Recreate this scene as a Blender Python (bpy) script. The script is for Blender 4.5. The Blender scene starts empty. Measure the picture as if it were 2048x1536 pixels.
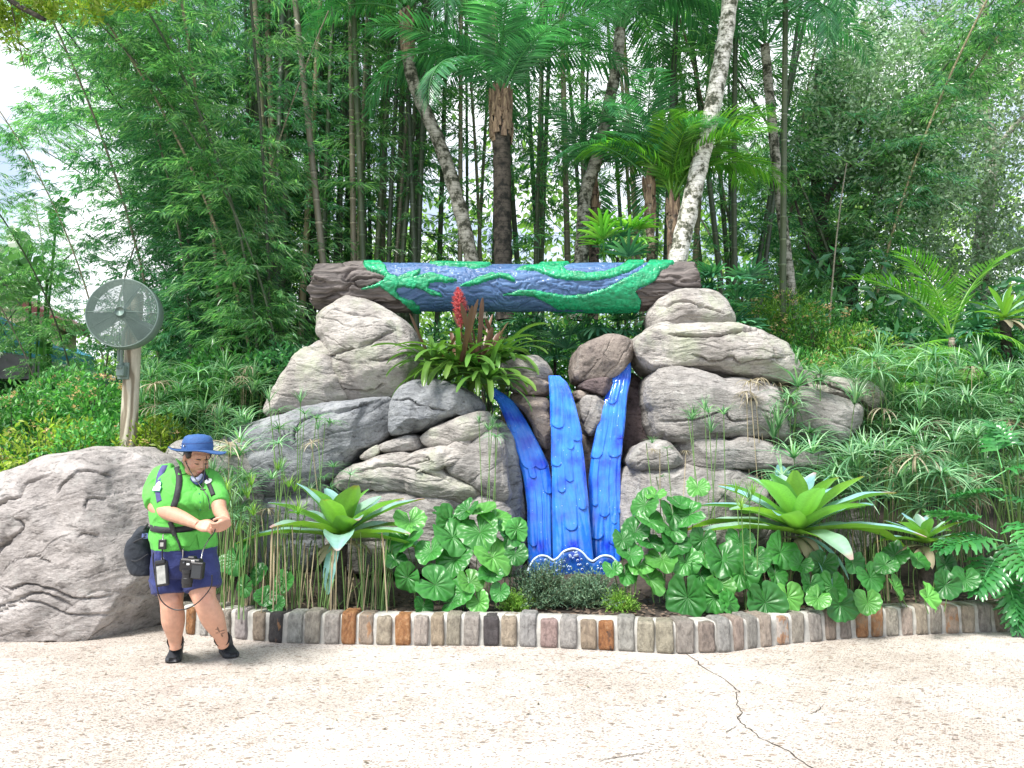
import bpy, math, random
import numpy as np
from mathutils import Vector, Matrix

random.seed(7)
RNG = np.random.default_rng(11)
SC = bpy.context.scene
COL = SC.collection
PI = math.pi

# ------------------------------------------------------------------ camera
FPX = 1500.0                      # focal length in pixels of the 2048 wide photograph
CAMH = 1.5
HOR = 911.0                       # row of the horizon
PITCH = math.atan((HOR - 768.0) / FPX)
cam_data = bpy.data.cameras.new("camera")
cam = bpy.data.objects.new("camera", cam_data)
COL.objects.link(cam)
cam.location = (0, 0, CAMH)
cam.rotation_euler = (PI / 2 + PITCH, 0, 0)
cam_data.sensor_width = 36.0
cam_data.lens = 36.0 * FPX / 2048.0
cam_data.clip_start = 0.05
cam_data.clip_end = 2000.0
SC.camera = cam

# ------------------------------------------------------------------ world and sun
SUN_EL, SUN_AZ = 56.0, -140.0     # azimuth clockwise from +Y; the sun stands behind the camera, to its left
world = bpy.data.worlds.new("World")
SC.world = world
world.use_nodes = True
nt = world.node_tree
nt.nodes.clear()
wo = nt.nodes.new("ShaderNodeOutputWorld")
bg = nt.nodes.new("ShaderNodeBackground")
bg.inputs["Strength"].default_value = 0.115
sky = nt.nodes.new("ShaderNodeTexSky")
sky.sky_type = 'NISHITA'
sky.sun_disc = False
sky.sun_elevation = math.radians(SUN_EL)
sky.sun_rotation = math.radians(SUN_AZ)
sky.air_density = 1.0
sky.dust_density = 1.2
tc = nt.nodes.new("ShaderNodeTexCoord")
mp = nt.nodes.new("ShaderNodeMapping")
mp.inputs["Scale"].default_value = (1.0, 1.0, 2.2)
mp.inputs["Location"].default_value = (0.35, 0.1, 0.28)
cn = nt.nodes.new("ShaderNodeTexNoise")
cn.inputs["Scale"].default_value = 2.3
cn.inputs["Detail"].default_value = 7.0
cn.inputs["Roughness"].default_value = 0.5
cr = nt.nodes.new("ShaderNodeValToRGB")
cr.color_ramp.elements[0].position = 0.47
cr.color_ramp.elements[1].position = 0.60
cr.color_ramp.elements[0].color = (0.22, 0.22, 0.22, 1)
mx = nt.nodes.new("ShaderNodeMix")
mx.data_type = 'RGBA'
mx.inputs["B"].default_value = (9.0, 9.2, 9.6, 1)
nt.links.new(tc.outputs["Generated"], mp.inputs["Vector"])
nt.links.new(mp.outputs["Vector"], cn.inputs["Vector"])
nt.links.new(cn.outputs["Fac"], cr.inputs["Fac"])
nt.links.new(cr.outputs["Color"], mx.inputs["Factor"])
nt.links.new(sky.outputs["Color"], mx.inputs["A"])
nt.links.new(mx.outputs["Result"], bg.inputs["Color"])
nt.links.new(bg.outputs["Background"], wo.inputs["Surface"])

sun_data = bpy.data.lights.new("sun", 'SUN')
sun_data.energy = 3.9
sun_data.angle = math.radians(16)
sun_data.color = (1.0, 0.96, 0.9)
sun = bpy.data.objects.new("sun", sun_data)
COL.objects.link(sun)
_az, _el = math.radians(SUN_AZ), math.radians(SUN_EL)
_d = Vector((math.sin(_az) * math.cos(_el), math.cos(_az) * math.cos(_el), math.sin(_el)))
sun.rotation_euler = _d.to_track_quat('Z', 'Y').to_euler()
sun.location = (-6, -6, 14)

SC.view_settings.view_transform = 'Standard'
SC.view_settings.look = 'None'
SC.view_settings.gamma = 1.0
SC.view_settings.exposure = 0.95
SC.view_settings.use_curve_mapping = False
SC.render.engine = 'CYCLES'
SC.cycles.use_denoising = True
SC.cycles.max_bounces = 7
SC.cycles.diffuse_bounces = 4
SC.cycles.glossy_bounces = 3
SC.cycles.transmission_bounces = 4
SC.cycles.sample_clamp_indirect = 6.0
SC.cycles.use_adaptive_sampling = False


# ------------------------------------------------------------------ helpers
def P(px, py, Y):
    """world point seen at pixel (px, py) of the photograph, Y metres in front of the camera"""
    u = (np.asarray(px, float) - 1024.0) / FPX
    v = (768.0 - np.asarray(py, float)) / FPX
    dy = math.cos(PITCH) - math.sin(PITCH) * v
    dz = math.sin(PITCH) + math.cos(PITCH) * v
    k = Y / dy
    return np.stack(np.broadcast_arrays(u * k, np.asarray(Y, float) + 0 * u, CAMH + dz * k), -1)


def G(px, py, z=0.0):
    u = (px - 1024.0) / FPX
    v = (768.0 - py) / FPX
    dy = math.cos(PITCH) - math.sin(PITCH) * v
    dz = math.sin(PITCH) + math.cos(PITCH) * v
    k = (z - CAMH) / dz
    return np.array([u * k, dy * k, z])


def _hash(ix, iy, iz, seed):
    h = (ix * 374761393 + iy * 668265263 + iz * 1274126177 + seed * 974634777) & 0xFFFFFFFF
    h = ((h ^ (h >> 13)) * 1103515245) & 0xFFFFFFFF
    h = ((h ^ (h >> 16)) * 2654435761) & 0xFFFFFFFF
    return ((h ^ (h >> 15)) & 0xFFFFFF) / float(0xFFFFFF) * 2 - 1


def vnoise(p, seed=0):
    p = np.asarray(p, float)
    i = np.floor(p).astype(np.int64)
    f = p - i
    f = f * f * f * (f * (f * 6 - 15) + 10)
    r = 0
    for dx in (0, 1):
        wx = f[:, 0] if dx else 1 - f[:, 0]
        for dy in (0, 1):
            wy = f[:, 1] if dy else 1 - f[:, 1]
            for dz in (0, 1):
                wz = f[:, 2] if dz else 1 - f[:, 2]
                r = r + wx * wy * wz * _hash(i[:, 0] + dx, i[:, 1] + dy, i[:, 2] + dz, seed)
    return r


def fbm(p, octs=4, seed=0, gain=0.5):
    a, s, t = 1.0, 0.0, 0.0
    p = np.asarray(p, float)
    for k in range(octs):
        s = s + a * vnoise(p * (2.03 ** k) + 17.3 * k, seed + k)
        t += a
        a *= gain
    return s / t


def wloc(o):
    v = np.zeros(3)
    while o is not None:
        v += np.array(o.location)
        o = o.parent
    return v


def mesh_data(name, V, F, mat=None, col=None, smooth=True, fmat=None):
    """V (n,3); F an (m,3|4) array or a list of such arrays / lists of tuples"""
    V = np.asarray(V, np.float32)
    if isinstance(F, np.ndarray):
        F = [F]
    idx, starts, tot = [], [], 0
    for a in F:
        if isinstance(a, np.ndarray):
            if a.size == 0:
                continue
            idx.append(a.astype(np.int32).ravel())
            starts.append(tot + np.arange(len(a), dtype=np.int32) * a.shape[1])
            tot += a.size
        else:
            idx.append(np.array(a, np.int32))
            starts.append(np.array([tot], np.int32))
            tot += len(a)
    idx = np.concatenate(idx)
    starts = np.concatenate(starts)
    me = bpy.data.meshes.new(name)
    me.vertices.add(len(V))
    me.vertices.foreach_set("co", V.ravel())
    me.loops.add(len(idx))
    me.loops.foreach_set("vertex_index", idx)
    me.polygons.add(len(starts))
    me.polygons.foreach_set("loop_start", starts)
    if fmat is not None:
        me.polygons.foreach_set("material_index", np.asarray(fmat, np.int32))
    me.update(calc_edges=True)
    if col is not None:
        ca = me.color_attributes.new("Col", 'FLOAT_COLOR', 'POINT')
        c = np.ones((len(V), 4), np.float32)
        c[:, :3] = col
        ca.data.foreach_set("color", c.ravel())
    me.polygons.foreach_set("use_smooth", np.full(len(starts), smooth, bool))
    if mat is not None:
        for m in (mat if isinstance(mat, (list, tuple)) else [mat]):
            me.materials.append(m)
    return me


def link(name, me, parent=None, loc=(0, 0, 0)):
    o = bpy.data.objects.new(name, me)
    COL.objects.link(o)
    o.location = loc
    if parent is not None:
        o.parent = parent
    return o


def tag(o, label=None, cat=None, group=None, kind=None):
    if label: o["label"] = label
    if cat: o["category"] = cat
    if group: o["group"] = group
    if kind: o["kind"] = kind
    return o


def thing(name, label, cat, loc=(0, 0, 0), rz=0.0, group=None, parent=None):
    o = bpy.data.objects.new(name, None)
    o.empty_display_size = 0.1
    COL.objects.link(o)
    o.location = tuple(float(c) for c in loc)
    o.rotation_euler = (0, 0, rz)
    return tag(o, label, cat, group)


def mk(name, V, F, mat, parent=None, col=None, smooth=True, world=True, fmat=None, origin=None, label=None):
    """mesh object; V is in world space and is moved into the parent's (unrotated) space"""
    V = np.asarray(V, float)
    base = wloc(parent) if (parent is not None and world) else np.zeros(3)
    if origin is not None:
        base = np.asarray(origin, float)
    me = mesh_data(name, V - base, F, mat, col, smooth, fmat)
    o = link(name, me, parent)
    if origin is not None:
        o.location = tuple(base - (wloc(parent) if parent is not None else 0))
    if label:
        o["label"] = label
    return o


def copy_tree(o, parent=None):
    c = o.copy()
    COL.objects.link(c)
    c.parent = parent
    for ch in KIDS(o):
        copy_tree(ch, c)
    return c


def KIDS(o):
    return [c for c in list(o.children)]


class MB:
    """collects pieces into one vertex / face pool"""
    def __init__(s):
        s.V, s.F3, s.F4, s.C, s.n, s.FN = [], [], [], [], 0, []

    def add(s, V, F, c=None):
        V = np.asarray(V, float)
        if isinstance(F, np.ndarray):
            F = [F]
        for a in F:
            if isinstance(a, np.ndarray):
                if a.shape[1] == 3: s.F3.append(a + s.n)
                elif a.shape[1] == 4: s.F4.append(a + s.n)
            else:
                s.FN.append([i + s.n for i in a])
        s.V.append(V)
        cc = np.ones((len(V), 3))
        if c is not None:
            cc[:] = c
        s.C.append(cc)
        s.n += len(V)
        return s

    def faces(s):
        F = []
        if s.F3: F.append(np.concatenate(s.F3))
        if s.F4: F.append(np.concatenate(s.F4))
        return F + s.FN

    def obj(s, name, mat, parent=None, smooth=True, world=True, origin=None, label=None):
        return mk(name, np.concatenate(s.V), s.faces(), mat, parent, np.concatenate(s.C), smooth, world, origin=origin, label=label)

    def data(s, name, mat, smooth=True):
        return mesh_data(name, np.concatenate(s.V), s.faces(), mat, np.concatenate(s.C), smooth)


def grid_faces(nu, nv, wrap_u=False, wrap_v=False):
    """vertex (i, j) has index i * nv + j"""
    a = np.arange(nu if wrap_u else nu - 1)
    b = np.arange(nv if wrap_v else nv - 1)
    A, B = np.meshgrid(a, b, indexing='ij')
    A2, B2 = (A + 1) % nu, (B + 1) % nv
    return np.stack([A * nv + B, A2 * nv + B, A2 * nv + B2, A * nv + B2], -1).reshape(-1, 4)


def frames(path):
    path = np.asarray(path, float)
    T = np.gradient(path, axis=0)
    T /= np.linalg.norm(T, axis=1)[:, None] + 1e-12
    N = np.zeros_like(T)
    ref = np.array([0, 0, 1.0]) if abs(T[0, 2]) < 0.9 else np.array([0, 1.0, 0])
    n = ref - T[0] * ref.dot(T[0])
    n /= np.linalg.norm(n)
    for i in range(len(T)):
        n = n - T[i] * n.dot(T[i])
        n /= np.linalg.norm(n) + 1e-12
        N[i] = n
    return T, N, np.cross(T, N)


def tube(path, r, n=8, cap=True):
    path = np.asarray(path, float)
    r = np.broadcast_to(np.asarray(r, float), (len(path),))
    T, N, B = frames(path)
    a = np.linspace(0, 2 * PI, n, endpoint=False)
    V = path[:, None, :] + r[:, None, None] * (np.cos(a)[None, :, None] * N[:, None, :] + np.sin(a)[None, :, None] * B[:, None, :])
    V = V.reshape(-1, 3)
    F = [grid_faces(len(path), n, False, True)]
    if cap:
        m = len(path)
        F.append(list(range(n))[::-1])
        F.append([(m - 1) * n + k for k in range(n)])
    return V, F


def spline(pts, n):
    """Catmull-Rom through pts"""
    pts = np.asarray(pts, float)
    m = len(pts)
    if m == 2:
        t = np.linspace(0, 1, n)[:, None]
        return pts[0] * (1 - t) + pts[1] * t
    e = np.vstack([2 * pts[0] - pts[1], pts, 2 * pts[-1] - pts[-2]])
    t = np.linspace(0, m - 1 - 1e-9, n)
    i = t.astype(int)
    f = (t - i)[:, None]
    p0, p1, p2, p3 = e[i], e[i + 1], e[i + 2], e[i + 3]
    return 0.5 * (2 * p1 + (p2 - p0) * f + (2 * p0 - 5 * p1 + 4 * p2 - p3) * f ** 2 + (3 * p1 - p0 - 3 * p2 + p3) * f ** 3)


def box(c, h, rz=0.0):
    c = np.asarray(c, float)
    s = np.array([[x, y, z] for x in (-1, 1) for y in (-1, 1) for z in (-1, 1)], float) * np.asarray(h)
    R = np.array([[math.cos(rz), -math.sin(rz), 0], [math.sin(rz), math.cos(rz), 0], [0, 0, 1]])
    F = np.array([[0, 1, 3, 2], [4, 6, 7, 5], [0, 4, 5, 1], [2, 3, 7, 6], [0, 2, 6, 4], [1, 5, 7, 3]])
    return s @ R.T + c, F


def bbox(c, h, b, rz=0.0, R=None):
    """box with chamfered edges (half sizes h, chamfer b)"""
    h = np.asarray(h, float)
    V, F = [], []
    idx = {}
    for sx in (-1, 1):
        for sy in (-1, 1):
            for sz in (-1, 1):
                for ax in range(3):
                    p = h - b
                    p = p.copy()
                    p[ax] = h[ax]
                    idx[(sx, sy, sz, ax)] = len(V)
                    V.append(p * (sx, sy, sz))
    for ax in range(3):
        o = [k for k in range(3) if k != ax]
        for s in (-1, 1):
            q = []
            for a, b2 in ((-1, -1), (1, -1), (1, 1), (-1, 1)):
                k = [0, 0, 0]
                k[ax], k[o[0]], k[o[1]] = s, a, b2
                q.append(idx[tuple(k) + (ax,)])
            F.append(q if (s == 1) == (ax != 1) else q[::-1])
    for a0, a1 in ((0, 1), (1, 2), (0, 2)):
        a2 = 3 - a0 - a1
        for s0 in (-1, 1):
            for s1 in (-1, 1):
                k0, k1 = [0, 0, 0], [0, 0, 0]
                k0[a0] = k1[a0] = s0
                k0[a1] = k1[a1] = s1
                k0[a2], k1[a2] = -1, 1
                F.append([idx[tuple(k0) + (a0,)], idx[tuple(k0) + (a1,)], idx[tuple(k1) + (a1,)], idx[tuple(k1) + (a0,)]])
    for sx in (-1, 1):
        for sy in (-1, 1):
            for sz in (-1, 1):
                F.append([idx[(sx, sy, sz, 0)], idx[(sx, sy, sz, 1)], idx[(sx, sy, sz, 2)]])
    V = np.array(V)
    if R is None:
        R = np.array([[math.cos(rz), -math.sin(rz), 0], [math.sin(rz), math.cos(rz), 0], [0, 0, 1]])
    return V @ np.asarray(R).T + np.asarray(c, float), [list(f) for f in F]


def rot(ax, a):
    return np.array(Matrix.Rotation(a, 3, ax))


def ellipsoid(c, r, nu=16, nv=10, R=None):
    a = np.linspace(0, 2 * PI, nu, endpoint=False)
    b = np.linspace(-PI / 2, PI / 2, nv)
    A, B = np.meshgrid(a, b, indexing='ij')
    V = np.stack([np.cos(A) * np.cos(B), np.sin(A) * np.cos(B), np.sin(B)], -1).reshape(-1, 3) * np.asarray(r)
    if R is not None:
        V = V @ np.asarray(R).T
    return V + np.asarray(c), grid_faces(nu, nv, True, False)


# scattering a small template many times into one mesh
def scatter(T, TF, pos, M, c=None, tc=None):
    """T (k,3) template verts, TF (f,3|4) faces, pos (n,3), M (n,3,3) columns = local axes (scaled)"""
    n, k = len(pos), len(T)
    V = np.einsum('nij,kj->nki', M, T) + pos[:, None, :]
    F = (TF[None] + (np.arange(n) * k)[:, None, None]).reshape(-1, TF.shape[1])
    C = np.ones((n, k, 3))
    if c is not None:
        C = C * (np.asarray(c, float).reshape(n, 1, -1) if np.ndim(c) else c)
    if tc is not None:
        C = C * tc[None]
    return V.reshape(-1, 3), F, C.reshape(-1, 3)


def axes(d, up=None, roll=None):
    """orthonormal matrices whose y column is d; z near up, turned by roll"""
    d = d / (np.linalg.norm(d, axis=1)[:, None] + 1e-9)
    if up is None:
        up = np.array([0, 0, 1.0])
    up = np.broadcast_to(up, d.shape)
    x = np.cross(d, up)
    l = np.linalg.norm(x, axis=1)[:, None]
    x = np.where(l > 1e-4, x / (l + 1e-9), np.array([1.0, 0, 0]))
    z = np.cross(x, d)
    if roll is not None:
        c, s = np.cos(roll)[:, None], np.sin(roll)[:, None]
        x, z = x * c + z * s, z * c - x * s
    return np.stack([x, d, z], -1)


# leaf templates: y is the length axis (0..1), x the half width, z up
def leaf_template(w=0.12, fold=0.25, droop=0.15, segs=3):
    if segs == 1:
        T = np.array([[0, 0, 0], [w, .45, 0.0], [0, 1, -droop], [-w, .45, 0.0]], float)
        return T, np.array([[0, 1, 2, 3]])
    ys = np.linspace(0, 1, segs + 1)
    V, F = [], []
    prof = np.sin(PI * ys ** 0.75) ** 0.7
    for y, p in zip(ys, prof):
        z = -droop * y * y
        V += [[-w * p, y, z + fold * w * p], [0, y, z], [w * p, y, z + fold * w * p]]
    for i in range(segs):
        a = i * 3
        F += [[a, a + 1, a + 4, a + 3], [a + 1, a + 2, a + 5, a + 4]]
    return np.array(V), np.array(F)
# ------------------------------------------------------------------ materials
MATS = {}


def new_mat(name):
    m = bpy.data.materials.new(name)
    m.use_nodes = True
    nt = m.node_tree
    b = nt.nodes["Principled BSDF"]
    MATS[name] = m
    return m, nt, b


def N(nt, typ, **kw):
    n = nt.nodes.new(typ)
    for k, v in kw.items():
        if k in ("blend_type", "data_type", "operation", "noise_dimensions", "feature", "wave_type", "bands_direction", "wave_profile", "attribute_name", "attribute_type", "distance", "mode", "rings_direction"):
            setattr(n, k, v)
        else:
            n.inputs[k.replace("_", " ")].default_value = v
    return n


def L(nt, a, b):
    nt.links.new(a, b)


def ramp(nt, src, stops):
    r = nt.nodes.new("ShaderNodeValToRGB")
    e = r.color_ramp.elements
    while len(e) < len(stops):
        e.new(0.5)
    for k, (p, c) in enumerate(stops):
        e[k].position = p
        c = c if isinstance(c, (tuple, list)) else (c, c, c)
        e[k].color = tuple(c[:3]) + (1,)
    L(nt, src, r.inputs["Fac"])
    return r


def mix(nt, fac, a, b, blend='MIX'):
    m = nt.nodes.new("ShaderNodeMix")
    m.data_type = 'RGBA'
    m.blend_type = blend
    for key, v in (("Factor", fac), ("A", a), ("B", b)):
        if hasattr(v, "is_output") or hasattr(v, "links"):
            L(nt, v, m.inputs[key])
        elif isinstance(v, (int, float)):
            if key == "Factor": m.inputs[key].default_value = v
            else: m.inputs[key].default_value = (v, v, v, 1)
        else:
            m.inputs[key].default_value = tuple(v[:3]) + (1,)
    return m.outputs["Result"]


def coords(nt, scale=(1, 1, 1), rotv=(0, 0, 0), kind="Object"):
    t = nt.nodes.new("ShaderNodeTexCoord")
    m = nt.nodes.new("ShaderNodeMapping")
    m.inputs["Scale"].default_value = scale
    m.inputs["Rotation"].default_value = rotv
    L(nt, t.outputs[kind], m.inputs["Vector"])
    return m.outputs["Vector"]


def noise(nt, vec, scale, detail=4, rough=0.55, dist=0.0):
    n = N(nt, "ShaderNodeTexNoise", Scale=scale, Detail=detail, Roughness=rough, Distortion=dist)
    if vec is not None:
        L(nt, vec, n.inputs["Vector"])
    return n


def bump(nt, b, h, strength=0.3, dist=0.01, prev=None):
    n = N(nt, "ShaderNodeBump", Strength=strength, Distance=dist)
    L(nt, h, n.inputs["Height"])
    if prev is not None:
        L(nt, prev, n.inputs["Normal"])
    L(nt, n.outputs["Normal"], b.inputs["Normal"])
    return n.outputs["Normal"]


def simple(name, col, rough=0.6, metal=0.0, var=0.12, nscale=8.0, bumps=0.0, coat=0.0, spec=0.5):
    m, nt, b = new_mat(name)
    v = coords(nt)
    n = noise(nt, v, nscale, 4)
    r = ramp(nt, n.outputs["Fac"], [(0.3, tuple(c * (1 - var) for c in col)), (0.7, tuple(min(1, c * (1 + var)) for c in col))])
    L(nt, r.outputs["Color"], b.inputs["Base Color"])
    b.inputs["Roughness"].default_value = rough
    b.inputs["Metallic"].default_value = metal
    b.inputs["Coat Weight"].default_value = coat
    b.inputs["Specular IOR Level"].default_value = spec
    if bumps:
        n2 = noise(nt, v, nscale * 6, 3)
        bump(nt, b, n2.outputs["Fac"], bumps, 0.004)
    return m


def leaf_mat(name, base, alt, transl=0.35, rough=0.45, var=0.35, spec=0.4, use_col=True, tcol=None, fine=0.0):
    """two tones picked per leaf, times the colour attribute; light passes through"""
    m, nt, b = new_mat(name)
    g = nt.nodes.new("ShaderNodeNewGeometry")
    oi = nt.nodes.new("ShaderNodeObjectInfo")
    c = ramp(nt, g.outputs["Random Per Island"], [(0.0, tuple(x * (1 - var) for x in base)), (0.5, base), (1.0, alt)]).outputs["Color"]
    hs = N(nt, "ShaderNodeHueSaturation")
    mr = nt.nodes.new("ShaderNodeMapRange")
    mr.inputs["To Min"].default_value = 0.8
    mr.inputs["To Max"].default_value = 1.2
    L(nt, oi.outputs["Random"], mr.inputs["Value"])
    L(nt, mr.outputs["Result"], hs.inputs["Value"])
    L(nt, c, hs.inputs["Color"])
    c = hs.outputs["Color"]
    c = mix(nt, 1.0, c, oi.outputs["Color"], 'MULTIPLY')
    if use_col:
        at = N(nt, "ShaderNodeAttribute", attribute_name="Col")
        c = mix(nt, 1.0, c, at.outputs["Color"], 'MULTIPLY')
    if fine:
        v = coords(nt)
        n = noise(nt, v, 60.0, 3)
        c = mix(nt, fine, c, ramp(nt, n.outputs["Fac"], [(0.3, 0.6), (0.7, 1.25)]).outputs["Color"], 'MULTIPLY')
    L(nt, c, b.inputs["Base Color"])
    b.inputs["Roughness"].default_value = rough
    b.inputs["Specular IOR Level"].default_value = spec
    tr = nt.nodes.new("ShaderNodeBsdfTranslucent")
    tcl = mix(nt, 1.0, c, tcol or (1.2, 1.6, 0.7), 'MULTIPLY')
    L(nt, tcl, tr.inputs["Color"])
    ms = nt.nodes.new("ShaderNodeMixShader")
    ms.inputs["Fac"].default_value = transl
    L(nt, b.outputs["BSDF"], ms.inputs[1])
    L(nt, tr.outputs["BSDF"], ms.inputs[2])
    L(nt, ms.outputs["Shader"], nt.nodes["Material Output"].inputs["Surface"])
    return m


def rock_mat(name, light, mid, dark, tilt=0.1, strata=9.0, moss=None, lichen=0.3, strength=0.55, squash=0.22):
    m, nt, b = new_mat(name)
    v0 = coords(nt)
    w = noise(nt, v0, 1.3, 5, 0.6)
    wv = nt.nodes.new("ShaderNodeVectorMath"); wv.operation = 'MULTIPLY_ADD'
    L(nt, w.outputs["Color"], wv.inputs[0])
    wv.inputs[1].default_value = (0.3, 0.3, 0.3)
    L(nt, v0, wv.inputs[2])
    mpn = nt.nodes.new("ShaderNodeMapping")
    mpn.inputs["Rotation"].default_value = (0.15, tilt, 0)
    mpn.inputs["Scale"].default_value = (squash, squash, 1.0)
    L(nt, wv.outputs[0], mpn.inputs["Vector"])
    sv = mpn.outputs["Vector"]
    a = noise(nt, sv, strata, 8, 0.68)            # stretched strata
    f = noise(nt, sv, strata * 4.5, 6, 0.7)
    big = noise(nt, v0, 2.2, 6, 0.62)
    spk = noise(nt, v0, 48.0, 4, 0.7)
    c = ramp(nt, a.outputs["Fac"], [(0.30, dark), (0.43, mid), (0.62, light), (0.8, tuple(min(1, x * 1.15) for x in light))]).outputs["Color"]
    c = mix(nt, 0.45, c, ramp(nt, big.outputs["Fac"], [(0.32, dark), (0.5, mid), (0.68, light)]).outputs["Color"])
    lines = ramp(nt, f.outputs["Fac"], [(0.36, 0.28), (0.44, 0.9), (0.6, 1.12)]).outputs["Color"]
    c = mix(nt, 0.75, c, lines, 'MULTIPLY')
    c = mix(nt, 0.55, c, ramp(nt, spk.outputs["Fac"], [(0.32, 0.62), (0.5, 1.0), (0.7, 1.22)]).outputs["Color"], 'MULTIPLY')
    if lichen:
        ln = noise(nt, v0, 5.0, 8, 0.7)
        c = mix(nt, ramp(nt, ln.outputs["Fac"], [(0.55, 0.0), (0.66, lichen)]).outputs["Color"], c, (0.52, 0.53, 0.50))
    if moss:
        mn = noise(nt, v0, 2.6, 6, 0.65)
        c = mix(nt, ramp(nt, mn.outputs["Fac"], [(0.5, 0.0), (0.66, 0.55)]).outputs["Color"], c, moss)
    L(nt, c, b.inputs["Base Color"])
    b.inputs["Roughness"].default_value = 0.85
    b.inputs["Specular IOR Level"].default_value = 0.25
    n1 = bump(nt, b, a.outputs["Fac"], strength, 0.07)
    n2 = bump(nt, b, f.outputs["Fac"], min(1, strength * 1.5), 0.03, n1)
    bump(nt, b, spk.outputs["Fac"], strength * 0.8, 0.006, n2)
    return m


TAN = rock_mat("rock_tan", (0.52, 0.49, 0.455), (0.34, 0.315, 0.29), (0.10, 0.09, 0.085), tilt=-0.18, strata=8, moss=(0.30, 0.34, 0.22))
GREYB = rock_mat("rock_blue_grey", (0.32, 0.33, 0.34), (0.20, 0.21, 0.225), (0.09, 0.095, 0.105), tilt=0.4, strata=5, lichen=0.25, squash=0.5)
BOULD = rock_mat("rock_boulder", (0.47, 0.435, 0.415), (0.31, 0.285, 0.27), (0.11, 0.10, 0.095), tilt=-0.35, strata=6, lichen=0.25, squash=0.35)
BROWN = rock_mat("rock_brown", (0.34, 0.29, 0.25), (0.22, 0.185, 0.165), (0.10, 0.085, 0.08), tilt=0.6, strata=4, lichen=0.12, squash=0.6)
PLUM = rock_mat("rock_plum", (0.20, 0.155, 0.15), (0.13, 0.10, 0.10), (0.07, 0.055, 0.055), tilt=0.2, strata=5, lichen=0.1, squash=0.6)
GREY = rock_mat("rock_grey", (0.42, 0.40, 0.38), (0.26, 0.245, 0.23), (0.08, 0.075, 0.07), tilt=0.05, strata=9, lichen=0.3)

# paving: cream cement with exposed stone chips
m, nt, b = new_mat("exposed_aggregate")
v = coords(nt)
vd = coords(nt, (0.8, 1.35, 1.0), (0, 0, 0.35))
wn = noise(nt, v, 9.0, 3)
big = noise(nt, v, 0.55, 5, 0.6)
mid = noise(nt, v, 3.5, 5, 0.65)
c = ramp(nt, mid.outputs["Fac"], [(0.3, (0.39, 0.355, 0.325)), (0.5, (0.48, 0.445, 0.41)), (0.7, (0.54, 0.51, 0.48))]).outputs["Color"]
fine = noise(nt, v, 120.0, 4, 0.7)
c = mix(nt, 0.6, c, ramp(nt, fine.outputs["Fac"], [(0.3, 0.62), (0.5, 1.0), (0.7, 1.15)]).outputs["Color"], 'MULTIPLY')
heights = []
density = ramp(nt, big.outputs["Fac"], [(0.38, -0.10), (0.64, 0.24)]).outputs["Color"]
for sc_, lo, hi in ((22.0, 0.90, 0.24), (55.0, 0.74, 0.30), (100.0, 0.64, 0.34)):
    vo = N(nt, "ShaderNodeTexVoronoi", Scale=sc_, Randomness=1.0)
    dd = nt.nodes.new("ShaderNodeVectorMath"); dd.operation = 'MULTIPLY_ADD'
    L(nt, wn.outputs["Color"], dd.inputs[0]); dd.inputs[1].default_value = (0.02, 0.02, 0.02); L(nt, vd, dd.inputs[2])
    L(nt, dd.outputs[0], vo.inputs["Vector"])
    sep = nt.nodes.new("ShaderNodeSeparateColor")
    L(nt, vo.outputs["Color"], sep.inputs["Color"])
    # a chip shows in some of the cells only
    gt = nt.nodes.new("ShaderNodeMath"); gt.operation = 'ADD'
    L(nt, sep.outputs["Red"], gt.inputs[0]); L(nt, density, gt.inputs[1])
    pick = ramp(nt, gt.outputs[0], [(lo, 0.0), (lo + 0.02, 1.0)]).outputs["Color"]
    # chip radius is random as well
    rad = nt.nodes.new("ShaderNodeMath"); rad.operation = 'MULTIPLY_ADD'
    L(nt, sep.outputs["Green"], rad.inputs[0]); rad.inputs[1].default_value = -0.25; L(nt, vo.outputs["Distance"], rad.inputs[2])
    disc = ramp(nt, rad.outputs[0], [(hi - 0.10, 1.0), (hi - 0.02, 0.0)]).outputs["Color"]
    fac = mix(nt, 1.0, pick, disc, 'MULTIPLY')
    chip = ramp(nt, sep.outputs["Blue"], [(0.0, (0.13, 0.115, 0.105)), (0.35, (0.25, 0.20, 0.16)), (0.6, (0.25, 0.22, 0.20)), (0.8, (0.10, 0.10, 0.105)), (1.0, (0.36, 0.26, 0.19))]).outputs["Color"]
    c = mix(nt, fac, c, chip)
    heights.append(fac)
cl = ramp(nt, big.outputs["Fac"], [(0.38, (1.04, 1.02, 1.0)), (0.62, (0.80, 0.755, 0.71))]).outputs["Color"]
c = mix(nt, 0.9, c, cl, 'MULTIPLY')
L(nt, c, b.inputs["Base Color"])
b.inputs["Roughness"].default_value = 0.8
n1 = bump(nt, b, mid.outputs["Fac"], 0.35, 0.02)
n1 = bump(nt, b, heights[0], 0.5, 0.004, n1)
n1 = bump(nt, b, heights[1], 0.5, 0.003, n1)
bump(nt, b, fine.outputs["Fac"], 0.5, 0.003, n1)
PAVE = m

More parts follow.
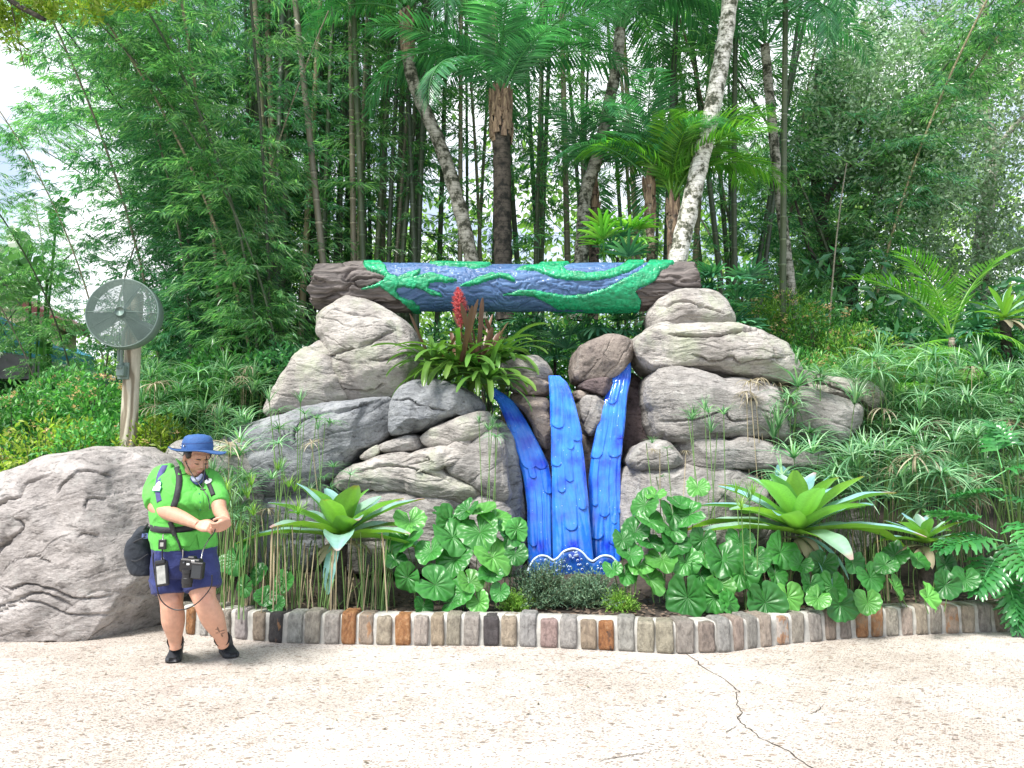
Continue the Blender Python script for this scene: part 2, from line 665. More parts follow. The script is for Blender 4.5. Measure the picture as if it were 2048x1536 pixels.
# kerb stones: colour from the object, rust patches by its alpha
m, nt, b = new_mat("kerb_stone")
v = coords(nt, kind="Object")
oi = nt.nodes.new("ShaderNodeObjectInfo")
add = nt.nodes.new("ShaderNodeVectorMath"); add.operation = 'ADD'
sc3 = nt.nodes.new("ShaderNodeVectorMath"); sc3.operation = 'SCALE'
sc3.inputs["Scale"].default_value = 40.0
cmb = nt.nodes.new("ShaderNodeCombineXYZ")
for k in ("X", "Y", "Z"): L(nt, oi.outputs["Random"], cmb.inputs[k])
L(nt, cmb.outputs[0], sc3.inputs[0]); L(nt, v, add.inputs[0]); L(nt, sc3.outputs[0], add.inputs[1])
vv = add.outputs[0]
n = noise(nt, vv, 2.2, 7, 0.68)
c = mix(nt, 0.75, oi.outputs["Color"], ramp(nt, n.outputs["Fac"], [(0.32, 0.42), (0.5, 1.0), (0.68, 1.5)]).outputs["Color"], 'MULTIPLY')
rn = noise(nt, vv, 1.1, 5, 0.6)
th = nt.nodes.new("ShaderNodeMath"); th.operation = 'ADD'
L(nt, rn.outputs["Fac"], th.inputs[0])
al = nt.nodes.new("ShaderNodeMath"); al.operation = 'MULTIPLY_ADD'
L(nt, oi.outputs["Alpha"], al.inputs[0]); al.inputs[1].default_value = 0.5; al.inputs[2].default_value = -0.25
L(nt, al.outputs[0], th.inputs[1])
rm = ramp(nt, th.outputs[0], [(0.52, 0.0), (0.58, 0.75)]).outputs["Color"]
rc = ramp(nt, n.outputs["Fac"], [(0.3, (0.16, 0.06, 0.025)), (0.5, (0.42, 0.17, 0.05)), (0.7, (0.55, 0.32, 0.16))]).outputs["Color"]
c = mix(nt, rm, c, rc)
f = noise(nt, vv, 22.0, 5, 0.7)
c = mix(nt, 0.4, c, ramp(nt, f.outputs["Fac"], [(0.3, 0.65), (0.7, 1.25)]).outputs["Color"], 'MULTIPLY')
L(nt, c, b.inputs["Base Color"])
b.inputs["Roughness"].default_value = 0.62
n1 = bump(nt, b, n.outputs["Fac"], 0.9, 0.07)
bump(nt, b, f.outputs["Fac"], 0.7, 0.02, n1)
STONE = m

MORTAR = simple("mortar", (0.38, 0.37, 0.34), 0.9, var=0.25, nscale=14, bumps=0.8)
SOIL = simple("dark_mulch", (0.045, 0.034, 0.026), 0.95, var=0.5, nscale=18, bumps=1.0)
MULCH = simple("mulch_chip", (0.12, 0.085, 0.06), 0.9, var=0.4, nscale=6)
EARTH = simple("ground_litter", (0.085, 0.08, 0.045), 0.95, var=0.5, nscale=3, bumps=0.8)
CRACK = simple("crack_dark", (0.05, 0.04, 0.03), 0.95, var=0.3)


def carved(name, light, dark, rough=0.5, kind='bark', fr=(1.0, 1.0, 1.0), s=10.0, coat=0.0, strength=0.8):
    m, nt, b = new_mat(name)
    v = coords(nt, fr)
    n = noise(nt, v, s, 5, 0.6, 0.6)
    n2 = noise(nt, v, s * 4, 4, 0.6)
    c = ramp(nt, n.outputs["Fac"], [(0.36, dark), (0.5, tuple((a + d) / 2 for a, d in zip(light, dark))), (0.62, light)]).outputs["Color"]
    c = mix(nt, 0.35, c, ramp(nt, n2.outputs["Fac"], [(0.3, 0.6), (0.7, 1.2)]).outputs["Color"], 'MULTIPLY')
    L(nt, c, b.inputs["Base Color"])
    b.inputs["Roughness"].default_value = rough
    b.inputs["Coat Weight"].default_value = coat
    n1 = bump(nt, b, n.outputs["Fac"], strength, 0.03)
    bump(nt, b, n2.outputs["Fac"], strength * 0.6, 0.008, n1)
    return m


BARK = carved("log_bark", (0.17, 0.145, 0.135), (0.04, 0.033, 0.031), 0.7, fr=(0.16, 1, 1), s=16)
LBLUE = carved("log_blue_paint", (0.085, 0.18, 0.36), (0.04, 0.095, 0.23), 0.45, fr=(0.3, 1, 1), s=14, coat=0.1, strength=.6)
LGREEN = carved("log_green_paint", (0.006, 0.40, 0.17), (0.003, 0.20, 0.08), 0.42, fr=(0.5, 1, 1), s=16, coat=0.15)

# blue cast glass
def glass_blue(name, bright, deep, dots=True):
    m, nt, b = new_mat(name)
    v = coords(nt)
    n = noise(nt, v, 4.5, 5, 0.55)
    c = ramp(nt, n.outputs["Fac"], [(0.30, deep), (0.46, tuple((a + 2 * d) / 3 for a, d in zip(deep, bright))), (0.6, bright), (0.75, tuple(min(1, x * 1.5 + 0.03) for x in bright))]).outputs["Color"]
    vo = N(nt, "ShaderNodeTexVoronoi", Scale=34.0)
    L(nt, v, vo.inputs["Vector"])
    sep = nt.nodes.new("ShaderNodeSeparateColor"); L(nt, vo.outputs["Color"], sep.inputs["Color"])
    pick = ramp(nt, sep.outputs["Red"], [(0.86, 0), (0.88, 1)]).outputs["Color"]
    d = ramp(nt, vo.outputs["Distance"], [(0.10, 1), (0.16, 0)]).outputs["Color"]
    if dots:
        c = mix(nt, mix(nt, 1.0, pick, d, 'MULTIPLY'), c, (0.55, 0.68, 0.85))
    L(nt, c, b.inputs["Base Color"])
    b.inputs["Roughness"].default_value = 0.10
    b.inputs["Coat Weight"].default_value = 0.6
    b.inputs["Coat Roughness"].default_value = 0.04
    b.inputs["Transmission Weight"].default_value = 0.12
    b.inputs["Subsurface Weight"].default_value = 0.25
    b.inputs["Subsurface Radius"].default_value = (0.02, 0.03, 0.06)
    b.inputs["Subsurface Scale"].default_value = 0.5
    n2 = noise(nt, v, 24.0, 3, 0.5)
    bump(nt, b, n2.outputs["Fac"], 0.25, 0.01)
    return m


GLASS = glass_blue("blue_cast_glass", (0.035, 0.24, 0.88), (0.008, 0.04, 0.62))
GLASSW = glass_blue("dark_blue_glass", (0.02, 0.12, 0.42), (0.006, 0.02, 0.30), False)
BUBBLE = simple("pale_bubble_glass", (0.55, 0.66, 0.8), 0.2)
# ------------------------------------------------------------------ wall line, ground, paving, bed
WALLPX = [(352, 1266), (430, 1274), (560, 1286), (800, 1291), (1000, 1292), (1200, 1300), (1350, 1308), (1450, 1305), (1560, 1290), (1700, 1277), (1850, 1269), (1960, 1265), (2060, 1262), (2200, 1262), (2400, 1262)]
WALL = np.array([G(x, y) for x, y in WALLPX])[:, :2]
_s = np.r_[0, np.cumsum(np.linalg.norm(np.diff(WALL, axis=0), axis=1))]


def wall_at(s):
    x, y = np.interp(s, _s, WALL[:, 0]), np.interp(s, _s, WALL[:, 1])
    x2, y2 = np.interp(s + .05, _s, WALL[:, 0]), np.interp(s + .05, _s, WALL[:, 1])
    x1, y1 = np.interp(s - .05, _s, WALL[:, 0]), np.interp(s - .05, _s, WALL[:, 1])
    return np.array([x, y]), math.atan2(y2 - y1, x2 - x1)


def bed_front(x):
    return np.interp(x, [-60, -8, -3.2, -2.6, *WALL[:, 0], 60], [7.4, 7.2, 7.0, 6.7, *(WALL[:, 1] + 0.16), 6.6])


def terrain_z(x, y):
    """height of the planted ground behind the wall"""
    d = np.maximum(0, np.asarray(y) - bed_front(x))
    return 0.19 + np.interp(d, [0, 0.8, 2.0, 3.5, 7, 14, 60], [0, 0.03, 0.22, 0.55, 0.8, 0.8, 0.8]) + 0.05 * np.sin(np.asarray(x) * 1.7) * np.clip(d, 0, 1)


gx = np.linspace(-400, 400, 9)
gy = np.linspace(-60, 900, 9)
X, Y = np.meshgrid(gx, gy, indexing='ij')
tag(mk("ground", np.stack([X, Y, X * 0 - 0.03], -1).reshape(-1, 3), grid_faces(9, 9), EARTH), kind="structure")

# flat paving; the crack is a dark ribbon laid just above it
CR = [(1372, 1308), (1392, 1322), (1405, 1335), (1428, 1348), (1447, 1358), (1470, 1378), (1476, 1384), (1473, 1398), (1476, 1410), (1484, 1424), (1478, 1438), (1487, 1450), (1506, 1462), (1520, 1476), (1545, 1487), (1575, 1503), (1600, 1520), (1640, 1545), (1700, 1580), (1790, 1640), (1900, 1720)]
CR = np.array([G(x, y)[:2] for x, y in CR])
crk = spline(CR, 260)
jit = np.array([[vnoise(np.array([[k * .21, 3.1, .5]]))[0], vnoise(np.array([[k * .21, 8.1, 4.5]]))[0]] for k in range(len(crk))]) * 0.013
crk = crk + jit
xs = np.unique(np.r_[np.linspace(-30, 30, 61)])
ys = np.linspace(-12, 8.2, 30)
X, Y = np.meshgrid(xs, ys, indexing='ij')
pave = mk("paved_walkway", np.stack([X, Y, X * 0], -1).reshape(-1, 3), grid_faces(len(xs), len(ys)), PAVE)
tag(pave, kind="structure")
wd = 0.0020 + 0.0028 * np.abs(vnoise(np.c_[np.arange(len(crk)) * .17, np.zeros(len(crk)), np.zeros(len(crk))], 5))
Tn = np.gradient(crk, axis=0); Tn /= np.linalg.norm(Tn, axis=1)[:, None]
Nn = np.c_[-Tn[:, 1], Tn[:, 0]]
Vc = np.concatenate([np.c_[crk + Nn * wd[:, None], np.full(len(crk), .004)], np.c_[crk - Nn * wd[:, None], np.full(len(crk), .004)]])
n_ = len(crk)
cf = np.array([[i, i + 1, n_ + i + 1, n_ + i] for i in range(n_ - 1)])
CMB = MB().add(Vc, cf)
for pl in ([(1474, 1452), (1458, 1462), (1450, 1466)], [(1180, 1530), (1225, 1517), (1285, 1508), (1310, 1500)], [(1650, 1408), (1632, 1424), (1615, 1430)]):
    q = spline(np.array([G(x, y)[:2] for x, y in pl]), 24)
    t = np.gradient(q, axis=0); t /= np.linalg.norm(t, axis=1)[:, None]
    nn = np.c_[-t[:, 1], t[:, 0]] * (0.0028 * np.sin(np.linspace(0.1, PI - .1, 24)))[:, None]
    q = q + RNG.normal(0, .003, q.shape)
    V_ = np.concatenate([np.c_[q + nn, np.full(24, .004)], np.c_[q - nn, np.full(24, .004)]])
    CMB.add(V_, np.array([[i, i + 1, 24 + i + 1, 24 + i] for i in range(23)]))
tag(CMB.obj("paving_crack", CRACK, pave), kind="stuff")

# planting bed
xs = np.r_[np.linspace(-60, -6, 28), np.linspace(-5.8, 6.2, 121), np.linspace(6.5, 60, 28)]
ds = np.r_[0, np.linspace(0.04, 3, 50), np.linspace(3.2, 14, 40), np.linspace(16, 90, 20)]
X, D = np.meshgrid(xs, ds, indexing='ij')
Y = bed_front(X) + D
Z = terrain_z(X, Y)
pts = np.stack([X, Y, Z], -1).reshape(-1, 3)
pts[:, 2] += 0.02 * fbm(pts * 6, 3)
Vb = pts
tag(mk("planting_bed", Vb, grid_faces(len(xs), len(ds)), SOIL), kind="structure")

# ------------------------------------------------------------------ stone kerb wall
WH = 0.235
wall = thing("stone_kerb_wall", "low planter wall of upright split stones with pale mortar joints", "wall", (float(WALL[4, 0]), float(WALL[4, 1]), 0))
# mortar core
ss = np.arange(0, _s[-1], 0.012)
prof = [(0.012, 0.0), (0.012, 0.06), (0.012, 0.12), (0.013, 0.18), (0.022, 0.218), (0.05, 0.228), (0.12, 0.228), (0.2, 0.225), (0.24, 0.2), (0.24, 0.0)]
Vm = []
for s in ss:
    p, a = wall_at(s)
    nrm = np.array([-math.sin(a), math.cos(a)])
    for d, z in prof:
        q = p + nrm * d
        Vm.append([q[0], q[1], z])
Vm = np.array(Vm)
nz = fbm(Vm * 22, 3)
Vm[:, 1] -= 0.010 * nz + 0.002
Vm[:, 2] += 0.006 * nz * (Vm[:, 2] > 0.05)
mk("mortar", Vm, grid_faces(len(ss), len(prof)), MORTAR, wall)


def stone_mesh(seed):
    nx, ny, nz_ = 7, 6, 9
    me = bpy.data.meshes.new("stone")
    V, F = [], []
    idx = {}

    def vid(i, j, k):
        key = (i, j, k)
        if key not in idx:
            u, v, w = 2 * i / nx - 1, 2 * j / ny - 1, 2 * k / nz_ - 1
            p = np.array([u, v, w])
            r = (abs(u) ** 12 + abs(v) ** 9 + abs(w) ** 12) ** (1 / 11)
            m_ = max(abs(u), abs(v), abs(w))
            p = p / max(r, 1e-6) * m_
            idx[key] = len(V)
            V.append(p)
        return idx[key]
    for a, b, swap in ((nx, nz_, 'y'), (ny, nz_, 'x'), (nx, ny, 'z')):
        for i in range(a):
            for j in range(b):
                for s in (0, 1):
                    if swap == 'y':
                        c = [(i, s * ny, j), (i + 1, s * ny, j), (i + 1, s * ny, j + 1), (i, s * ny, j + 1)]
                        fl = s == 1
                    elif swap == 'x':
                        c = [(s * nx, i, j), (s * nx, i + 1, j), (s * nx, i + 1, j + 1), (s * nx, i, j + 1)]
                        fl = s == 0
                    else:
                        c = [(i, j, s * nz_), (i + 1, j, s * nz_), (i + 1, j + 1, s * nz_), (i, j + 1, s * nz_)]
                        fl = s == 0
                    q = [vid(*t) for t in c]
                    F.append(q[::-1] if fl else q)
    V = np.array(V)
    o = seed * 11.7
    V = V + 0.09 * np.stack([fbm(V * 0.9 + o, 3, 1), fbm(V * 0.9 + o, 3, 2), fbm(V * 1.1 + o, 3, 3) * .6], -1)
    V[:, 1] += 0.05 * fbm(V * 2.5 + o, 3, 4) * (V[:, 1] < 0)
    return mesh_data("stone", V, np.array(F), STONE)


SM = [stone_mesh(k) for k in range(9)]
STC = [(352, (.27, .25, .21), 0), (374, (.27, .25, .21), 0), (400, (.25, .16, .09), .75), (425, (.42, .40, .37), 0), (445, (.36, .33, .30), 0), (468, (.27, .24, .20), 0), (498, (.36, .32, .31), 0), (532, (.31, .25, .19), .25), (565, (.06, .055, .055), .35), (603, (.36, .36, .33), 0), (637, (.33, .30, .25), 0), (674, (.34, .31, .28), .15), (707, (.20, .12, .07), .9), (740, (.34, .27, .21), .45), (775, (.34, .29, .22), 0), (812, (.38, .22, .11), .95), (848, (.37, .32, .28), 0), (879, (.35, .28, .20), .12), (911, (.30, .27, .21), 0), (946, (.31, .28, .25), 0), (983, (.07, .06, .062), 0), (1018, (.34, .28, .21), 0), (1054, (.31, .30, .29), 0), (1095, (.33, .235, .215), 0), (1134, (.33, .31, .29), 0), (1173, (.30, .235, .17), .1), (1207, (.14, .07, .04), .8), (1245, (.31, .30, .27), 0), (1283, (.32, .29, .22), 0), (1320, (.31, .28, .21), 0), (1360, (.27, .24, .21), 0), (1401, (.24, .195, .165), 0), (1435, (.31, .30, .28), 0), (1464, (.33, .26, .22), .15), (1490, (.28, .265, .24), 0), (1517, (.35, .29, .24), .2), (1549, (.45, .40, .36), .6), (1580, (.30, .27, .225), 0), (1613, (.28, .255, .23), 0), (1643, (.22, .175, .14), .1), (1672, (.28, .24, .21), 0), (1703, (.35, .23, .15), .6), (1733, (.44, .30, .2), .65), (1762, (.34, .31, .26), 0), (1792, (.42, .34, .29), .25), (1820, (.32, .27, .21), 0), (1848, (.29, .26, .22), 0), (1879, (.42, .32, .25), .5), (1911, (.38, .32, .25), .1), (1943, (.30, .275, .25), 0), (1974, (.28, .23, .18), .1), (2003, (.22, .185, .16), 0), (2032, (.19, .155, .14), .15), (2062, (.26, .22, .18), 0), (2095, (.3, .27, .22), 0), (2128, (.22, .2, .18), 0)]
xs_w = np.array([p[0] for p in WALL])
for k, (px, c, rust) in enumerate(STC):
    nxt = STC[k + 1][0] if k + 1 < len(STC) else px + 32
    prv = STC[k - 1][0] if k else px - 30
    wpx = (min(nxt - px, 42) + min(px - prv, 42)) / 2
    # arc length where the ray through this column meets the wall line
    s = 2.0
    for _ in range(30):
        q, a = wall_at(s)
        tgt = (px - 1024) / FPX * (q[1] * 1.004)
        s += (tgt - q[0]) * 0.9
    q, a = wall_at(s)
    w = wpx / FPX * 5.95 * 0.5 * 0.89
    nrm = np.array([-math.sin(a), math.cos(a)])
    hh = 0.122 + random.uniform(-.010, .009)
    dep = 0.10
    c0 = q + nrm * (dep - 0.012 + random.uniform(-.006, .004))
    o = link("stone", SM[k % 9], wall)
    o.location = (c0[0] - wall.location[0], c0[1] - wall.location[1], hh - 0.003)
    o.rotation_euler = (random.uniform(-.03, .02), random.uniform(-.035, .035), a + random.uniform(-.05, .05) + (PI if k % 2 and False else 0))
    o.scale = (w, dep, hh)
    o.color = (c[0] * 1.2, c[1] * 1.2, c[2] * 1.2, rust)


# ------------------------------------------------------------------ rocks
def resample(poly, n, smooth=2):
    poly = np.asarray(poly, float)
    q = np.vstack([poly, poly[:1]])
    for _ in range(2):      # chaikin
        a, b = q[:-1], q[1:]
        r = np.empty((2 * len(a), 2))
        r[0::2] = a * .78 + b * .22
        r[1::2] = a * .22 + b * .78
        q = np.vstack([r, r[:1]])
    s = np.r_[0, np.cumsum(np.linalg.norm(np.diff(q, axis=0), axis=1))]
    t = np.linspace(0, s[-1], n, endpoint=False)
    return np.stack([np.interp(t, s, q[:, 0]), np.interp(t, s, q[:, 1])], -1)


def seg_dist(p, poly):
    poly = np.asarray(poly, float)
    d = np.full(len(p), 1e9)
    for a, b in zip(poly[:-1], poly[1:]):
        ab = b - a
        t = np.clip(((p - a) @ ab) / (ab @ ab + 1e-12), 0, 1)
        d = np.minimum(d, np.linalg.norm(p - (a + t[:, None] * ab), axis=1))
    return d


def seg_dist2(p, poly):
    d = np.full(len(p), 1e9); t_ = np.zeros(len(p)); sd_ = np.zeros(len(p))
    n = len(poly) - 1
    for k, (a, b) in enumerate(zip(poly[:-1], poly[1:])):
        ab = b - a
        t = np.clip(((p - a) @ ab) / (ab @ ab + 1e-12), 0, 1)
        r = p - (a + t[:, None] * ab)
        q = np.linalg.norm(r, axis=1)
        m = q < d
        d[m] = q[m]; t_[m] = (k + t[m]) / n; sd_[m] = (ab[0] * r[m, 1] - ab[1] * r[m, 0])
    return d, t_, sd_


def rock(outline, Y, D, mat, label, cracks=(), seed=0, n=3.0, amp=1.0, tilt=0.0, group=None, ledge=1.0, res=1.0, lean=0.0):
    o = resample(outline, 10)
    per = np.linalg.norm(np.ptp(np.array(outline, float), axis=0)) / FPX * Y
    NA = int(np.clip(per * 190, 80, 520) * res)
    NF = int(np.clip(per * 60, 26, 150) * res)
    NB = 10
    o = resample(outline, NA)
    c = o.mean(0)
    o = c + (o - c) * 1.03
    n = n + 0.8
    aF = np.linspace(0, PI / 2, NF + 1)[1:]
    sF = np.sin(aF) ** (2 / n)
    hF = np.cos(aF) ** (2 / n)
    sF = sF * 0.985 + 0.015
    aB = np.linspace(PI / 2, 0.12, NB + 1)[1:]
    sB, hB = np.sin(aB) ** (2 / n), np.cos(aB) ** (2 / n)
    s = np.r_[sF, sB]
    h = np.r_[-hF, hB]
    pix = c + (o[None] - c) * s[:, None, None]          # rings, NA, 2
    W = P(pix[..., 0], pix[..., 1], Y)
    W[..., 1] += (h * D)[:, None] + (W[..., 2] - W[..., 2].mean()) * lean
    R = len(s)
    # flat cleavage faces: the bulge is cut back by a few planes
    rgp = random.Random(seed * 13 + 5)
    cc_ = W.reshape(-1, 3).mean(0)
    for _ in range(9 if per < .9 else 14):
        a_ = rgp.uniform(-1.15, 1.15); e_ = rgp.uniform(-.75, .95)
        pn = np.array([math.sin(a_) * math.cos(e_), -math.cos(a_) * math.cos(e_), math.sin(e_)])
        dt = (W - cc_) @ pn
        lim = dt.max() * rgp.uniform(.84, .95)
        over = np.maximum(dt - lim, 0)
        W = W - over[..., None] * pn * .9
    # normals from the grid
    du = np.gradient(W, axis=0)
    dv = (np.roll(W, -1, 1) - np.roll(W, 1, 1))
    nn = np.cross(dv, du)
    nn /= np.linalg.norm(nn, axis=-1, keepdims=True) + 1e-9
    ctr = W.reshape(-1, 3).mean(0)
    if np.mean(np.sum(nn * (W - ctr), -1)) < 0:
        nn = -nn
    p = W.reshape(-1, 3)
    nn = nn.reshape(-1, 3)
    so = seed * 5.3
    ct, st = math.cos(tilt), math.sin(tilt)
    size = min(1.0, per)
    warp = fbm(p * 1.6 + so, 4, 3)
    t = (p[:, 2] * ct - p[:, 0] * st) + warp * 0.16 * size ** 0.5
    a1 = fbm(np.c_[p[:, 0] * 1.1, p[:, 1] * 1.1, t * 7.0] + so, 4, 9)
    saw = np.abs(((t * 6.0 + so) % 1.0) - 0.35)
    d = amp * (0.055 * size * fbm(p * 1.9 + so, 3, 1) + 0.014 * fbm(p * 6 + so, 4, 2) + 0.013 * ledge * a1 - 0.010 * ledge * (saw < 0.03) * (a1 > 0.05))
    # facets
    fq = p * 2.6 + so + 0.3 * warp[:, None]
    cell = np.abs(vnoise(fq, 21))
    d += amp * 0.02 * np.minimum(cell * 3, 1) * size
    fine = fbm(np.c_[p[:, 0] * 5, p[:, 1] * 5, t * 34] + so, 3, 12)
    d += 0.005 * amp * fine
    P2 = pix.reshape(-1, 2)
    front = (np.repeat(h, NA) < 0.1)
    for ck in cracks:
        line, wpx, dep = ck
        jl = spline(np.array(line, float), 12 * len(line))
        jl = jl + np.c_[vnoise(np.c_[jl * .16, np.zeros(len(jl))], 4), vnoise(np.c_[jl * .16, np.ones(len(jl)) * 7], 6)] * 1.3
        jl = jl + np.c_[vnoise(np.c_[jl * .7, np.zeros(len(jl))], 14), vnoise(np.c_[jl * .7, np.ones(len(jl)) * 7], 16)] * .8
        dist, tt_, side_ = seg_dist2(P2, jl)
        wpx = wpx * (.55 + .5 * np.abs(vnoise(np.c_[tt_ * 9, tt_ * 0, tt_ * 0 + seed], 31)) * 2)
        dep = dep * np.clip(np.minimum(tt_, 1 - tt_) * 7, 0, 1) ** .7
        d -= front * (dep > 0) * 0.35 * dep * np.exp(-(dist / 16) ** 2) * (side_ > 0)
        d -= front * 1.6 * dep * np.exp(-(dist / (wpx * .62)) ** 2)
    p = p + nn * d[:, None]
    F = [grid_faces(R, NA, False, True)[:, ::-1]]
    # poles
    Vc = np.array([p[:NA].mean(0), p[-NA:].mean(0)])
    a = np.arange(NA)
    m_ = len(p)
    F.append(np.stack([a, (a + 1) % NA, np.full(NA, m_)], -1)[:, ::-1])
    F.append(np.stack([(R - 1) * NA + a, (R - 1) * NA + (a + 1) % NA, np.full(NA, m_ + 1)], -1))
    p = np.vstack([p, Vc])
    ob = mk("boulder", p, F, mat, None, origin=np.array([ctr[0], Y, p[:, 2].min()]))
    return tag(ob, label, "boulder", group)


def c4(*pts): return [(500 + a / 2.743, 500 + b / 2.743) for a, b in pts]
def c5(*pts): return [(960 + a / 2.844, 660 + b / 2.844) for a, b in pts]
def c6(*pts): return [(1200 + a / 3.071, 560 + b / 3.071) for a, b in pts]
def c1(*pts): return [(a / 3.658, 880 + b / 3.658) for a, b in pts]


GS = "rocks stacked in the rockwork"
rock([(-190, 1330), (-190, 1110), (-90, 1035), (0, 980), (60, 952), (130, 928), (180, 915), (240, 905), (280, 905), (312, 918), (335, 945), (352, 1000), (356, 1100), (346, 1180), (338, 1262), (322, 1295), (200, 1320), (60, 1330)],
     6.95, 0.75, BOULD, "huge smooth tan and grey boulder lying behind the person at the walkway edge",
     cracks=[(c1((0, 680), (150, 570), (240, 500), (350, 450), (430, 410), (505, 390), (515, 320), (560, 290), (700, 240)), 2.2, .035),
             (c1((240, 500), (350, 450), (430, 410)), 4.5, .03),
             (c1((740, 370), (780, 300), (830, 250), (870, 210), (990, 208), (1060, 215)), 2.6, .03),
             (c1((0, 1010), (150, 930), (350, 800), (440, 680), (550, 580), (480, 520)), 2.4, .035),
             (c1((130, 880), (250, 800), (380, 720), (460, 650)), 8, .045),
             (c1((560, 780), (650, 770), (750, 815)), 2.0, .02),
             (c1((940, 470), (950, 400), (1060, 390)), 2.0, .02),
             (c1((900, 640), (950, 625), (1030, 640)), 2.0, .018),
             (c1((300, 1060), (540, 960), (650, 958), (780, 990), (900, 1050), (1110, 1040)), 2.6, .035),
             (c1((0, 1230), (250, 1160), (500, 1060), (700, 1010), (900, 1120)), 4.5, .03),
             (c1((150, 1220), (400, 1130), (640, 1060), (860, 1150), (1120, 1160)), 3.5, .022),
             (c1((350, 1450), (560, 1370), (700, 1335), (900, 1350), (1170, 1245)), 4.0, .05),
             (c1((0, 1290), (200, 1260), (450, 1150)), 3, .02)],
     seed=1, n=2.6, tilt=0.35, ledge=0.8)
rock([(330, 940), (350, 893), (400, 883), (450, 895), (520, 940), (520, 1110), (340, 1110)], 7.7, 0.35, GREY, "small grey rock peeking out behind the person's shoulder", seed=2)
# left stack
rock([(651, 675), (650, 646), (657, 624), (682, 611), (711, 610), (741, 618), (777, 634), (806, 648), (821, 662), (832, 682), (838, 711), (834, 755), (823, 772), (803, 790), (784, 806), (740, 812), (690, 812), (666, 790), (655, 755), (652, 719), (660, 693)],
     8.75, 0.62, TAN, "pale dome-shaped rock carrying the bark end of the log", seed=3, tilt=-0.25, amp=1.15, n=2.7,
     cracks=[(c4((430, 400), (520, 370), (600, 385), (700, 380), (800, 420)), 3, .035), (c4((440, 640), (560, 600), (700, 560), (850, 470)), 4, .03), (c4((440, 690), (520, 790), (700, 800), (790, 760)), 3, .03), (c4((700, 640), (800, 640), (900, 600)), 3, .025)])
rock([(665, 690), (640, 700), (620, 709), (602, 724), (587, 748), (560, 778), (548, 800), (548, 840), (646, 838), (704, 820), (715, 775), (700, 735)],
     8.72, 0.62, TAN, "pale sloping rock with a greenish shoulder beside the dome rock", seed=4, tilt=-0.2, n=2.7)
rock([(430, 900), (470, 872), (500, 858), (555, 838), (628, 819), (704, 812), (755, 802), (788, 801), (788, 839), (782, 865), (755, 886), (725, 903), (708, 927), (688, 955), (646, 978), (573, 990), (500, 985), (440, 990)],
     8.25, 0.6, GREYB, "long blue-grey slab sloping down under the pale rock", seed=5, tilt=0.45, ledge=0.6,
     cracks=[(c4((350, 1100), (330, 1000), (420, 920), (600, 890), (740, 850)), 2.5, .03)])
rock([(430, 985), (520, 975), (620, 975), (700, 960), (700, 1140), (430, 1140)], 8.2, 0.5, GREYB, "dark grey base rock hidden behind the tall sedge stems", seed=6)
rock([(790, 806), (803, 783), (835, 768), (879, 760), (919, 779), (952, 794), (966, 815), (948, 833), (901, 838), (879, 851), (850, 862), (814, 874), (783, 870), (787, 830)],
     8.1, 0.5, GREYB, "blocky blue-grey rock under the red-flowered bromeliad", seed=7, n=4, ledge=0.5,
     cracks=[(c4((800, 840), (900, 830), (960, 870), (1100, 900)), 2.5, .03)])
rock([(722, 915), (745, 898), (764, 888), (768, 906), (740, 922)], 8.0, 0.28, TAN, "small wedge rock pinched between the slab and the long stone", seed=8, n=3.5)
rock([(760, 891), (792, 879), (828, 871), (852, 882), (848, 895), (799, 905), (768, 906)], 8.0, 0.3, GREY, "flat narrow rock under the blocky blue-grey rock", seed=9)
rock([(839, 872), (879, 854), (919, 839), (970, 825), (987, 843), (978, 866), (930, 888), (886, 899), (857, 892)], 7.95, 0.35, TAN, "slanting tan stone with deep grain beside the cascade rocks", seed=10, tilt=0.35)
rock([(660, 968), (704, 928), (777, 906), (865, 903), (930, 884), (972, 880), (950, 912), (895, 925), (886, 942), (948, 970), (970, 985), (937, 1002), (865, 991), (814, 982), (770, 981), (719, 980)],
     7.95, 0.45, TAN, "long pale curving stone with wavy grain lines", seed=11, tilt=-0.1,
     cracks=[(c4((600, 1220), (760, 1180), (900, 1190), (1060, 1240), (1200, 1290)), 3, .028), (c4((860, 1160), (950, 1130), (1010, 1150), (900, 1180)), 2, .02)])
rock([(877, 922), (919, 908), (965, 866), (992, 862), (1011, 895), (1016, 956), (1024, 990), (1010, 1006), (974, 990), (948, 970), (894, 940)], 7.9, 0.4, GREY, "wedge-shaped grey rock with a chipped lower edge", seed=12, n=3.6, tilt=0.5, ledge=.6)
rock([(668, 985), (762, 978), (828, 981), (883, 992), (932, 1003), (938, 1060), (942, 1140), (660, 1140)], 7.95, 0.45, GREY, "broad smooth grey rock low behind the round leaves", seed=13, n=3.6, ledge=.5)
rock([(928, 1003), (967, 992), (1005, 1004), (1022, 1030), (1040, 1080), (1045, 1150), (935, 1150)], 7.9, 0.4, GREY, "grey cornered rock at the foot of the cascade", seed=14, n=3.5)
rock([(975, 840), (1010, 850), (1030, 900), (1045, 980), (1052, 1060), (1055, 1150), (990, 1150), (985, 950)], 8.3, 0.45, GREYB, "rock flank beside the curved glass stream, coloured dark for its shaded side", seed=15)  # darker rock material stands in for the wedge rock's shaded side
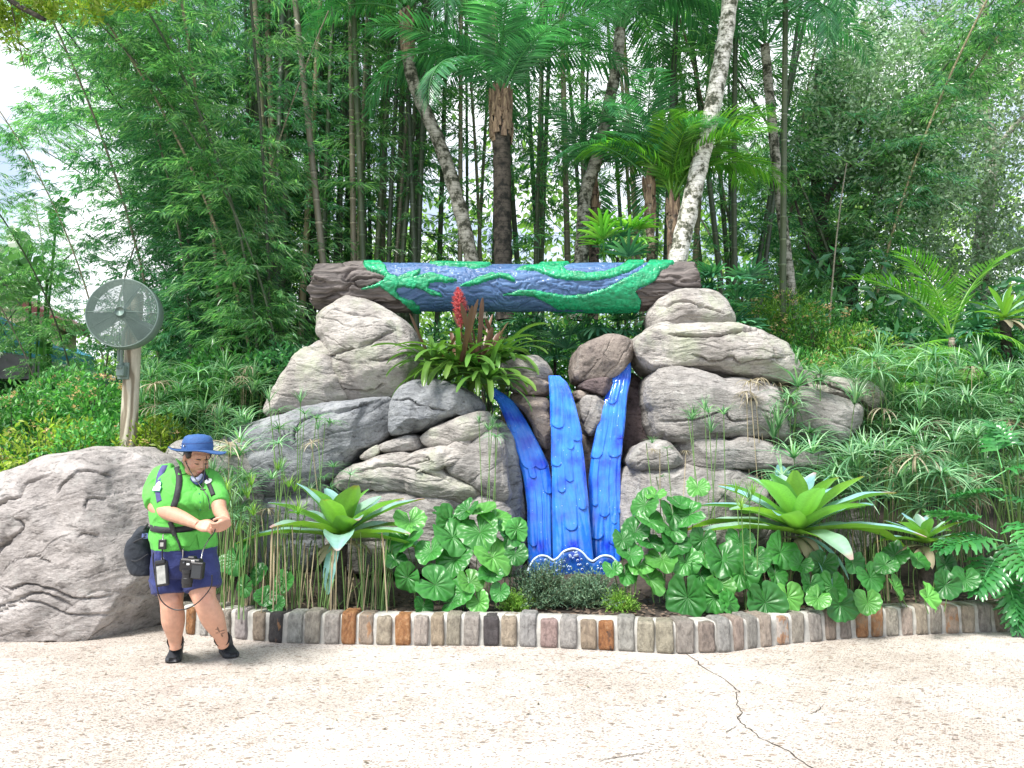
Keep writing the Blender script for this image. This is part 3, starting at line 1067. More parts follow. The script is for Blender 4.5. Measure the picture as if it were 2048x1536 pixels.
# middle
GM = "rocks behind the glass streams"
rock([(985, 742), (1030, 721), (1076, 717), (1092, 730), (1099, 758), (1097, 770), (1048, 762), (1015, 756)], 8.55, 0.4, GREY, "grey capstone between the bromeliad and the middle glass stream", seed=16, n=3.5)
rock([(1015, 754), (1048, 758), (1096, 768), (1098, 790), (1060, 797), (1025, 785)], 8.5, 0.4, BROWN, "brown rock under the grey capstone", seed=17)
rock([(1020, 784), (1062, 795), (1092, 795), (1104, 818), (1104, 871), (1096, 902), (1076, 890), (1055, 838), (1030, 805)], 8.45, 0.4, BROWN, "tall brown rock left of the middle glass stream", seed=18, n=3.4)
rock([(1058, 845), (1080, 890), (1110, 890), (1112, 1120), (1060, 1120)], 8.6, 0.35, PLUM, "dark rock in the gap between the curved and middle streams", seed=19)  # added backing; its dark plum colour paints the shade of the gap
rock([(1140, 740), (1147, 709), (1168, 692), (1206, 680), (1240, 680), (1257, 694), (1255, 720), (1240, 745), (1222, 760), (1178, 765), (1146, 768)], 8.5, 0.42, BROWN, "rounded brown rock on top between two glass streams", seed=20, n=3.2, tilt=.9)
rock([(1150, 777), (1171, 762), (1222, 759), (1222, 780), (1203, 796), (1183, 789)], 8.42, 0.35, PLUM, "dark plum wedge rock under the rounded brown rock", seed=21, n=4)
rock([(1147, 779), (1180, 788), (1170, 800), (1150, 804)], 8.45, 0.3, BROWN, "little brown chock stone beside the middle stream", seed=22)
rock([(1155, 802), (1178, 792), (1208, 797), (1202, 843), (1187, 873), (1167, 870), (1160, 829)], 8.42, 0.35, GREY, "upright grey rock in the gap behind the streams", seed=23, n=3.4, tilt=1.2)
rock([(1150, 872), (1190, 872), (1200, 906), (1200, 1120), (1150, 1120)], 8.5, 0.35, BROWN, "dark brown rock low in the gap between the streams", seed=24)
rock([(1235, 760), (1290, 750), (1310, 860), (1310, 1120), (1225, 1120), (1235, 900)], 8.8, 0.35, PLUM, "shadowed dark rock behind the tall straight stream", seed=25)  # backing put behind the stream, the opening's shade is in its colour
# right stack
rock([(1294, 637), (1311, 613), (1324, 600), (1363, 594), (1408, 595), (1433, 608), (1437, 625), (1448, 645), (1448, 668), (1395, 676), (1347, 674), (1298, 668)],
     8.75, 0.55, TAN, "pale cap rock carrying the plain end of the log", seed=26, tilt=0.1, n=3.2,
     cracks=[(c6((310, 200), (420, 190), (520, 205), (600, 230), (700, 260)), 3, .03)])
rock([(1264, 692), (1278, 669), (1304, 658), (1347, 660), (1395, 665), (1451, 659), (1480, 664), (1526, 684), (1567, 708), (1590, 736), (1606, 758), (1584, 772), (1542, 770), (1503, 764), (1467, 760), (1428, 755), (1382, 745), (1340, 743), (1311, 748), (1288, 738), (1271, 716)],
     8.4, 0.65, TAN, "big overhanging pale rock with a long dark fissure", seed=27, tilt=-0.05, n=2.8,
     cracks=[(c6((350, 385), (450, 400), (560, 402), (640, 400), (740, 370), (830, 345), (900, 350)), 3, .05), (c6((760, 560), (900, 530), (1050, 515)), 2.6, .035), (c6((880, 360), (930, 450), (1000, 560)), 2, .02), (c6((480, 500), (600, 540), (700, 520), (760, 560)), 3, .03)])
rock([(1288, 775), (1300, 752), (1330, 741), (1363, 745), (1408, 757), (1477, 762), (1526, 770), (1555, 786), (1562, 815), (1570, 845), (1592, 872), (1580, 890), (1542, 885), (1503, 876), (1428, 879), (1363, 882), (1317, 884), (1300, 866), (1289, 822)],
     8.25, 0.6, GREY, "wide grey wood-grained rock below the overhanging rock", seed=28, tilt=0.03, n=3.2,
     cracks=[(c6((300, 880), (420, 880), (560, 860), (660, 825), (720, 880), (850, 870)), 2.6, .03), (c6((1080, 720), (1060, 800), (1150, 900), (1200, 960)), 2.6, .035), (c6((860, 800), (950, 840), (1000, 830)), 2, .02)])
rock([(1575, 738), (1620, 758), (1705, 759), (1738, 786), (1760, 809), (1745, 832), (1666, 808), (1617, 792), (1588, 776)], 8.5, 0.5, TAN, "pale tail rock reaching into the sedges", seed=29, tilt=-0.2,
     cracks=[(c6((1210, 660), (1330, 690), (1450, 740)), 3, .03)])
rock([(1550, 785), (1591, 773), (1662, 803), (1700, 816), (1690, 860), (1650, 890), (1604, 893), (1582, 868), (1558, 850), (1545, 817)], 8.3, 0.5, GREY, "grey rock tucked under the pale tail rock", seed=30, tilt=-.3)
rock([(1250, 920), (1272, 888), (1330, 883), (1362, 918), (1358, 933), (1298, 936), (1257, 934)], 8.0, 0.42, GREY, "small rounded grey rock beside the straight glass stream", seed=31, tilt=.3)
rock([(1335, 882), (1395, 880), (1493, 886), (1591, 903), (1645, 906), (1660, 935), (1558, 940), (1460, 940), (1382, 945), (1358, 925)], 8.05, 0.45, GREY, "thin layered grey rock above the rounded base rock", seed=32, tilt=-.05)
rock([(1240, 960), (1256, 937), (1304, 934), (1363, 936), (1454, 940), (1520, 965), (1530, 1140), (1265, 1150), (1246, 1060), (1238, 1000)], 7.95, 0.5, GREY, "large rounded base rock with ringed grain behind the leaves", seed=33, n=2.5, tilt=0.9)
rock([(1500, 950), (1600, 935), (1680, 930), (1720, 960), (1730, 1140), (1500, 1140)], 8.7, 0.5, GREY, "broad grey rock almost hidden by the sedges", seed=34)


# ------------------------------------------------------------------ the log
def lc(*pts): return np.array([(600 + a / 2.4976, 480 + b / 2.4976) for a, b in pts])


LY = 8.72
GREENS = [
    lc((308, 108), (395, 108), (430, 135), (440, 165), (490, 183), (560, 160), (605, 148), (600, 170), (570, 185), (660, 165), (780, 195), (785, 208), (740, 215), (690, 208), (650, 215), (640, 240), (700, 262), (715, 283), (660, 275), (600, 245), (540, 238), (490, 235), (480, 250), (500, 280), (560, 300), (600, 330), (600, 345), (560, 345), (500, 300), (440, 262), (400, 235), (340, 245), (290, 250), (330, 232), (400, 212), (430, 185), (350, 160), (325, 140)),
    lc((640, 108), (950, 108), (965, 125), (920, 143), (880, 150), (830, 140), (740, 135), (650, 126)),
    lc((790, 228), (860, 200), (900, 180), (960, 168), (1040, 170), (1075, 195), (1078, 212), (1040, 205), (1000, 190), (950, 200), (910, 215), (850, 232)),
    lc((1065, 157), (1110, 138), (1180, 130), (1290, 108), (1400, 108), (1310, 140), (1340, 158), (1430, 165), (1520, 160), (1590, 140), (1640, 108), (1740, 108), (1690, 140), (1640, 165), (1560, 190), (1480, 203), (1380, 205), (1280, 195), (1230, 180), (1180, 160), (1120, 158)),
    lc((1000, 272), (1060, 260), (1100, 245), (1170, 248), (1250, 262), (1330, 275), (1430, 268), (1520, 240), (1600, 205), (1680, 165), (1720, 140), (1750, 108), (1890, 108), (1840, 140), (1800, 160), (1780, 200), (1740, 225), (1690, 240), (1675, 260), (1705, 300), (1700, 345), (1500, 345), (1290, 340), (1220, 305), (1160, 280), (1080, 275))]
BLUEZ = lc((308, 90), (395, 118), (430, 150), (432, 190), (430, 225), (440, 262), (500, 300), (560, 345), (560, 380), (1690, 380), (1705, 310), (1675, 255), (1760, 215), (1800, 160), (1860, 108), (1900, 90))


def sdf_poly(p, poly):
    poly = np.asarray(poly, float)
    q = np.vstack([poly, poly[:1]])
    d = seg_dist(p, q)
    x, y = p[:, 0], p[:, 1]
    ins = np.zeros(len(p), bool)
    for (x0, y0), (x1, y1) in zip(q[:-1], q[1:]):
        cnd = ((y0 > y) != (y1 > y))
        xi = (x1 - x0) * (y - y0) / (y1 - y0 + 1e-12) + x0
        ins ^= cnd & (x < xi)
    return np.where(ins, -d, d)


log = thing("log", "horizontal log painted with blue water and green foliage patches resting on the rocks", "log", P(1010, 570, LY))
x0, x1 = P(633, 570, LY)[0], P(1384, 570, LY)[0]
ztop_l, zbot_l = P(700, 527, LY - .1)[2], P(700, 613, LY - .15)[2]
ztop_r, zbot_r = P(1340, 526, LY - .1)[2], P(1340, 611, LY - .15)[2]
NX, NT = 640, 150
u = np.linspace(0, 1, NX)
th = np.linspace(0, 2 * PI, NT, endpoint=False)
U, TH = np.meshgrid(u, th, indexing='ij')
Xg = x0 + (x1 - x0) * U
zt = ztop_l + (ztop_r - ztop_l) * U + 0.012 * np.sin(U * 9)
zb = zbot_l + (zbot_r - zbot_l) * U - 0.02 * np.sin(U * 3.1)
rz_, cz_ = (zt - zb) / 2, (zt + zb) / 2
ry_ = rz_ * 1.02
base = np.stack([Xg, LY - np.cos(TH) * ry_, cz_ + np.sin(TH) * rz_], -1).reshape(-1, 3)   # th=0 faces the camera
nrm = np.stack([0 * Xg, -np.cos(TH), np.sin(TH)], -1).reshape(-1, 3)
# pixel coordinates of each point; the far side copies the pattern of the near side
yy = base[:, 1]
dz = (base[:, 2] - CAMH)
yf = LY - np.abs(np.cos(TH.ravel())) * ry_.ravel()
den = yf * math.cos(PITCH) + dz * math.sin(PITCH)
pxl = 1024 + FPX * base[:, 0] / den
pyl = 768 - FPX * (dz * math.cos(PITCH) - yf * math.sin(PITCH)) / den
pp = np.c_[pxl, pyl]
sd = [sdf_poly(pp + 1.2 * np.c_[vnoise(np.c_[pp * .12, 0 * pxl]), vnoise(np.c_[pp * .12, 0 * pxl + 5])], g) for g in GREENS]
sd[2] = np.where(base[:, 1] > LY, 50.0, sd[2])
sb = sdf_poly(pp, BLUEZ)
g_in = np.minimum.reduce(sd)
arc = (TH.ravel() * 0.27)
q3 = np.c_[base[:, 0], arc, 0 * arc]
w = fbm(q3 * 3.0, 3, 2)
carve_b = np.abs(vnoise(np.c_[q3[:, 0] * 5.5 + w * 2, q3[:, 1] * 36 + w * 6, 0 * arc], 3))
carve_g = np.abs(vnoise(np.c_[q3[:, 0] * 20 + w * 2, q3[:, 1] * 44 + w * 5, 0 * arc], 8))
bark = fbm(np.c_[q3[:, 0] * 2.2, q3[:, 1] * 26 + w * 2, 0 * arc], 4, 5)
bark2 = np.minimum(np.abs(vnoise(np.c_[q3[:, 0] * 1.3, q3[:, 1] * 12 + w * 1.5, 0 * arc], 15)) * 5, 1)
edge = np.clip(-g_in / 2.2, 0, 1)
edge = edge * edge * (3 - 2 * edge)
is_g, is_b = g_in < 0, sb < 0
disp = np.where(is_g, 0.004 + 0.03 * edge + 0.011 * np.minimum(carve_g * 2.4, 1) * edge, np.where(is_b, 0.017 * np.minimum(carve_b * 2.6, 1) + 0.006 * w, 0.030 * bark + 0.050 * bark2 - 0.03))
# flared, broken left end, cut right end
Ur = U.ravel()
endl = np.clip(1 - Ur / 0.07, 0, 1)
disp += endl ** 0.6 * (0.035 * np.sin(TH.ravel() * 3 + 1.0) + 0.03 * np.sin(TH.ravel() * 7) - 0.015)
endr = np.clip((Ur - 0.965) / 0.035, 0, 1)
disp += endr * (0.03 * np.sin(TH.ravel() * 4) + 0.012)
pos = base + nrm * disp[:, None]
pos[:, 0] += endl * 0.06 * np.sin(TH.ravel() * 5 + .4) * np.cos(TH.ravel() * 2) + endr * 0.03 * np.sin(TH.ravel() * 4 + 2)
quads = grid_faces(NX, NT, False, True)[:, ::-1]
fc = quads.mean(1).astype(int)
which = np.full(len(quads), -2)
fg = g_in[quads].mean(1) < 0
fb = sb[quads].mean(1) < 0
which[fb] = -1
sdq = np.stack([s_[quads].mean(1) for s_ in sd], -1)
which[fg] = np.argmin(sdq, 1)[fg]


def sub(V, F, name, mat, parent, label=None):
    ids, inv = np.unique(F.ravel(), return_inverse=True)
    return mk(name, V[ids], inv.reshape(F.shape), mat, parent, label=label)


sub(pos, quads[which == -1], "painted_water", LBLUE, log, "blue painted carved water surface")
FRB = quads[which == -2]
mid_x = (x0 + x1) / 2
lf = pos[FRB[:, 0], 0] < mid_x
# bark shells with end grain caps
for sel, col_i, sgn in ((lf, 0, -1), (~lf, NX - 1, 1)):
    ids, inv = np.unique(FRB[sel].ravel(), return_inverse=True)
    V_ = pos[ids]
    F_ = [inv.reshape(-1, 4)]
    ring = pos[col_i * NT:(col_i + 1) * NT]
    c_ = ring.mean(0)
    rings = [ring]
    for k, (s_, dx) in enumerate(((0.86, .02), (0.7, -.05), (.45, -.07), (.2, -.08))):
        r_ = c_ + (ring - c_) * s_
        r_[:, 0] += sgn * dx + RNG.normal(0, .012, NT)
        rings.append(r_)
    nb = len(V_)
    V_ = np.vstack([V_] + rings)
    cf_ = grid_faces(len(rings), NT, False, True)
    F_.append((cf_ if sgn < 0 else cf_[:, ::-1]) + nb)
    F_.append([nb + 4 * NT + k for k in range(NT)])
    mk("bark", V_, F_, BARK, log)
for k in range(5):
    if (which == k).any():
        sub(pos, quads[which == k], "green_patch", LGREEN, log)

# ------------------------------------------------------------------ blue glass cascade
def stream(left, right, Y, thick, label, seed, lean):
    l, r = np.array(left, float), np.array(right, float)
    NV, NU = 420, 56
    v = np.linspace(max(l[0, 1], r[0, 1]), min(l[-1, 1], r[-1, 1]), NV)
    lx, rx = np.interp(v, l[:, 1], l[:, 0]), np.interp(v, r[:, 1], r[:, 0])
    k = np.ones(9) / 9
    lx = np.convolve(np.pad(lx, 4, 'edge'), k, 'valid'); rx = np.convolve(np.pad(rx, 4, 'edge'), k, 'valid')
    rg = random.Random(seed)
    Lp = v[-1] - v[0]
    # scalloped outline and layered drips: each drip is a long lobe that ends in a round lip
    uu = np.linspace(0, 1, NU)
    Vg, Ug = np.meshgrid(v, uu, indexing='ij')
    wid = (rx - lx)[:, None]
    Xp = Ug * wid
    H = np.zeros_like(Vg)
    y = v[-1] + 30
    lobes = []
    while y > v[0] + 15:
        row_w = np.interp(y, v, rx - lx)
        nl = max(2, int(round(row_w / rg.uniform(18, 30))))
        c0 = rg.uniform(-.15, .15)
        for q in range(nl + 1):
            lobes.append(((q + .5 + c0) / nl + rg.uniform(-.06, .06), y + rg.uniform(-45, 45), row_w / nl * rg.uniform(.22, .55), rg.uniform(120, 340)))
        y -= rg.uniform(62, 105)
    lobes.sort(key=lambda t: -t[1])
    for (cu, yb, hw, ln) in lobes:
        cx = cu * wid
        dx = (Xp - cx) / hw
        yc = yb - hw
        below = np.clip((Vg - yc) / hw, 0, None)
        rr = dx ** 2 + below ** 2
        fade = np.clip((Vg - (yb - ln)) / ln, 0, 1) ** 0.8
        ins = (rr < 1) & (Vg > yb - ln)
        lip = np.sqrt(np.clip(1 - rr, 0, 1))
        body = np.minimum(1, lip * 2.2) * (0.35 + 0.65 * np.clip(1 - (yb - Vg) / (ln * .7), 0, 1))
        H = np.maximum(H, np.where(ins, body * fade, 0))
    sk = 7 * np.sin(Vg / 19 + seed)
    edge = 1 - np.abs(2 * Ug - 1) ** 6
    # outer scallops follow lobes of the edge columns
    e_l, e_r = H[:, 4], H[:, -5]
    X = lx[:, None] - 2.0 * (e_l[:, None]) * (1 - Ug) + Xp + 2.0 * e_r[:, None] * Ug
    W = P(X, Vg, Y)
    fr = W.copy()
    ll = (Vg - v[0]) / Lp
    back = lean * (1 - ll) ** 2          # the top curves back over the rocks
    fr[..., 1] += back - thick * (0.35 + 0.65 * np.clip(edge, 0, 1) ** .5) - H * 0.024 - .004 * np.abs(np.sin(Ug * 17 + 2.5 * np.sin(Vg / 60 + seed)))
    fr += (fbm(np.stack([W[..., 0] * 9, W[..., 2] * 5, W[..., 1] * 0], -1).reshape(-1, 3), 3, seed) * .006).reshape(fr.shape[:2])[..., None] * np.array([0, 1, 0])
    bk = W.copy()
    bk[..., 1] += back + thick * 0.4
    nf = NV * NU
    V = np.vstack([fr.reshape(-1, 3), bk.reshape(-1, 3)])
    g = grid_faces(NV, NU)
    F = [g[:, ::-1], g + nf]
    b = []
    for i in range(NV - 1):
        b.append([i * NU, (i + 1) * NU, nf + (i + 1) * NU, nf + i * NU][::-1])
        b.append([i * NU + NU - 1, (i + 1) * NU + NU - 1, nf + (i + 1) * NU + NU - 1, nf + i * NU + NU - 1])
    for j in range(NU - 1):
        b.append([j, j + 1, nf + j + 1, nf + j])
        k0 = (NV - 1) * NU
        b.append([k0 + j, k0 + j + 1, nf + k0 + j + 1, nf + k0 + j][::-1])
    F.append(np.array(b))
    o = mk("glass_stream", V, F, GLASS, None, origin=np.array([W[-1, NU // 2, 0], Y, W[-1, 0, 2]]))
    return tag(o, label, "sculpture", "blue glass streams of the cascade")


stream([(965, 768), (967, 772), (995, 800), (1013, 843), (1030, 899), (1046, 952), (1055, 1012), (1056, 1100), (1057, 1150)],
       [(985, 768), (1006, 780), (1030, 800), (1055, 843), (1080, 892), (1097, 930), (1102, 959), (1106, 1012), (1108, 1150)],
       7.9, .05, "blue glass stream curving out from under the bromeliad leaves", 3, 0.5)
stream([(1101, 744), (1104, 793), (1105, 941), (1106, 1029), (1108, 1150)],
       [(1123, 744), (1138, 757), (1146, 775), (1154, 805), (1164, 857), (1171, 927), (1176, 994), (1181, 1064), (1187, 1150)],
       7.75, .06, "broad blue glass stream standing in the middle with thick drips", 5, 0.4)
stream([(1252, 708), (1234, 748), (1213, 800), (1199, 850), (1185, 913), (1178, 959), (1180, 1047), (1186, 1150)],
       [(1272, 708), (1271, 748), (1262, 786), (1255, 836), (1248, 885), (1243, 927), (1241, 1012), (1240, 1150)],
       7.9, .05, "tall blue glass stream rising to the top of the rocks beside the overhanging rock", 8, 0.45)

# splash plate: wavy slab with a pale rim
wave = thing("glass_splash", "dark blue glass splash plate with a pale wavy rim under the streams", "sculpture", P(1150, 1175, 7.5))
rim = [(1056, 1140), (1062, 1127), (1070, 1116), (1082, 1110), (1095, 1112), (1106, 1119), (1116, 1114), (1126, 1103), (1136, 1098), (1147, 1096), (1158, 1099), (1167, 1106), (1176, 1116), (1185, 1121), (1194, 1116), (1203, 1111), (1214, 1110), (1224, 1113), (1233, 1122), (1240, 1130)]
rimp = spline(np.array(rim, float), 120)
top = P(rimp[:, 0], rimp[:, 1], 7.5)
bot = P(rimp[:, 0], np.full(120, 1195.0), 7.5)
rows = np.linspace(0, 1, 16)
Wv = top[None] * (1 - rows[:, None, None]) + bot[None] * rows[:, None, None]
pr = np.sqrt(np.clip(1 - (1 - np.clip(rows * 6, 0, 1)) ** 2, 0, 1))
fr, bk = Wv.copy(), Wv.copy()
fr[..., 1] -= 0.035 * pr[:, None] + .01 + 0.012 * np.sin(Wv[..., 0] * 30)
bk[..., 1] += 0.035
Vw = np.vstack([fr.reshape(-1, 3), bk.reshape(-1, 3)])
g = grid_faces(16, 120)
b_ = [[j, j + 1, 1920 + j + 1, 1920 + j][::-1] for j in range(119)]
for i in range(15):
    b_.append([i * 120, (i + 1) * 120, 1920 + (i + 1) * 120, 1920 + i * 120])
    b_.append([i * 120 + 119, (i + 1) * 120 + 119, 1920 + (i + 1) * 120 + 119, 1920 + i * 120 + 119][::-1])
mk("glass_plate", Vw, [g, g[:, ::-1] + 1920, np.array(b_)], GLASSW, wave)
Vt, Ft = tube(P(rimp[:, 0], rimp[:, 1] + 1.5, 7.475), 0.0115, 8)
mk("rim", Vt, Ft, BUBBLE, wave)
mb = MB()
rg = random.Random(4)
for k in range(75):
    x = rg.uniform(1075, 1232)
    yb = np.interp(x, rimp[:, 0], rimp[:, 1])
    yq = yb + rg.uniform(6, 45)
    r_ = rg.choice([.005, .007, .009, .011])
    c_ = P(x, yq, 7.44)
    a = np.linspace(0, 2 * PI, 11)[:-1]
    pth = c_ + np.stack([np.cos(a) * r_, a * 0, np.sin(a) * r_], -1)
    ring_o = pth
    V_ = np.vstack([c_ + np.stack([np.cos(a) * (r_ + .002), a * 0, np.sin(a) * (r_ + .002)], -1), c_ + np.stack([np.cos(a) * (r_ - .002), a * 0 - .004, np.sin(a) * (r_ - .002)], -1)])
    mb.add(V_, grid_faces(2, 10, False, True))
tag(mb.obj("bubbles", BUBBLE, wave), kind="stuff")
# ------------------------------------------------------------------ vegetation materials
BAML = leaf_mat("bamboo_leaf", (0.13, 0.33, 0.14), (0.34, 0.56, 0.24), 0.5, 0.27, spec=.8)
BAML2 = leaf_mat("bamboo_leaf_dark", (0.075, 0.25, 0.13), (0.20, 0.43, 0.21), 0.45, 0.27, spec=.8)
YEL = leaf_mat("yellow_green_leaf", (0.26, 0.36, 0.05), (0.42, 0.48, 0.09), 0.45, 0.45)
FAR = leaf_mat("far_leaf", (0.28, 0.48, 0.12), (0.50, 0.66, 0.24), 0.45, 0.5)
OAK = leaf_mat("small_oak_leaf", (0.22, 0.35, 0.22), (0.46, 0.60, 0.42), 0.3, 0.3, spec=0.8)  # pale grey tones also paint sky reflected off the glossy leaves
PALML = leaf_mat("palm_leaf", (0.07, 0.26, 0.12), (0.15, 0.42, 0.19), 0.35, 0.33, spec=0.6)
PALMY = leaf_mat("palm_leaf_bright", (0.13, 0.36, 0.05), (0.26, 0.48, 0.08), 0.42, 0.35, spec=0.5)
SHRUB = leaf_mat("shrub_leaf", (0.08, 0.29, 0.08), (0.22, 0.48, 0.13), 0.35, 0.4)
SEDGE = leaf_mat("sedge_leaf", (0.12, 0.30, 0.14), (0.34, 0.52, 0.30), 0.3, 0.35, spec=0.6)
DRY = leaf_mat("dry_leaf", (0.32, 0.28, 0.19), (0.50, 0.45, 0.33), 0.25, 0.6, spec=0.2, tcol=(1.2, 1.1, .9))
BROM = leaf_mat("bromeliad_leaf", (0.22, 0.42, 0.06), (0.28, 0.48, 0.09), 0.25, 0.33, var=0.15, spec=0.5, fine=0.25)
def two_sided(m, top):
    """the upper side of the blade wears a pale waxy bloom"""
    nt = m.node_tree
    b = nt.nodes["Principled BSDF"]
    src = b.inputs["Base Color"].links[0].from_socket
    g = nt.nodes.new("ShaderNodeNewGeometry")
    at = N(nt, "ShaderNodeAttribute", attribute_name="Col")
    v = coords(nt, (1, 1, 1))
    n = noise(nt, v, 14, 4, .6)
    tc_ = ramp(nt, n.outputs["Fac"], [(.3, tuple(x * .75 for x in top)), (.7, top)]).outputs["Color"]
    tc_ = mix(nt, 1.0, tc_, at.outputs["Color"], 'MULTIPLY')
    L(nt, mix(nt, g.outputs["Backfacing"], tc_, src), b.inputs["Base Color"])


two_sided(BROM, (0.33, 0.52, 0.42))
AECH = leaf_mat("straplike_leaf", (0.06, 0.17, 0.045), (0.13, 0.28, 0.07), 0.25, 0.3, var=0.3, spec=0.5)
MAROON = leaf_mat("maroon_leaf", (0.14, 0.075, 0.055), (0.20, 0.12, 0.07), 0.2, 0.35, spec=0.5)
LEOP = leaf_mat("leopard_leaf", (0.05, 0.235, 0.045), (0.085, 0.33, 0.055), 0.22, 0.36, var=0.18, spec=0.45, fine=0.3)
PHIL = leaf_mat("philodendron_leaf", (0.045, 0.22, 0.06), (0.08, 0.30, 0.08), 0.25, 0.28, var=0.2, spec=0.6)
RHAP = leaf_mat("lady_palm_leaf", (0.06, 0.22, 0.12), (0.15, 0.38, 0.20), 0.25, 0.35, spec=0.5)
JUNI = leaf_mat("juniper_leaf", (0.10, 0.20, 0.12), (0.24, 0.34, 0.20), 0.15, 0.55)
FERN = leaf_mat("fern_leaf", (0.18, 0.36, 0.06), (0.32, 0.48, 0.10), 0.4, 0.45)
BANA = leaf_mat("banana_leaf", (0.06, 0.20, 0.05), (0.10, 0.28, 0.05), 0.45, 0.35, spec=0.5)
FLOWO = leaf_mat("orange_blossom", (0.80, 0.52, 0.28), (0.88, 0.70, 0.45), 0.3, 0.6, tcol=(1.1, 1, .8))
RED = leaf_mat("red_flower_spike", (0.80, 0.20, 0.22), (0.88, 0.42, 0.42), 0.25, 0.4, tcol=(1.2, .6, .6))

def culm_mat(name, a, b_, ring):
    m, nt, b = new_mat(name)
    v = coords(nt, (1, 1, .12))
    n = noise(nt, v, 14, 5, 0.65)
    c = ramp(nt, n.outputs["Fac"], [(0.3, a), (0.7, b_)]).outputs["Color"]
    at = N(nt, "ShaderNodeAttribute", attribute_name="Col")
    c = mix(nt, 1.0, c, at.outputs["Color"], 'MULTIPLY')
    oi = nt.nodes.new("ShaderNodeObjectInfo")
    c = mix(nt, 0.6, c, ramp(nt, oi.outputs["Random"], [(0, (0.5, .55, .6)), (0.5, (1, 1, 1)), (1, (1.6, 1.5, 1.2))]).outputs["Color"], 'MULTIPLY')
    L(nt, c, b.inputs["Base Color"])
    b.inputs["Roughness"].default_value = 0.45
    return m


CULM = culm_mat("bamboo_culm", (0.035, 0.055, 0.035), (0.075, 0.10, 0.055), None)
CULMT = culm_mat("bamboo_culm_tan", (0.16, 0.15, 0.10), (0.26, 0.23, 0.16), None)
TRUNK = carved("dark_bark", (0.09, 0.075, 0.065), (0.03, 0.026, 0.024), 0.85, s=14, strength=0.8)
STEM = simple("green_stem", (0.12, 0.22, 0.06), 0.5, var=0.3, nscale=5)
STEMD = simple("dry_stem", (0.36, 0.30, 0.19), 0.7, var=0.3, nscale=5)
FIBRE = carved("palm_fibre", (0.36, 0.26, 0.17), (0.10, 0.06, 0.045), 0.85, fr=(1, 1, .2), s=22, strength=1.0)

m, nt, b = new_mat("palm_trunk_mottled")
v = coords(nt)
n = noise(nt, v, 8.0, 8, 0.72)
rg_ = N(nt, "ShaderNodeTexWave", Scale=5.0, Distortion=4.0, Detail=3.0)
rg_.bands_direction = 'Z'
L(nt, v, rg_.inputs["Vector"])
c = ramp(nt, n.outputs["Fac"], [(0.40, (0.04, 0.05, 0.03)), (0.455, (0.16, 0.16, 0.12)), (0.50, (0.50, 0.49, 0.45)), (0.62, (0.80, 0.78, 0.75))]).outputs["Color"]
c = mix(nt, 0.55, c, ramp(nt, rg_.outputs["Fac"], [(0.0, 0.25), (0.15, 1.0)]).outputs["Color"], 'MULTIPLY')
oi = nt.nodes.new("ShaderNodeObjectInfo")
c = mix(nt, 1.0, c, oi.outputs["Color"], 'MULTIPLY')
L(nt, c, b.inputs["Base Color"])
b.inputs["Roughness"].default_value = 0.85
bump(nt, b, n.outputs["Fac"], 0.7, 0.03)
PTRUNK = m

R_ = np.random.default_rng(5)


def leaves_mesh(pos, dirs, length, T, TF, up=None, roll=None, c=None):
    M = axes(dirs, up, roll) * np.asarray(length).reshape(-1, 1, 1)
    return scatter(T, TF, pos, M, c)


# ------------------------------------------------------------------ bamboo
T1, TF1 = leaf_template(0.075, 0, 0.12, 1)


def culm_data(H, r0, mat, bend, seed):
    rg = np.random.default_rng(seed)
    z, rr, cc = [0.0], [r0], [1.0]
    h = 0.0
    while h < H:
        seg = 0.34 + rg.uniform(-.04, .04)
        f = h / H
        r = r0 * (1 - 0.55 * f)
        z += [h + seg * .06, h + seg * .9, h + seg * .955, h + seg]
        rr += [r, r * .98, r * 1.16, r * .97]
        cc += [1.0, 1.05, 1.9, 0.5]
        h += seg
    z, rr, cc = np.array(z), np.array(rr), np.array(cc)
    x = bend * (z / H) ** 2.2 * H
    path = np.stack([x, 0 * z, z * np.sqrt(np.maximum(.2, 1 - (bend * (z / H)) ** 2))], -1)
    V, F = tube(path, rr, 8)
    return mesh_data("culm", V, F, mat, np.repeat(cc, 8)[:, None]), path


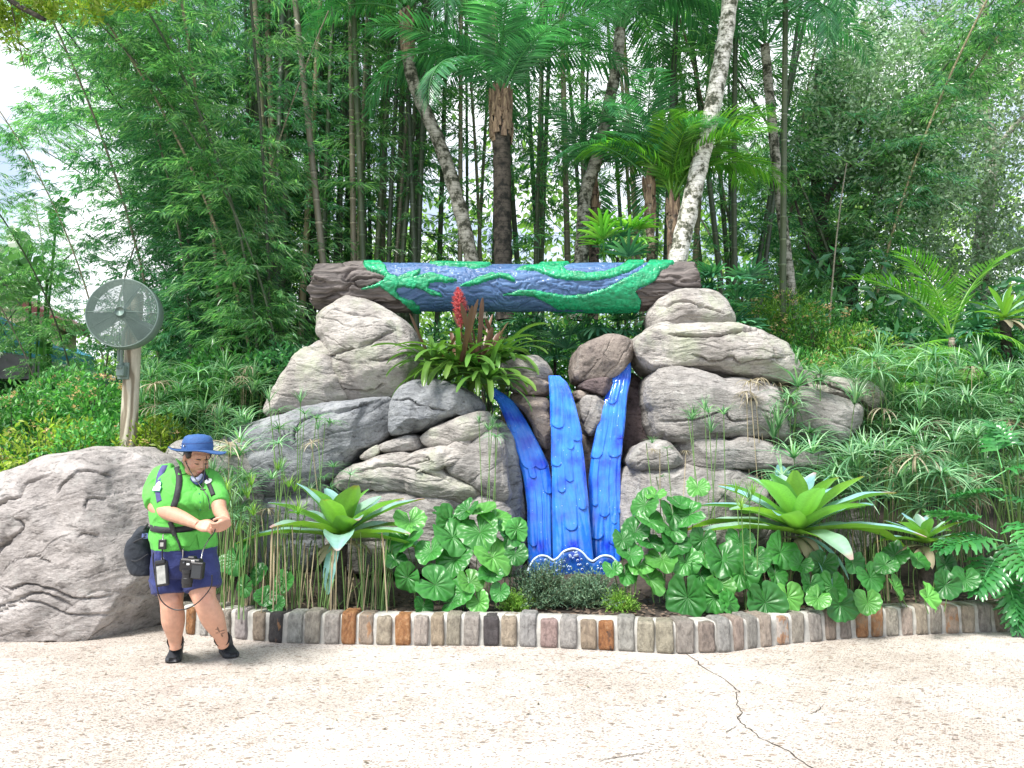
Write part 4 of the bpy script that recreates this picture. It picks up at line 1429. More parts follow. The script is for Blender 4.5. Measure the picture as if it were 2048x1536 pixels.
def foliage_data(path, z0, z1, nbr, reach, nleaf, mat, seed, lsize=0.16, droop=0.5, bias=None):
    rg = np.random.default_rng(seed)
    P_, D_, mbr = [], [], MB()
    zz = path[:, 2]
    for k in range(nbr):
        h = rg.uniform(z0, z1)
        o = np.array([np.interp(h, zz, path[:, 0]), 0, h])
        az = rg.uniform(0, 2 * PI) if bias is None else rg.normal(bias, 1.1)
        el = rg.uniform(0.2, 0.9)
        ln = reach * rg.uniform(0.5, 1.15)
        t = np.linspace(0, 1, 7)
        d0 = np.array([math.cos(az) * math.cos(el), math.sin(az) * math.cos(el), math.sin(el)])
        pth = o + d0 * (t * ln)[:, None] + np.array([0, 0, -1]) * (droop * ln * t ** 2.2)[:, None]
        V, F = tube(pth, np.linspace(.006, .002, 7), 3, False)
        mbr.add(V, F, (.8, .8, .6))
        # side twigs with fans of leaves
        ns = max(3, nleaf // 7)
        for q in range(ns):
            tt = rg.uniform(0.25, 1.0) if q else 1.0
            c_ = o + d0 * tt * ln + np.array([0, 0, -1]) * droop * ln * tt ** 2.2
            az2 = az + rg.normal(0, 0.9)
            td = np.array([math.cos(az2), math.sin(az2), rg.uniform(-.6, .3)])
            tl = rg.uniform(.12, .35)
            for j in range(7):
                f = j / 6
                P_.append(c_ + td * tl * f)
                sgn = -1 if j % 2 else 1
                az3 = az2 + sgn * rg.uniform(.3, .9) * (1 - f * .6)
                D_.append([math.cos(az3), math.sin(az3), rg.uniform(-1.1, .1)])
    P_, D_ = np.array(P_), np.array(D_)
    ln = rg.uniform(.7, 1.25, len(P_)) * lsize
    sh = rg.uniform(.7, 1.25, (len(P_), 1))
    V, F, C = leaves_mesh(P_, D_, ln, T1, TF1, roll=rg.uniform(-1, 1, len(P_)), c=sh)
    mbr.add(V, F, C)
    return mbr.data("foliage", mat, smooth=False)


KINDSB = []
for k in range(6):      # tall straight culms, leaves mostly high
    me, pth = culm_data(13.5, 0.052, CULM if k % 3 else CULMT, [0.0, 0.05, -0.04, 0.09, 0.02, -0.07][k], k)
    KINDSB.append((me, [foliage_data(pth, 3.0 + 1.2 * (k % 3), 12.5, 34, 1.0, 42, BAML2 if k % 2 else BAML, 100 + k)]))
KARCH = []
for k in range(4):      # arching leafy culms
    me, pth = culm_data(11.5, 0.032, CULM if k % 2 else CULMT, [0.38, 0.5, 0.28, 0.45][k], 20 + k)
    KARCH.append((me, [foliage_data(pth, 0.8, 11, 120, 1.15, 56, [BAML, BAML, BAML2, BAML][k], 200 + k, 0.17, 0.55)]))

BG_ = "bamboo culms of the grove"


def bamboo(px, Y, kind, rz, lean=(0, 0), scale=1.0, label=None, col=None, k=0, grp=BG_, fol=True):
    q = P(px, 900, Y)
    z = float(terrain_z(q[0], Y)) - 0.05
    o = thing("bamboo", label, "bamboo", (q[0], Y, z), 0, grp)
    o.rotation_euler = (lean[1], lean[0], rz)
    o.scale = (scale,) * 3
    me, fs = kind
    c = link("culm", me, o)
    if fol:
        f = link("foliage", fs[0], o)
        f.rotation_euler = (0, 0, 0)
    return o


rgb = random.Random(21)
LBL = ["tall dark green bamboo culm standing in the dense grove behind the log"]
for k in range(94):
    r = rgb.random()
    if r < 0.60: px = rgb.uniform(470, 800)
    elif r < 0.95: px = rgb.uniform(800, 1380)
    else: px = rgb.uniform(1400, 1560)
    Y = rgb.uniform(10.6, 14.5)
    kd = KINDSB[rgb.randrange(6) if px < 1390 else rgb.choice((1, 2, 4, 5))]
    lb = ["left of the leaning pale palm trunk", "between the leaning palm and the shaggy palm", "between the shaggy palm and the white trunk", "right of the white palm trunk"][int(np.searchsorted([850, 1000, 1390], px))]
    bamboo(px, Y, kd, rgb.uniform(0, 6.28), (rgb.gauss(0, .035), rgb.gauss(0, .03)), rgb.uniform(.7, 1.25), ("straight tan bamboo culm in the grove " if kd[0].materials[0] is CULMT else "straight dark bamboo culm in the grove ") + lb, grp="bamboo culms " + lb)
# a few that can be told apart
bamboo(702, 10.2, (KINDSB[0][0], KINDSB[3][1]), 0.3, (-0.125, 0), 1.05, "pale tan bamboo culm leaning left across the dark grove", grp=None, fol=False)
bamboo(1440, 12.5, KINDSB[1], 0.3, (0.20, 0), 1.0, "dark bamboo culm leaning to the right behind the white palm trunk", grp=None)
bamboo(1470, 12.2, (KINDSB[4][0], KINDSB[0][1]), 0.3, (0.17, 0), .95, "second right-leaning bamboo culm beyond the white palm trunk", grp=None)
bamboo(1655, 11.0, (KINDSB[3][0], KINDSB[0][1]), 0.0, (0.0, 0), .38, "thin pale bamboo pole standing before the forked tree", grp=None, fol=False)
# leafy ones at the left of the grove, arching towards the left
for k in range(34):
    px = rgb.uniform(330, 570)
    Y = rgb.uniform(9.6, 13.5)
    kd = KARCH[rgb.randrange(4) if px > 440 else 2]
    rz = rgb.gauss(PI, 0.9) if px > 440 else rgb.uniform(0, 6.28)
    bamboo(px, Y, kd, rz, (rgb.gauss(-.02, .05), rgb.gauss(0, .04)), rgb.uniform(.50, 1.0), ("leafy tan bamboo culm " if kd[0].materials[0] is CULMT else "leafy dark bamboo culm ") + ["rising directly behind the fan's right side", "in the leafy mass between the fan and the dense grove", "at the leafy fringe next to the dense grove's bare culms"][int(np.searchsorted([400, 480], px))], grp="leafy bamboo culms arching over the fan")
for k in range(7):
    px = [-190, -110, -40, 30, 90, 150, 200][k]
    bamboo(px, rgb.uniform(11, 12.5), KARCH[k % 4], rgb.uniform(0, 6.28), (rgb.gauss(0, .05), 0), [.50, .46, .43, .45, .47, .46, .52][k], "low leafy bamboo in front of the blue building", grp="low bamboo by the blue building")
for k in range(6):
    px = [-70, -10, 40, 120, 170, 230][k]
    bamboo(px, rgb.uniform(10.3, 11.6) if px > 100 else 12.2, KARCH[(k + 1) % 4], rgb.uniform(0, 6.28), (rgb.gauss(0, .05), 0), [.43, .46, .44, .42, .46, .5][k], "low leafy bamboo in front of the blue building", grp="low bamboo by the blue building")
for k in range(12):
    px = rgb.uniform(1480, 1750)
    bamboo(px, rgb.uniform(12.5, 16), KARCH[k % 4], rgb.uniform(0, 6.28), (rgb.gauss(0.04, .06), 0), rgb.uniform(.75, 1.05), "leafy bamboo culm between the palms and the grey-green tree", grp="leafy bamboo beside the grey-green tree")

# ------------------------------------------------------------------ far wood behind everything
mb = MB()
n = 120000
px = R_.uniform(-500, 2500, n)
Yd = R_.uniform(19, 30, n)
X = (px - 1024) / FPX * Yd
topz = np.interp(px, [-500, 0, 120, 230, 420, 800, 1300, 1650, 2048, 2500], [4.0, 4.2, 4.5, 5.5, 8.5, 9.5, 9.5, 12, 13, 13]) + 1.6 * vnoise(np.c_[X * .35, Yd * .3, 0 * X], 3)
Z = R_.uniform(0, 1, n) ** 0.8 * topz
dens = vnoise(np.c_[X * .8, Yd * .6, Z * .8], 9) + 0.85 - 0.85 * (Z / topz)
keep = dens > R_.uniform(-.15, .25, n)
pos = np.stack([X, Yd, Z], -1)[keep]
d = R_.normal(0, 1, pos.shape); d[:, 2] -= .5
T2, TF2 = leaf_template(0.26, 0, 0.1, 1)
V, F, C = leaves_mesh(pos, d, R_.uniform(.13, .32, len(pos)), T2, TF2, roll=R_.uniform(0, 6, len(pos)), c=R_.uniform(.6, 1.25, (len(pos), 1)))
tag(mk("far_wood", V, F, FAR, col=C, smooth=False), "bright green wood showing between the bamboo culms", kind="stuff")
# dark ground-level thicket under the bamboo
n = 30000
px = R_.uniform(-300, 2300, n)
Yd = R_.uniform(11, 17, n)
X = (px - 1024) / FPX * Yd
Z = terrain_z(X, Yd) + R_.uniform(0, 1, n) ** 1.5 * (1.5 + 2.0 * np.clip((px - 1450) / 200, 0, 1) + .9 * vnoise(np.c_[X * .7, Yd * .7, 0 * X], 4))
pos = np.stack([X, Yd, Z], -1)
d = R_.normal(0, 1, pos.shape)
V, F, C = leaves_mesh(pos, d, R_.uniform(.14, .3, n), *leaf_template(0.2, 0, 0.1, 1), roll=R_.uniform(0, 6, n), c=R_.uniform(.5, 1.1, (n, 1)))
tag(mk("undergrowth", V, F, BAML2, col=C, smooth=False), "dark leafy undergrowth at the foot of the bamboo", kind="stuff")


# ------------------------------------------------------------------ small-leaved trees on the right
def limb_path(pts, n=14):
    return spline(np.array(pts, float), n)


def tree(label, trunk_pts, limbs, blobs, nleaf, mat, bark, lsize, seed, r0, tcolor=None, tw=0.22, cat="tree", group=None):
    rg = np.random.default_rng(seed)
    base = trunk_pts[0]
    t = thing("tree", label, cat, base, 0, group)
    path = limb_path(trunk_pts, 26)
    V, F = tube(path, np.linspace(r0, r0 * .45, 26) * (1 + .12 * vnoise(np.c_[np.arange(26) * .7, np.zeros(26), np.zeros(26)], seed)), 12)
    o = mk("trunk", V, F, bark, t)
    if tcolor: o.color = (*tcolor, 1)
    mb = MB()
    for l, ra, rb in limbs:
        V, F = tube(limb_path(l, 14), np.linspace(ra, rb, 14), 7)
        mb.add(V, F)
    if limbs:
        for V_, F_ in [(l, 0) for l in []]: pass
        o = mb.obj("limbs", bark, t)
        o["kind"] = "stuff"
        if tcolor: o.color = (*tcolor, 1)
    # crown
    B = np.array([[*c, *r] for c, r in blobs])
    wgt = B[:, 3] * B[:, 4] * B[:, 5]
    pick = rg.choice(len(B), nleaf, p=wgt / wgt.sum())
    u = rg.normal(0, 1, (nleaf, 3)); u /= np.linalg.norm(u, axis=1)[:, None]
    rad = rg.uniform(0.15, 1, nleaf) ** 0.45
    rad = rad * (1 + .25 * vnoise(u * 2.5 + pick[:, None] * 3.1, 5))
    pos = B[pick, :3] + u * rad[:, None] * B[pick, 3:]
    # clump: pull towards the nearest of many twig ends
    dens = vnoise(pos * 3.3, seed) + 0.5 * vnoise(pos * 7.0, seed + 1)
    pos = pos[dens > rg.uniform(-.55, .25, nleaf)]
    d = rg.normal(0, 1, pos.shape); d[:, 2] += .2
    T, TF = leaf_template(tw, 0, 0.08, 1)
    V, F, C = leaves_mesh(pos, d, rg.uniform(.6, 1.3, len(pos)) * lsize, T, TF, roll=rg.uniform(0, 6, len(pos)), c=rg.uniform(.65, 1.25, (len(pos), 1)))
    mk("crown", V, F, mat, t, col=C, smooth=False)
    return t


def PB(px, py, Y, rx, ry, rz): return (P(px, py, Y), (rx, ry, rz))


Yt = 13.5
tree("dark forked tree with small grey-green leaves behind the flowering shrub",
     [P(1712, 700, Yt), P(1700, 640, Yt), P(1680, 560, Yt), P(1650, 480, Yt), P(1635, 380, Yt + .3), P(1625, 250, Yt + .5), P(1640, 130, Yt + .5)],
     [([P(1706, 650, Yt), P(1705, 540, Yt + .2), P(1702, 430, Yt + .2), P(1705, 330, Yt + .3), P(1730, 200, Yt)], .10, .04),
      ([P(1640, 440, Yt), P(1660, 385, Yt - .2), P(1700, 330, Yt - .4), P(1760, 260, Yt - .6)], .06, .025),
      ([P(1700, 620, Yt), P(1670, 560, Yt - .4), P(1620, 500, Yt - .6), P(1590, 400, Yt - .8)], .06, .02),
      ([P(1703, 560, Yt), P(1750, 470, Yt - .3), P(1800, 400, Yt - .5)], .05, .02)],
     [PB(1720, 260, Yt - .3, 1.3, 1.2, 1.2), PB(1800, 170, Yt - .2, 1.4, 1.3, 1.0), PB(1660, 200, Yt + .6, 1.0, 1.0, 1.0), PB(1840, 330, Yt - .8, 1.1, 1.1, 1.2), PB(1780, 450, Yt - .3, 1.0, 1.0, .9), PB(1620, 350, Yt + .6, .8, .9, 1.0), PB(1600, 480, Yt + .8, .7, .8, .8), PB(1700, 90, Yt + .5, 1.2, 1.0, .8)],
     62000, OAK, TRUNK, 0.085, 3, 0.17, tw=.24)
Yu = 14.5
tree("tall pale-trunked tree with fine grey-green foliage beside the young palm",
     [P(1962, 640, Yu), P(1962, 520, Yu), P(1975, 400, Yu), P(1985, 300, Yu), P(1965, 200, Yu), P(1975, 100, Yu), P(1960, -40, Yu)],
     [([P(1975, 330, Yu), P(2030, 250, Yu - .4), P(2090, 200, Yu - .5)], .07, .03), ([P(1965, 200, Yu), P(1900, 120, Yu - .4), P(1840, 60, Yu - .4)], .07, .03), ([P(1975, 110, Yu), P(2030, 50, Yu), P(2100, 0, Yu)], .06, .03)],
     [PB(1890, 300, Yu - .9, 1.2, 1.0, 1.5), PB(1930, 450, Yu - 1.2, 1.0, .9, 1.2), PB(2030, 420, Yu - .8, 1.0, .9, 1.3), PB(1880, 560, Yu - .5, 1.2, 1.0, .8), PB(2060, 560, Yu - .3, 1.0, 1.0, 1.0), PB(1980, 40, Yu + .5, 2.0, 1.2, 1.1), PB(2080, 180, Yu, 1.3, 1.2, 1.5), PB(1870, 110, Yu + .3, 1.2, 1.0, 1.0)],
     62000, OAK, PTRUNK, 0.08, 5, 0.17, (0.55, 0.55, 0.5), tw=.24)

# yellowish branch hanging in at the top left corner
Yh = 7.5
tree("yellow-green leafy branch end hanging in from beyond the top corner",
     [P(-420, -380, Yh + .3), P(-260, -230, Yh), P(-90, -90, Yh), P(20, 0, Yh), P(90, 40, Yh)],
     [([P(-90, -90, Yh), P(60, -60, Yh), P(200, -20, Yh)], .02, .006), ([P(20, 0, Yh), P(35, 70, Yh), P(50, 140, Yh)], .008, .003)],
     [PB(20, -5, Yh, .55, .4, .28), PB(130, -10, Yh, .5, .4, .24), PB(-60, 20, Yh, .5, .4, .4), PB(260, -45, Yh + .3, .6, .4, .24), PB(10, 75, Yh, .22, .25, .14)],
     11000, YEL, TRUNK, 0.085, 8, 0.05, tw=.14, cat="tree branch")


# ------------------------------------------------------------------ palms
def frond_data(Lf, droop, nl, ll, mat, seed, vee=0.5, sweep=0.9, lw=0.045, hang=0.35, up0=0.9):
    """frond in the xz plane growing along +x from the origin, elevation up0 falling by droop radians"""
    rg = np.random.default_rng(seed)
    n = 40
    t = np.linspace(0, 1, n)
    el = up0 - droop * t ** 1.3
    seg = Lf / (n - 1)
    path = np.cumsum(np.c_[np.cos(el), 0 * el, np.sin(el)] * seg, 0)
    mb = MB()
    V, F = tube(path, np.linspace(.018, .003, n), 5, False)
    mb.add(V, F, (1.3, 1.15, .9))
    T, TF = leaf_template(lw, 0.5, 0.0, 2)
    T = T.copy()
    pp, dd, uu, lls = [], [], [], []
    for k in range(nl):
        f = 0.13 + 0.87 * (k + .5) / nl
        i = f * (n - 1)
        i0 = int(min(i, n - 2))
        p = path[i0] + (path[i0 + 1] - path[i0]) * (i - i0)
        tg = path[i0 + 1] - path[i0]; tg = tg / np.linalg.norm(tg)
        side = np.array([0, 1.0, 0]); nrm = np.cross(tg, side)
        nrm = -nrm if nrm[2] < 0 else nrm
        sw = sweep * (0.45 + 0.75 * f)
        for s in (-1, 1):
            d = side * s * math.cos(sw * .75) + tg * math.sin(sw * .75) + nrm * vee * rg.uniform(.8, 1.1) * (1 - .5 * f)
            d[2] -= hang * rg.uniform(.75, 1.2)
            d += rg.normal(0, .03, 3)
            d /= np.linalg.norm(d)
            pp.append(p); dd.append(d); uu.append(nrm); lls.append(ll * (math.sin(PI * min(1, f * .82 + .12)) ** .6) * rg.uniform(.85, 1.1))
    pp, dd, uu, lls = map(np.array, (pp, dd, uu, lls))
    # curve of leaflet: bends down at the tip
    M = axes(dd, uu) * lls[:, None, None]
    T[:, 2] -= 0.22 * T[:, 1] ** 2
    V, F, C = scatter(T, TF, pp, M, rg.uniform(.75, 1.2, (len(pp), 1)))
    mb.add(V, F, C)
    return mb.data("frond", mat, smooth=False)


FR = [frond_data(2.2, 2.2, 48, .50, PALML, 1, vee=.25, hang=.25, lw=.04), frond_data(2.1, 1.7, 46, .48, PALML, 2, vee=.35, hang=.2, lw=.04), frond_data(2.3, 2.7, 50, .50, PALML, 3, vee=.2, hang=.35, lw=.04), frond_data(1.9, 1.3, 44, .46, PALML, 4, vee=.4, hang=.15, lw=.04)]
FRY = [frond_data(1.9, 2.0, 44, .48, PALMY, 11, vee=.3, lw=.045, hang=.2), frond_data(1.8, 1.5, 42, .46, PALMY, 12, vee=.4, lw=.045, hang=.15), frond_data(2.0, 2.5, 44, .46, PALMY, 13, vee=.25, hang=.3, lw=.045)]
FRW = [frond_data(1.45, 0.9, 27, .44, PALMY, 21, vee=.55, lw=.05, hang=.0, sweep=.95), frond_data(1.4, 2.0, 27, .40, PALMY, 22, vee=.3, lw=.05, hang=.3)]


def palm(label, pts, r0, r1, crown, fronds, meshes, seed, tcolor=(1, 1, 1), fibre=None, crowndir=None, group=None, name="palm"):
    """fronds: list of (azimuth, elevation, scale) or a number"""
    rg = random.Random(seed)
    t = thing(name, label, "palm tree", pts[0], 0, group)
    path = spline(np.array(pts), 60)
    k = np.arange(60)
    V, F = tube(path, np.linspace(r0, r1, 60) * (1 + .05 * np.sin(k * 1.7)), 14)
    V = V + (fbm(V * 9, 3, seed) * .012)[:, None] * np.array([1, 1, 0])
    o = mk("trunk", V, F, PTRUNK, t)
    o.color = (*tcolor, 1)
    top = path[-1]
    if fibre:
        # old leaf bases: overlapping pointed slabs around the upper trunk
        L0, L1, rr, nb, up = fibre
        for q in range(nb):
            f = q / nb
            i = int((L0 + (L1 - L0) * f) * 59)
            c_ = path[i]
            a = q * 2.399 + rg.uniform(-.3, .3)
            R = rot('Z', a)
            wq = .055 * rg.uniform(.7, 1.2); hq = rg.uniform(.13, .24)
            prof = np.array([[-wq, 0, 0], [wq, 0, 0], [-wq * .75, .0, hq * .6], [wq * .75, .0, hq * .6], [-wq * .2, 0, hq], [wq * .2, 0, hq]])
            fl = 0.10 if up else .28
            prof[:, 0], prof[:, 1] = prof[:, 0].copy(), rr * rg.uniform(.85, 1.05) + prof[:, 2] * fl * rg.uniform(.3, 1.8)
            back = prof + np.array([0, -.018, 0])
            if not up:
                prof[:, 2] *= -1; back[:, 2] *= -1
            V_ = np.vstack([prof, back]) @ R.T + c_
            F_ = [[0, 1, 3, 2], [2, 3, 5, 4], [6, 8, 9, 7], [8, 10, 11, 9], [0, 2, 8, 6], [2, 4, 10, 8], [1, 7, 9, 3], [3, 9, 11, 5], [4, 5, 11, 10], [0, 6, 7, 1]]
            mk("leaf_base", V_, F_, FIBRE, t, smooth=False)
    for j, (az, el, s) in enumerate(fronds):
        s *= 1.15 if meshes is FR else 1.0
        f = link("frond", meshes[j % len(meshes)], t)
        f.location = tuple(top - np.array(pts[0]) + np.array([rg.uniform(-.03, .03), rg.uniform(-.03, .03), rg.uniform(-.06, .04)]))
        f.rotation_euler = Matrix.Rotation(az, 3, 'Z').to_euler()
        f.rotation_euler = (Matrix.Rotation(az, 3, 'Z') @ Matrix.Rotation(-el, 3, 'Y')).to_euler()
        f.scale = (s, s, s)
    return t


def ring(n, e0, e1, s0, s1, seed, a0=0.0):
    rg = random.Random(seed)
    return [(a0 + k * 2.399 + rg.uniform(-.2, .2), e0 + (e1 - e0) * k / max(1, n - 1) + rg.uniform(-.12, .12), rg.uniform(s0, s1)) for k in range(n)]


D_ = math.radians
palm("palm with a shaggy brown leaf-base collar behind the middle of the log", [P(1010, 640, 9.9), P(1006, 480, 9.9), P(1004, 330, 9.9), P(1001, 230, 9.9), P(1002, 200, 9.9)], .12, .13, None,
     [(D_(8), .15, 1.0), (D_(-25), .25, .95), (D_(172), .2, 1.0), (D_(200), .0, .95), (D_(262), .35, .8), (D_(275), .0, .85), (D_(90), .3, 1), (D_(60), .4, 1), (D_(120), .5, 1), (D_(35), .55, 1.0), (D_(150), .6, .95), (D_(-60), -.15, .75), (D_(235), -.35, .8), (D_(315), .5, .8), (D_(0), .6, .9), (D_(183), .7, .95), (D_(-90), .75, .8)],
     FR, 3, (.10, .085, .07), fibre=(.60, .97, .15, 90, True))
palm("leaning pale-trunked palm curving up behind the log's bark end", [P(962, 640, 10.2), P(945, 530, 10.2), P(915, 400, 10.2), P(880, 290, 10.2), P(845, 210, 10.2), P(820, 140, 10.2), P(812, 60, 10.2), P(812, 20, 10.2)], .11, .075, None,
     [(D_(185), .0, .9), (D_(205), -.15, .85), (D_(160), .15, .9), (D_(0), .1, .9), (D_(-30), -.2, .8), (D_(250), -.3, .8), (D_(280), -.1, .8), (D_(90), .3, 1), (D_(50), .3, 1), (D_(135), .4, 1), (D_(220), .4, .9), (D_(-55), .4, .9), (D_(300), -.55, .75), (D_(178), -.5, .75)],
     FR, 4, (.45, .45, .41), fibre=(.74, .93, .085, 26, True))
palm("curving palm trunk rising between the shaggy palm and the white trunk", [P(1150, 640, 10.3), P(1165, 480, 10.3), P(1170, 390, 10.3), P(1196, 310, 10.3), P(1215, 220, 10.3), P(1232, 140, 10.3), P(1240, 60, 10.3)], .10, .08, None,
     [(D_(10), .1, .95), (D_(-20), .2, 1.0), (D_(30), .3, 1), (D_(170), .15, .95), (D_(195), .3, .9), (D_(90), .3, 1), (D_(60), .2, 1), (D_(130), .4, 1), (D_(260), .1, .85), (D_(290), .0, .9), (D_(235), .3, .9), (D_(325), -.1, .9), (D_(350), .55, 1)],
     FR, 5, (.45, .45, .41))
palm("stout white mottled palm trunk leaning past the plain end of the log", [P(1340, 620, 9.6), P(1357, 510, 9.6), P(1378, 420, 9.6), P(1404, 310, 9.6), P(1428, 200, 9.6), P(1448, 90, 9.6), P(1462, -20, 9.6), P(1475, -170, 9.6)], .125, .10, None,
     [(D_(a), e, 1.15) for a, e in ((0, -.1), (40, .1), (90, .2), (140, .1), (185, -.1), (220, -.2), (265, -.1), (310, -.2), (340, -.3), (200, -.5), (20, -.5))],
     FR, 6, (1.0, 1.0, .97))
palm("small palm with feathery fronds above the log between the pale trunks", [P(1302, 640, 10.0), P(1302, 520, 10.0), P(1300, 420, 10.0), P(1298, 355, 10.0)], .06, .06, None,
     ring(13, .9, -.3, .7, .85, 5), [FR[1], FR[3], FR[0]], 7, (.5, .42, .34), fibre=(.5, .95, .07, 18, True))
palm("low palm with bright yellow-green fronds behind the white trunk", [P(1352, 640, 9.9), P(1350, 520, 9.9), P(1348, 440, 9.9), P(1345, 405, 9.9)], .085, .085, None,
     [(D_(20), .75, 1.0), (D_(-15), .45, 1.05), (D_(45), 1.0, 1.1), (D_(5), .15, 1.0), (D_(-35), .25, .95), (D_(160), .8, .95), (D_(190), .35, .9), (D_(80), .9, 1.1), (D_(110), .6, 1), (D_(255), .8, .8), (D_(280), .5, .75), (D_(35), .45, 1.1)],
     FRY, 8, (.25, .2, .17), fibre=(.3, .9, .09, 24, True))
palm("dark-fronded palm with a brown trunk behind the log's middle", [P(1186, 640, 10.6), P(1188, 500, 10.6), P(1186, 400, 10.6), P(1180, 350, 10.6)], .075, .075, None,
     ring(12, .9, -.4, .7, .85, 9), [FR[1], FR[3], FR[2]], 9, (.3, .22, .19), fibre=(.5, .95, .085, 18, True))
palm("slim palm rising behind the grove's edge with fronds high over the log", [P(1590, 640, 11.4), P(1560, 400, 11.4), P(1540, 200, 11.4), P(1530, 90, 11.4)], .08, .07, None,
     ring(12, .7, -.4, .8, 1.0, 12), FR, 10, (.5, .5, .45))
# young palm on the right
palm("young palm with upright bright fronds in front of the tall pale-trunked tree", [P(1907, 770, 10.2), P(1906, 720, 10.2), P(1904, 675, 10.2)], .055, .05, None,
     [(D_(172), .10, 1.05), (D_(5), -.4, 1.0), (D_(8), .35, 1.1), (D_(186), -.9, .95), (D_(196), .45, .95), (D_(-35), -.6, .9), (D_(80), .2, .9), (D_(-25), -1.0, .8)],
     FRW, 13, (.45, .4, .33), name="young_palm")


# ------------------------------------------------------------------ shrubs
def blossom_parts():
    T = []
    for k in range(4):
        a = k * PI / 2
        T += [[0, 0, 0], [math.cos(a - .5) * .6, math.sin(a - .5) * .6, .25], [math.cos(a) * 1.0, math.sin(a) * 1.0, .3], [math.cos(a + .5) * .6, math.sin(a + .5) * .6, .25]]
    return np.array(T), np.array([[4 * k, 4 * k + 1, 4 * k + 2, 4 * k + 3] for k in range(4)])


BT, BF = blossom_parts()


def shrub(label, c, r, n, mat, lsize, seed, flowers=0, tw=.2, group=None, twigs=18, name="shrub", cat="shrub", z0=None, fmat=None, up=.5):
    rg = np.random.default_rng(seed)
    c = np.array(c, float); r = np.array(r, float)
    zb = float(terrain_z(c[0], c[1])) - .03
    t = thing(name, label, cat, (c[0], c[1], zb), 0, group)
    u = rg.normal(0, 1, (n, 3)); u /= np.linalg.norm(u, axis=1)[:, None]
    rad = rg.uniform(.1, 1, n) ** .4 * (1 + .28 * vnoise(u * 2.6 + seed, 5))
    pos = c + u * rad[:, None] * r
    keep = (vnoise(pos * 5.5, seed) > rg.uniform(-.9, .2, n)) & (pos[:, 2] > zb)
    pos, u2 = pos[keep], u[keep]
    d = u2 * .7 + rg.normal(0, .7, pos.shape); d[:, 2] += up
    T, TF = leaf_template(tw, .25, .15, 2)
    V, F, C = leaves_mesh(pos, d, rg.uniform(.6, 1.3, len(pos)) * lsize, T, TF, roll=rg.uniform(-1, 1, len(pos)), c=rg.uniform(.6, 1.25, (len(pos), 1)))
    mk("foliage", V, F, mat, t, col=C, smooth=False)
    mb = MB()
    for k in range(twigs):
        q = rg.normal(0, 1, 3); q /= np.linalg.norm(q); q[2] = abs(q[2])
        e = c + q * r * .85
        mid_ = np.array([c[0] * .6 + e[0] * .4, c[1] * .6 + e[1] * .4, (zb + e[2]) / 2])
        V, F = tube(spline([np.array([c[0], c[1], zb]) + rg.normal(0, .03, 3) * [1, 1, 0], mid_, e], 8), np.linspace(.008, .003, 8), 4, False)
        mb.add(V, F)
    o = mb.obj("stems", TRUNK, t); o["kind"] = "stuff"
    if flowers:
        uf = rg.normal(0, 1, (flowers, 3)); uf /= np.linalg.norm(uf, axis=1)[:, None]; uf[:, 2] = np.abs(uf[:, 2]) * .8 + .05; uf[:, 1] = -np.abs(uf[:, 1])
        pf = c + uf * r * (1.02 + .1 * vnoise(uf * 2.6 + seed, 5))[:, None]
        pf = np.repeat(pf, 9, 0) + rg.normal(0, .028, (flowers * 9, 3))
        V, F, C = leaves_mesh(pf, np.repeat(uf, 9, 0) + rg.normal(0, .5, (flowers * 9, 3)), rg.uniform(.010, .02, len(pf)), BT, BF, c=rg.uniform(.8, 1.15, (len(pf), 1)))
        o = mk("blossoms", V, F, fmat or FLOWO, t, col=C, smooth=False); o["kind"] = "stuff"
    return t


SH1 = ["blossom-dotted shrub at the picture's left edge under the awning", "blossom-dotted shrub right of the one at the left edge, before the teal column", "tall blossom-dotted shrub midway between the teal column and the fan post", "blossom-dotted shrub standing right behind the wooden fan post's left side", "dark blossom-dotted shrub touching the foot of the fan post", "low yellowish shrub at the huge boulder's far left shoulder", "low bright green shrub along the middle of the huge boulder's back", "small yellowish shrub against the fan post base behind the boulder's crest", "small green shrub in the gap between fan post and the person's hat"]
SH2 = ["lime green flowering shrub just behind the overhanging rock's slope", "flowering shrub at the foot of the dark forked tree", "lime green flowering shrub between the forked tree and the young palm", "darker flowering shrub next to the pale green lady palm", "lime green flowering shrub among the sedges below the young palm", "low flowering shrub right above the pale tail rock"]
SH3 = ["low green bush behind the pale sloping rock", "dark bush at the foot of the bamboo beside the dome rock", "green bush just right of the fan post", "dark bush under the trees at the far right edge", "bright green bush behind the young palm's trunk", "dark bush at the right edge behind the sedge thicket", "green bush in front of the young palm", "dark bush seen under the middle of the log", "green bush seen under the log near its plain end"]
GF1 = "orange-flowered shrubs behind the huge boulder"
for k, (px, py, Y, rx, rz) in enumerate([(-60, 900, 8.6, .75, .68), (40, 890, 8.5, .7, .66), (125, 850, 8.9, .6, .66), (195, 850, 8.6, .5, .65), (235, 900, 8.3, .4, .45), (-20, 960, 7.8, .6, .4), (110, 915, 7.75, .6, .4), (200, 900, 7.8, .4, .3), (310, 900, 7.9, .35, .35)]):
    shrub(SH1[k], P(px, py, Y), (rx, .55, rz), 5200 if k < 5 else 2600, SHRUB if k < 5 else [YEL, SHRUB][k % 2], .075 if k < 5 else .07, 40 + k, flowers=(20 if k < 5 else 4), tw=.19, group=GF1)
GF2 = "orange-flowered shrubs beyond the overhanging rock"
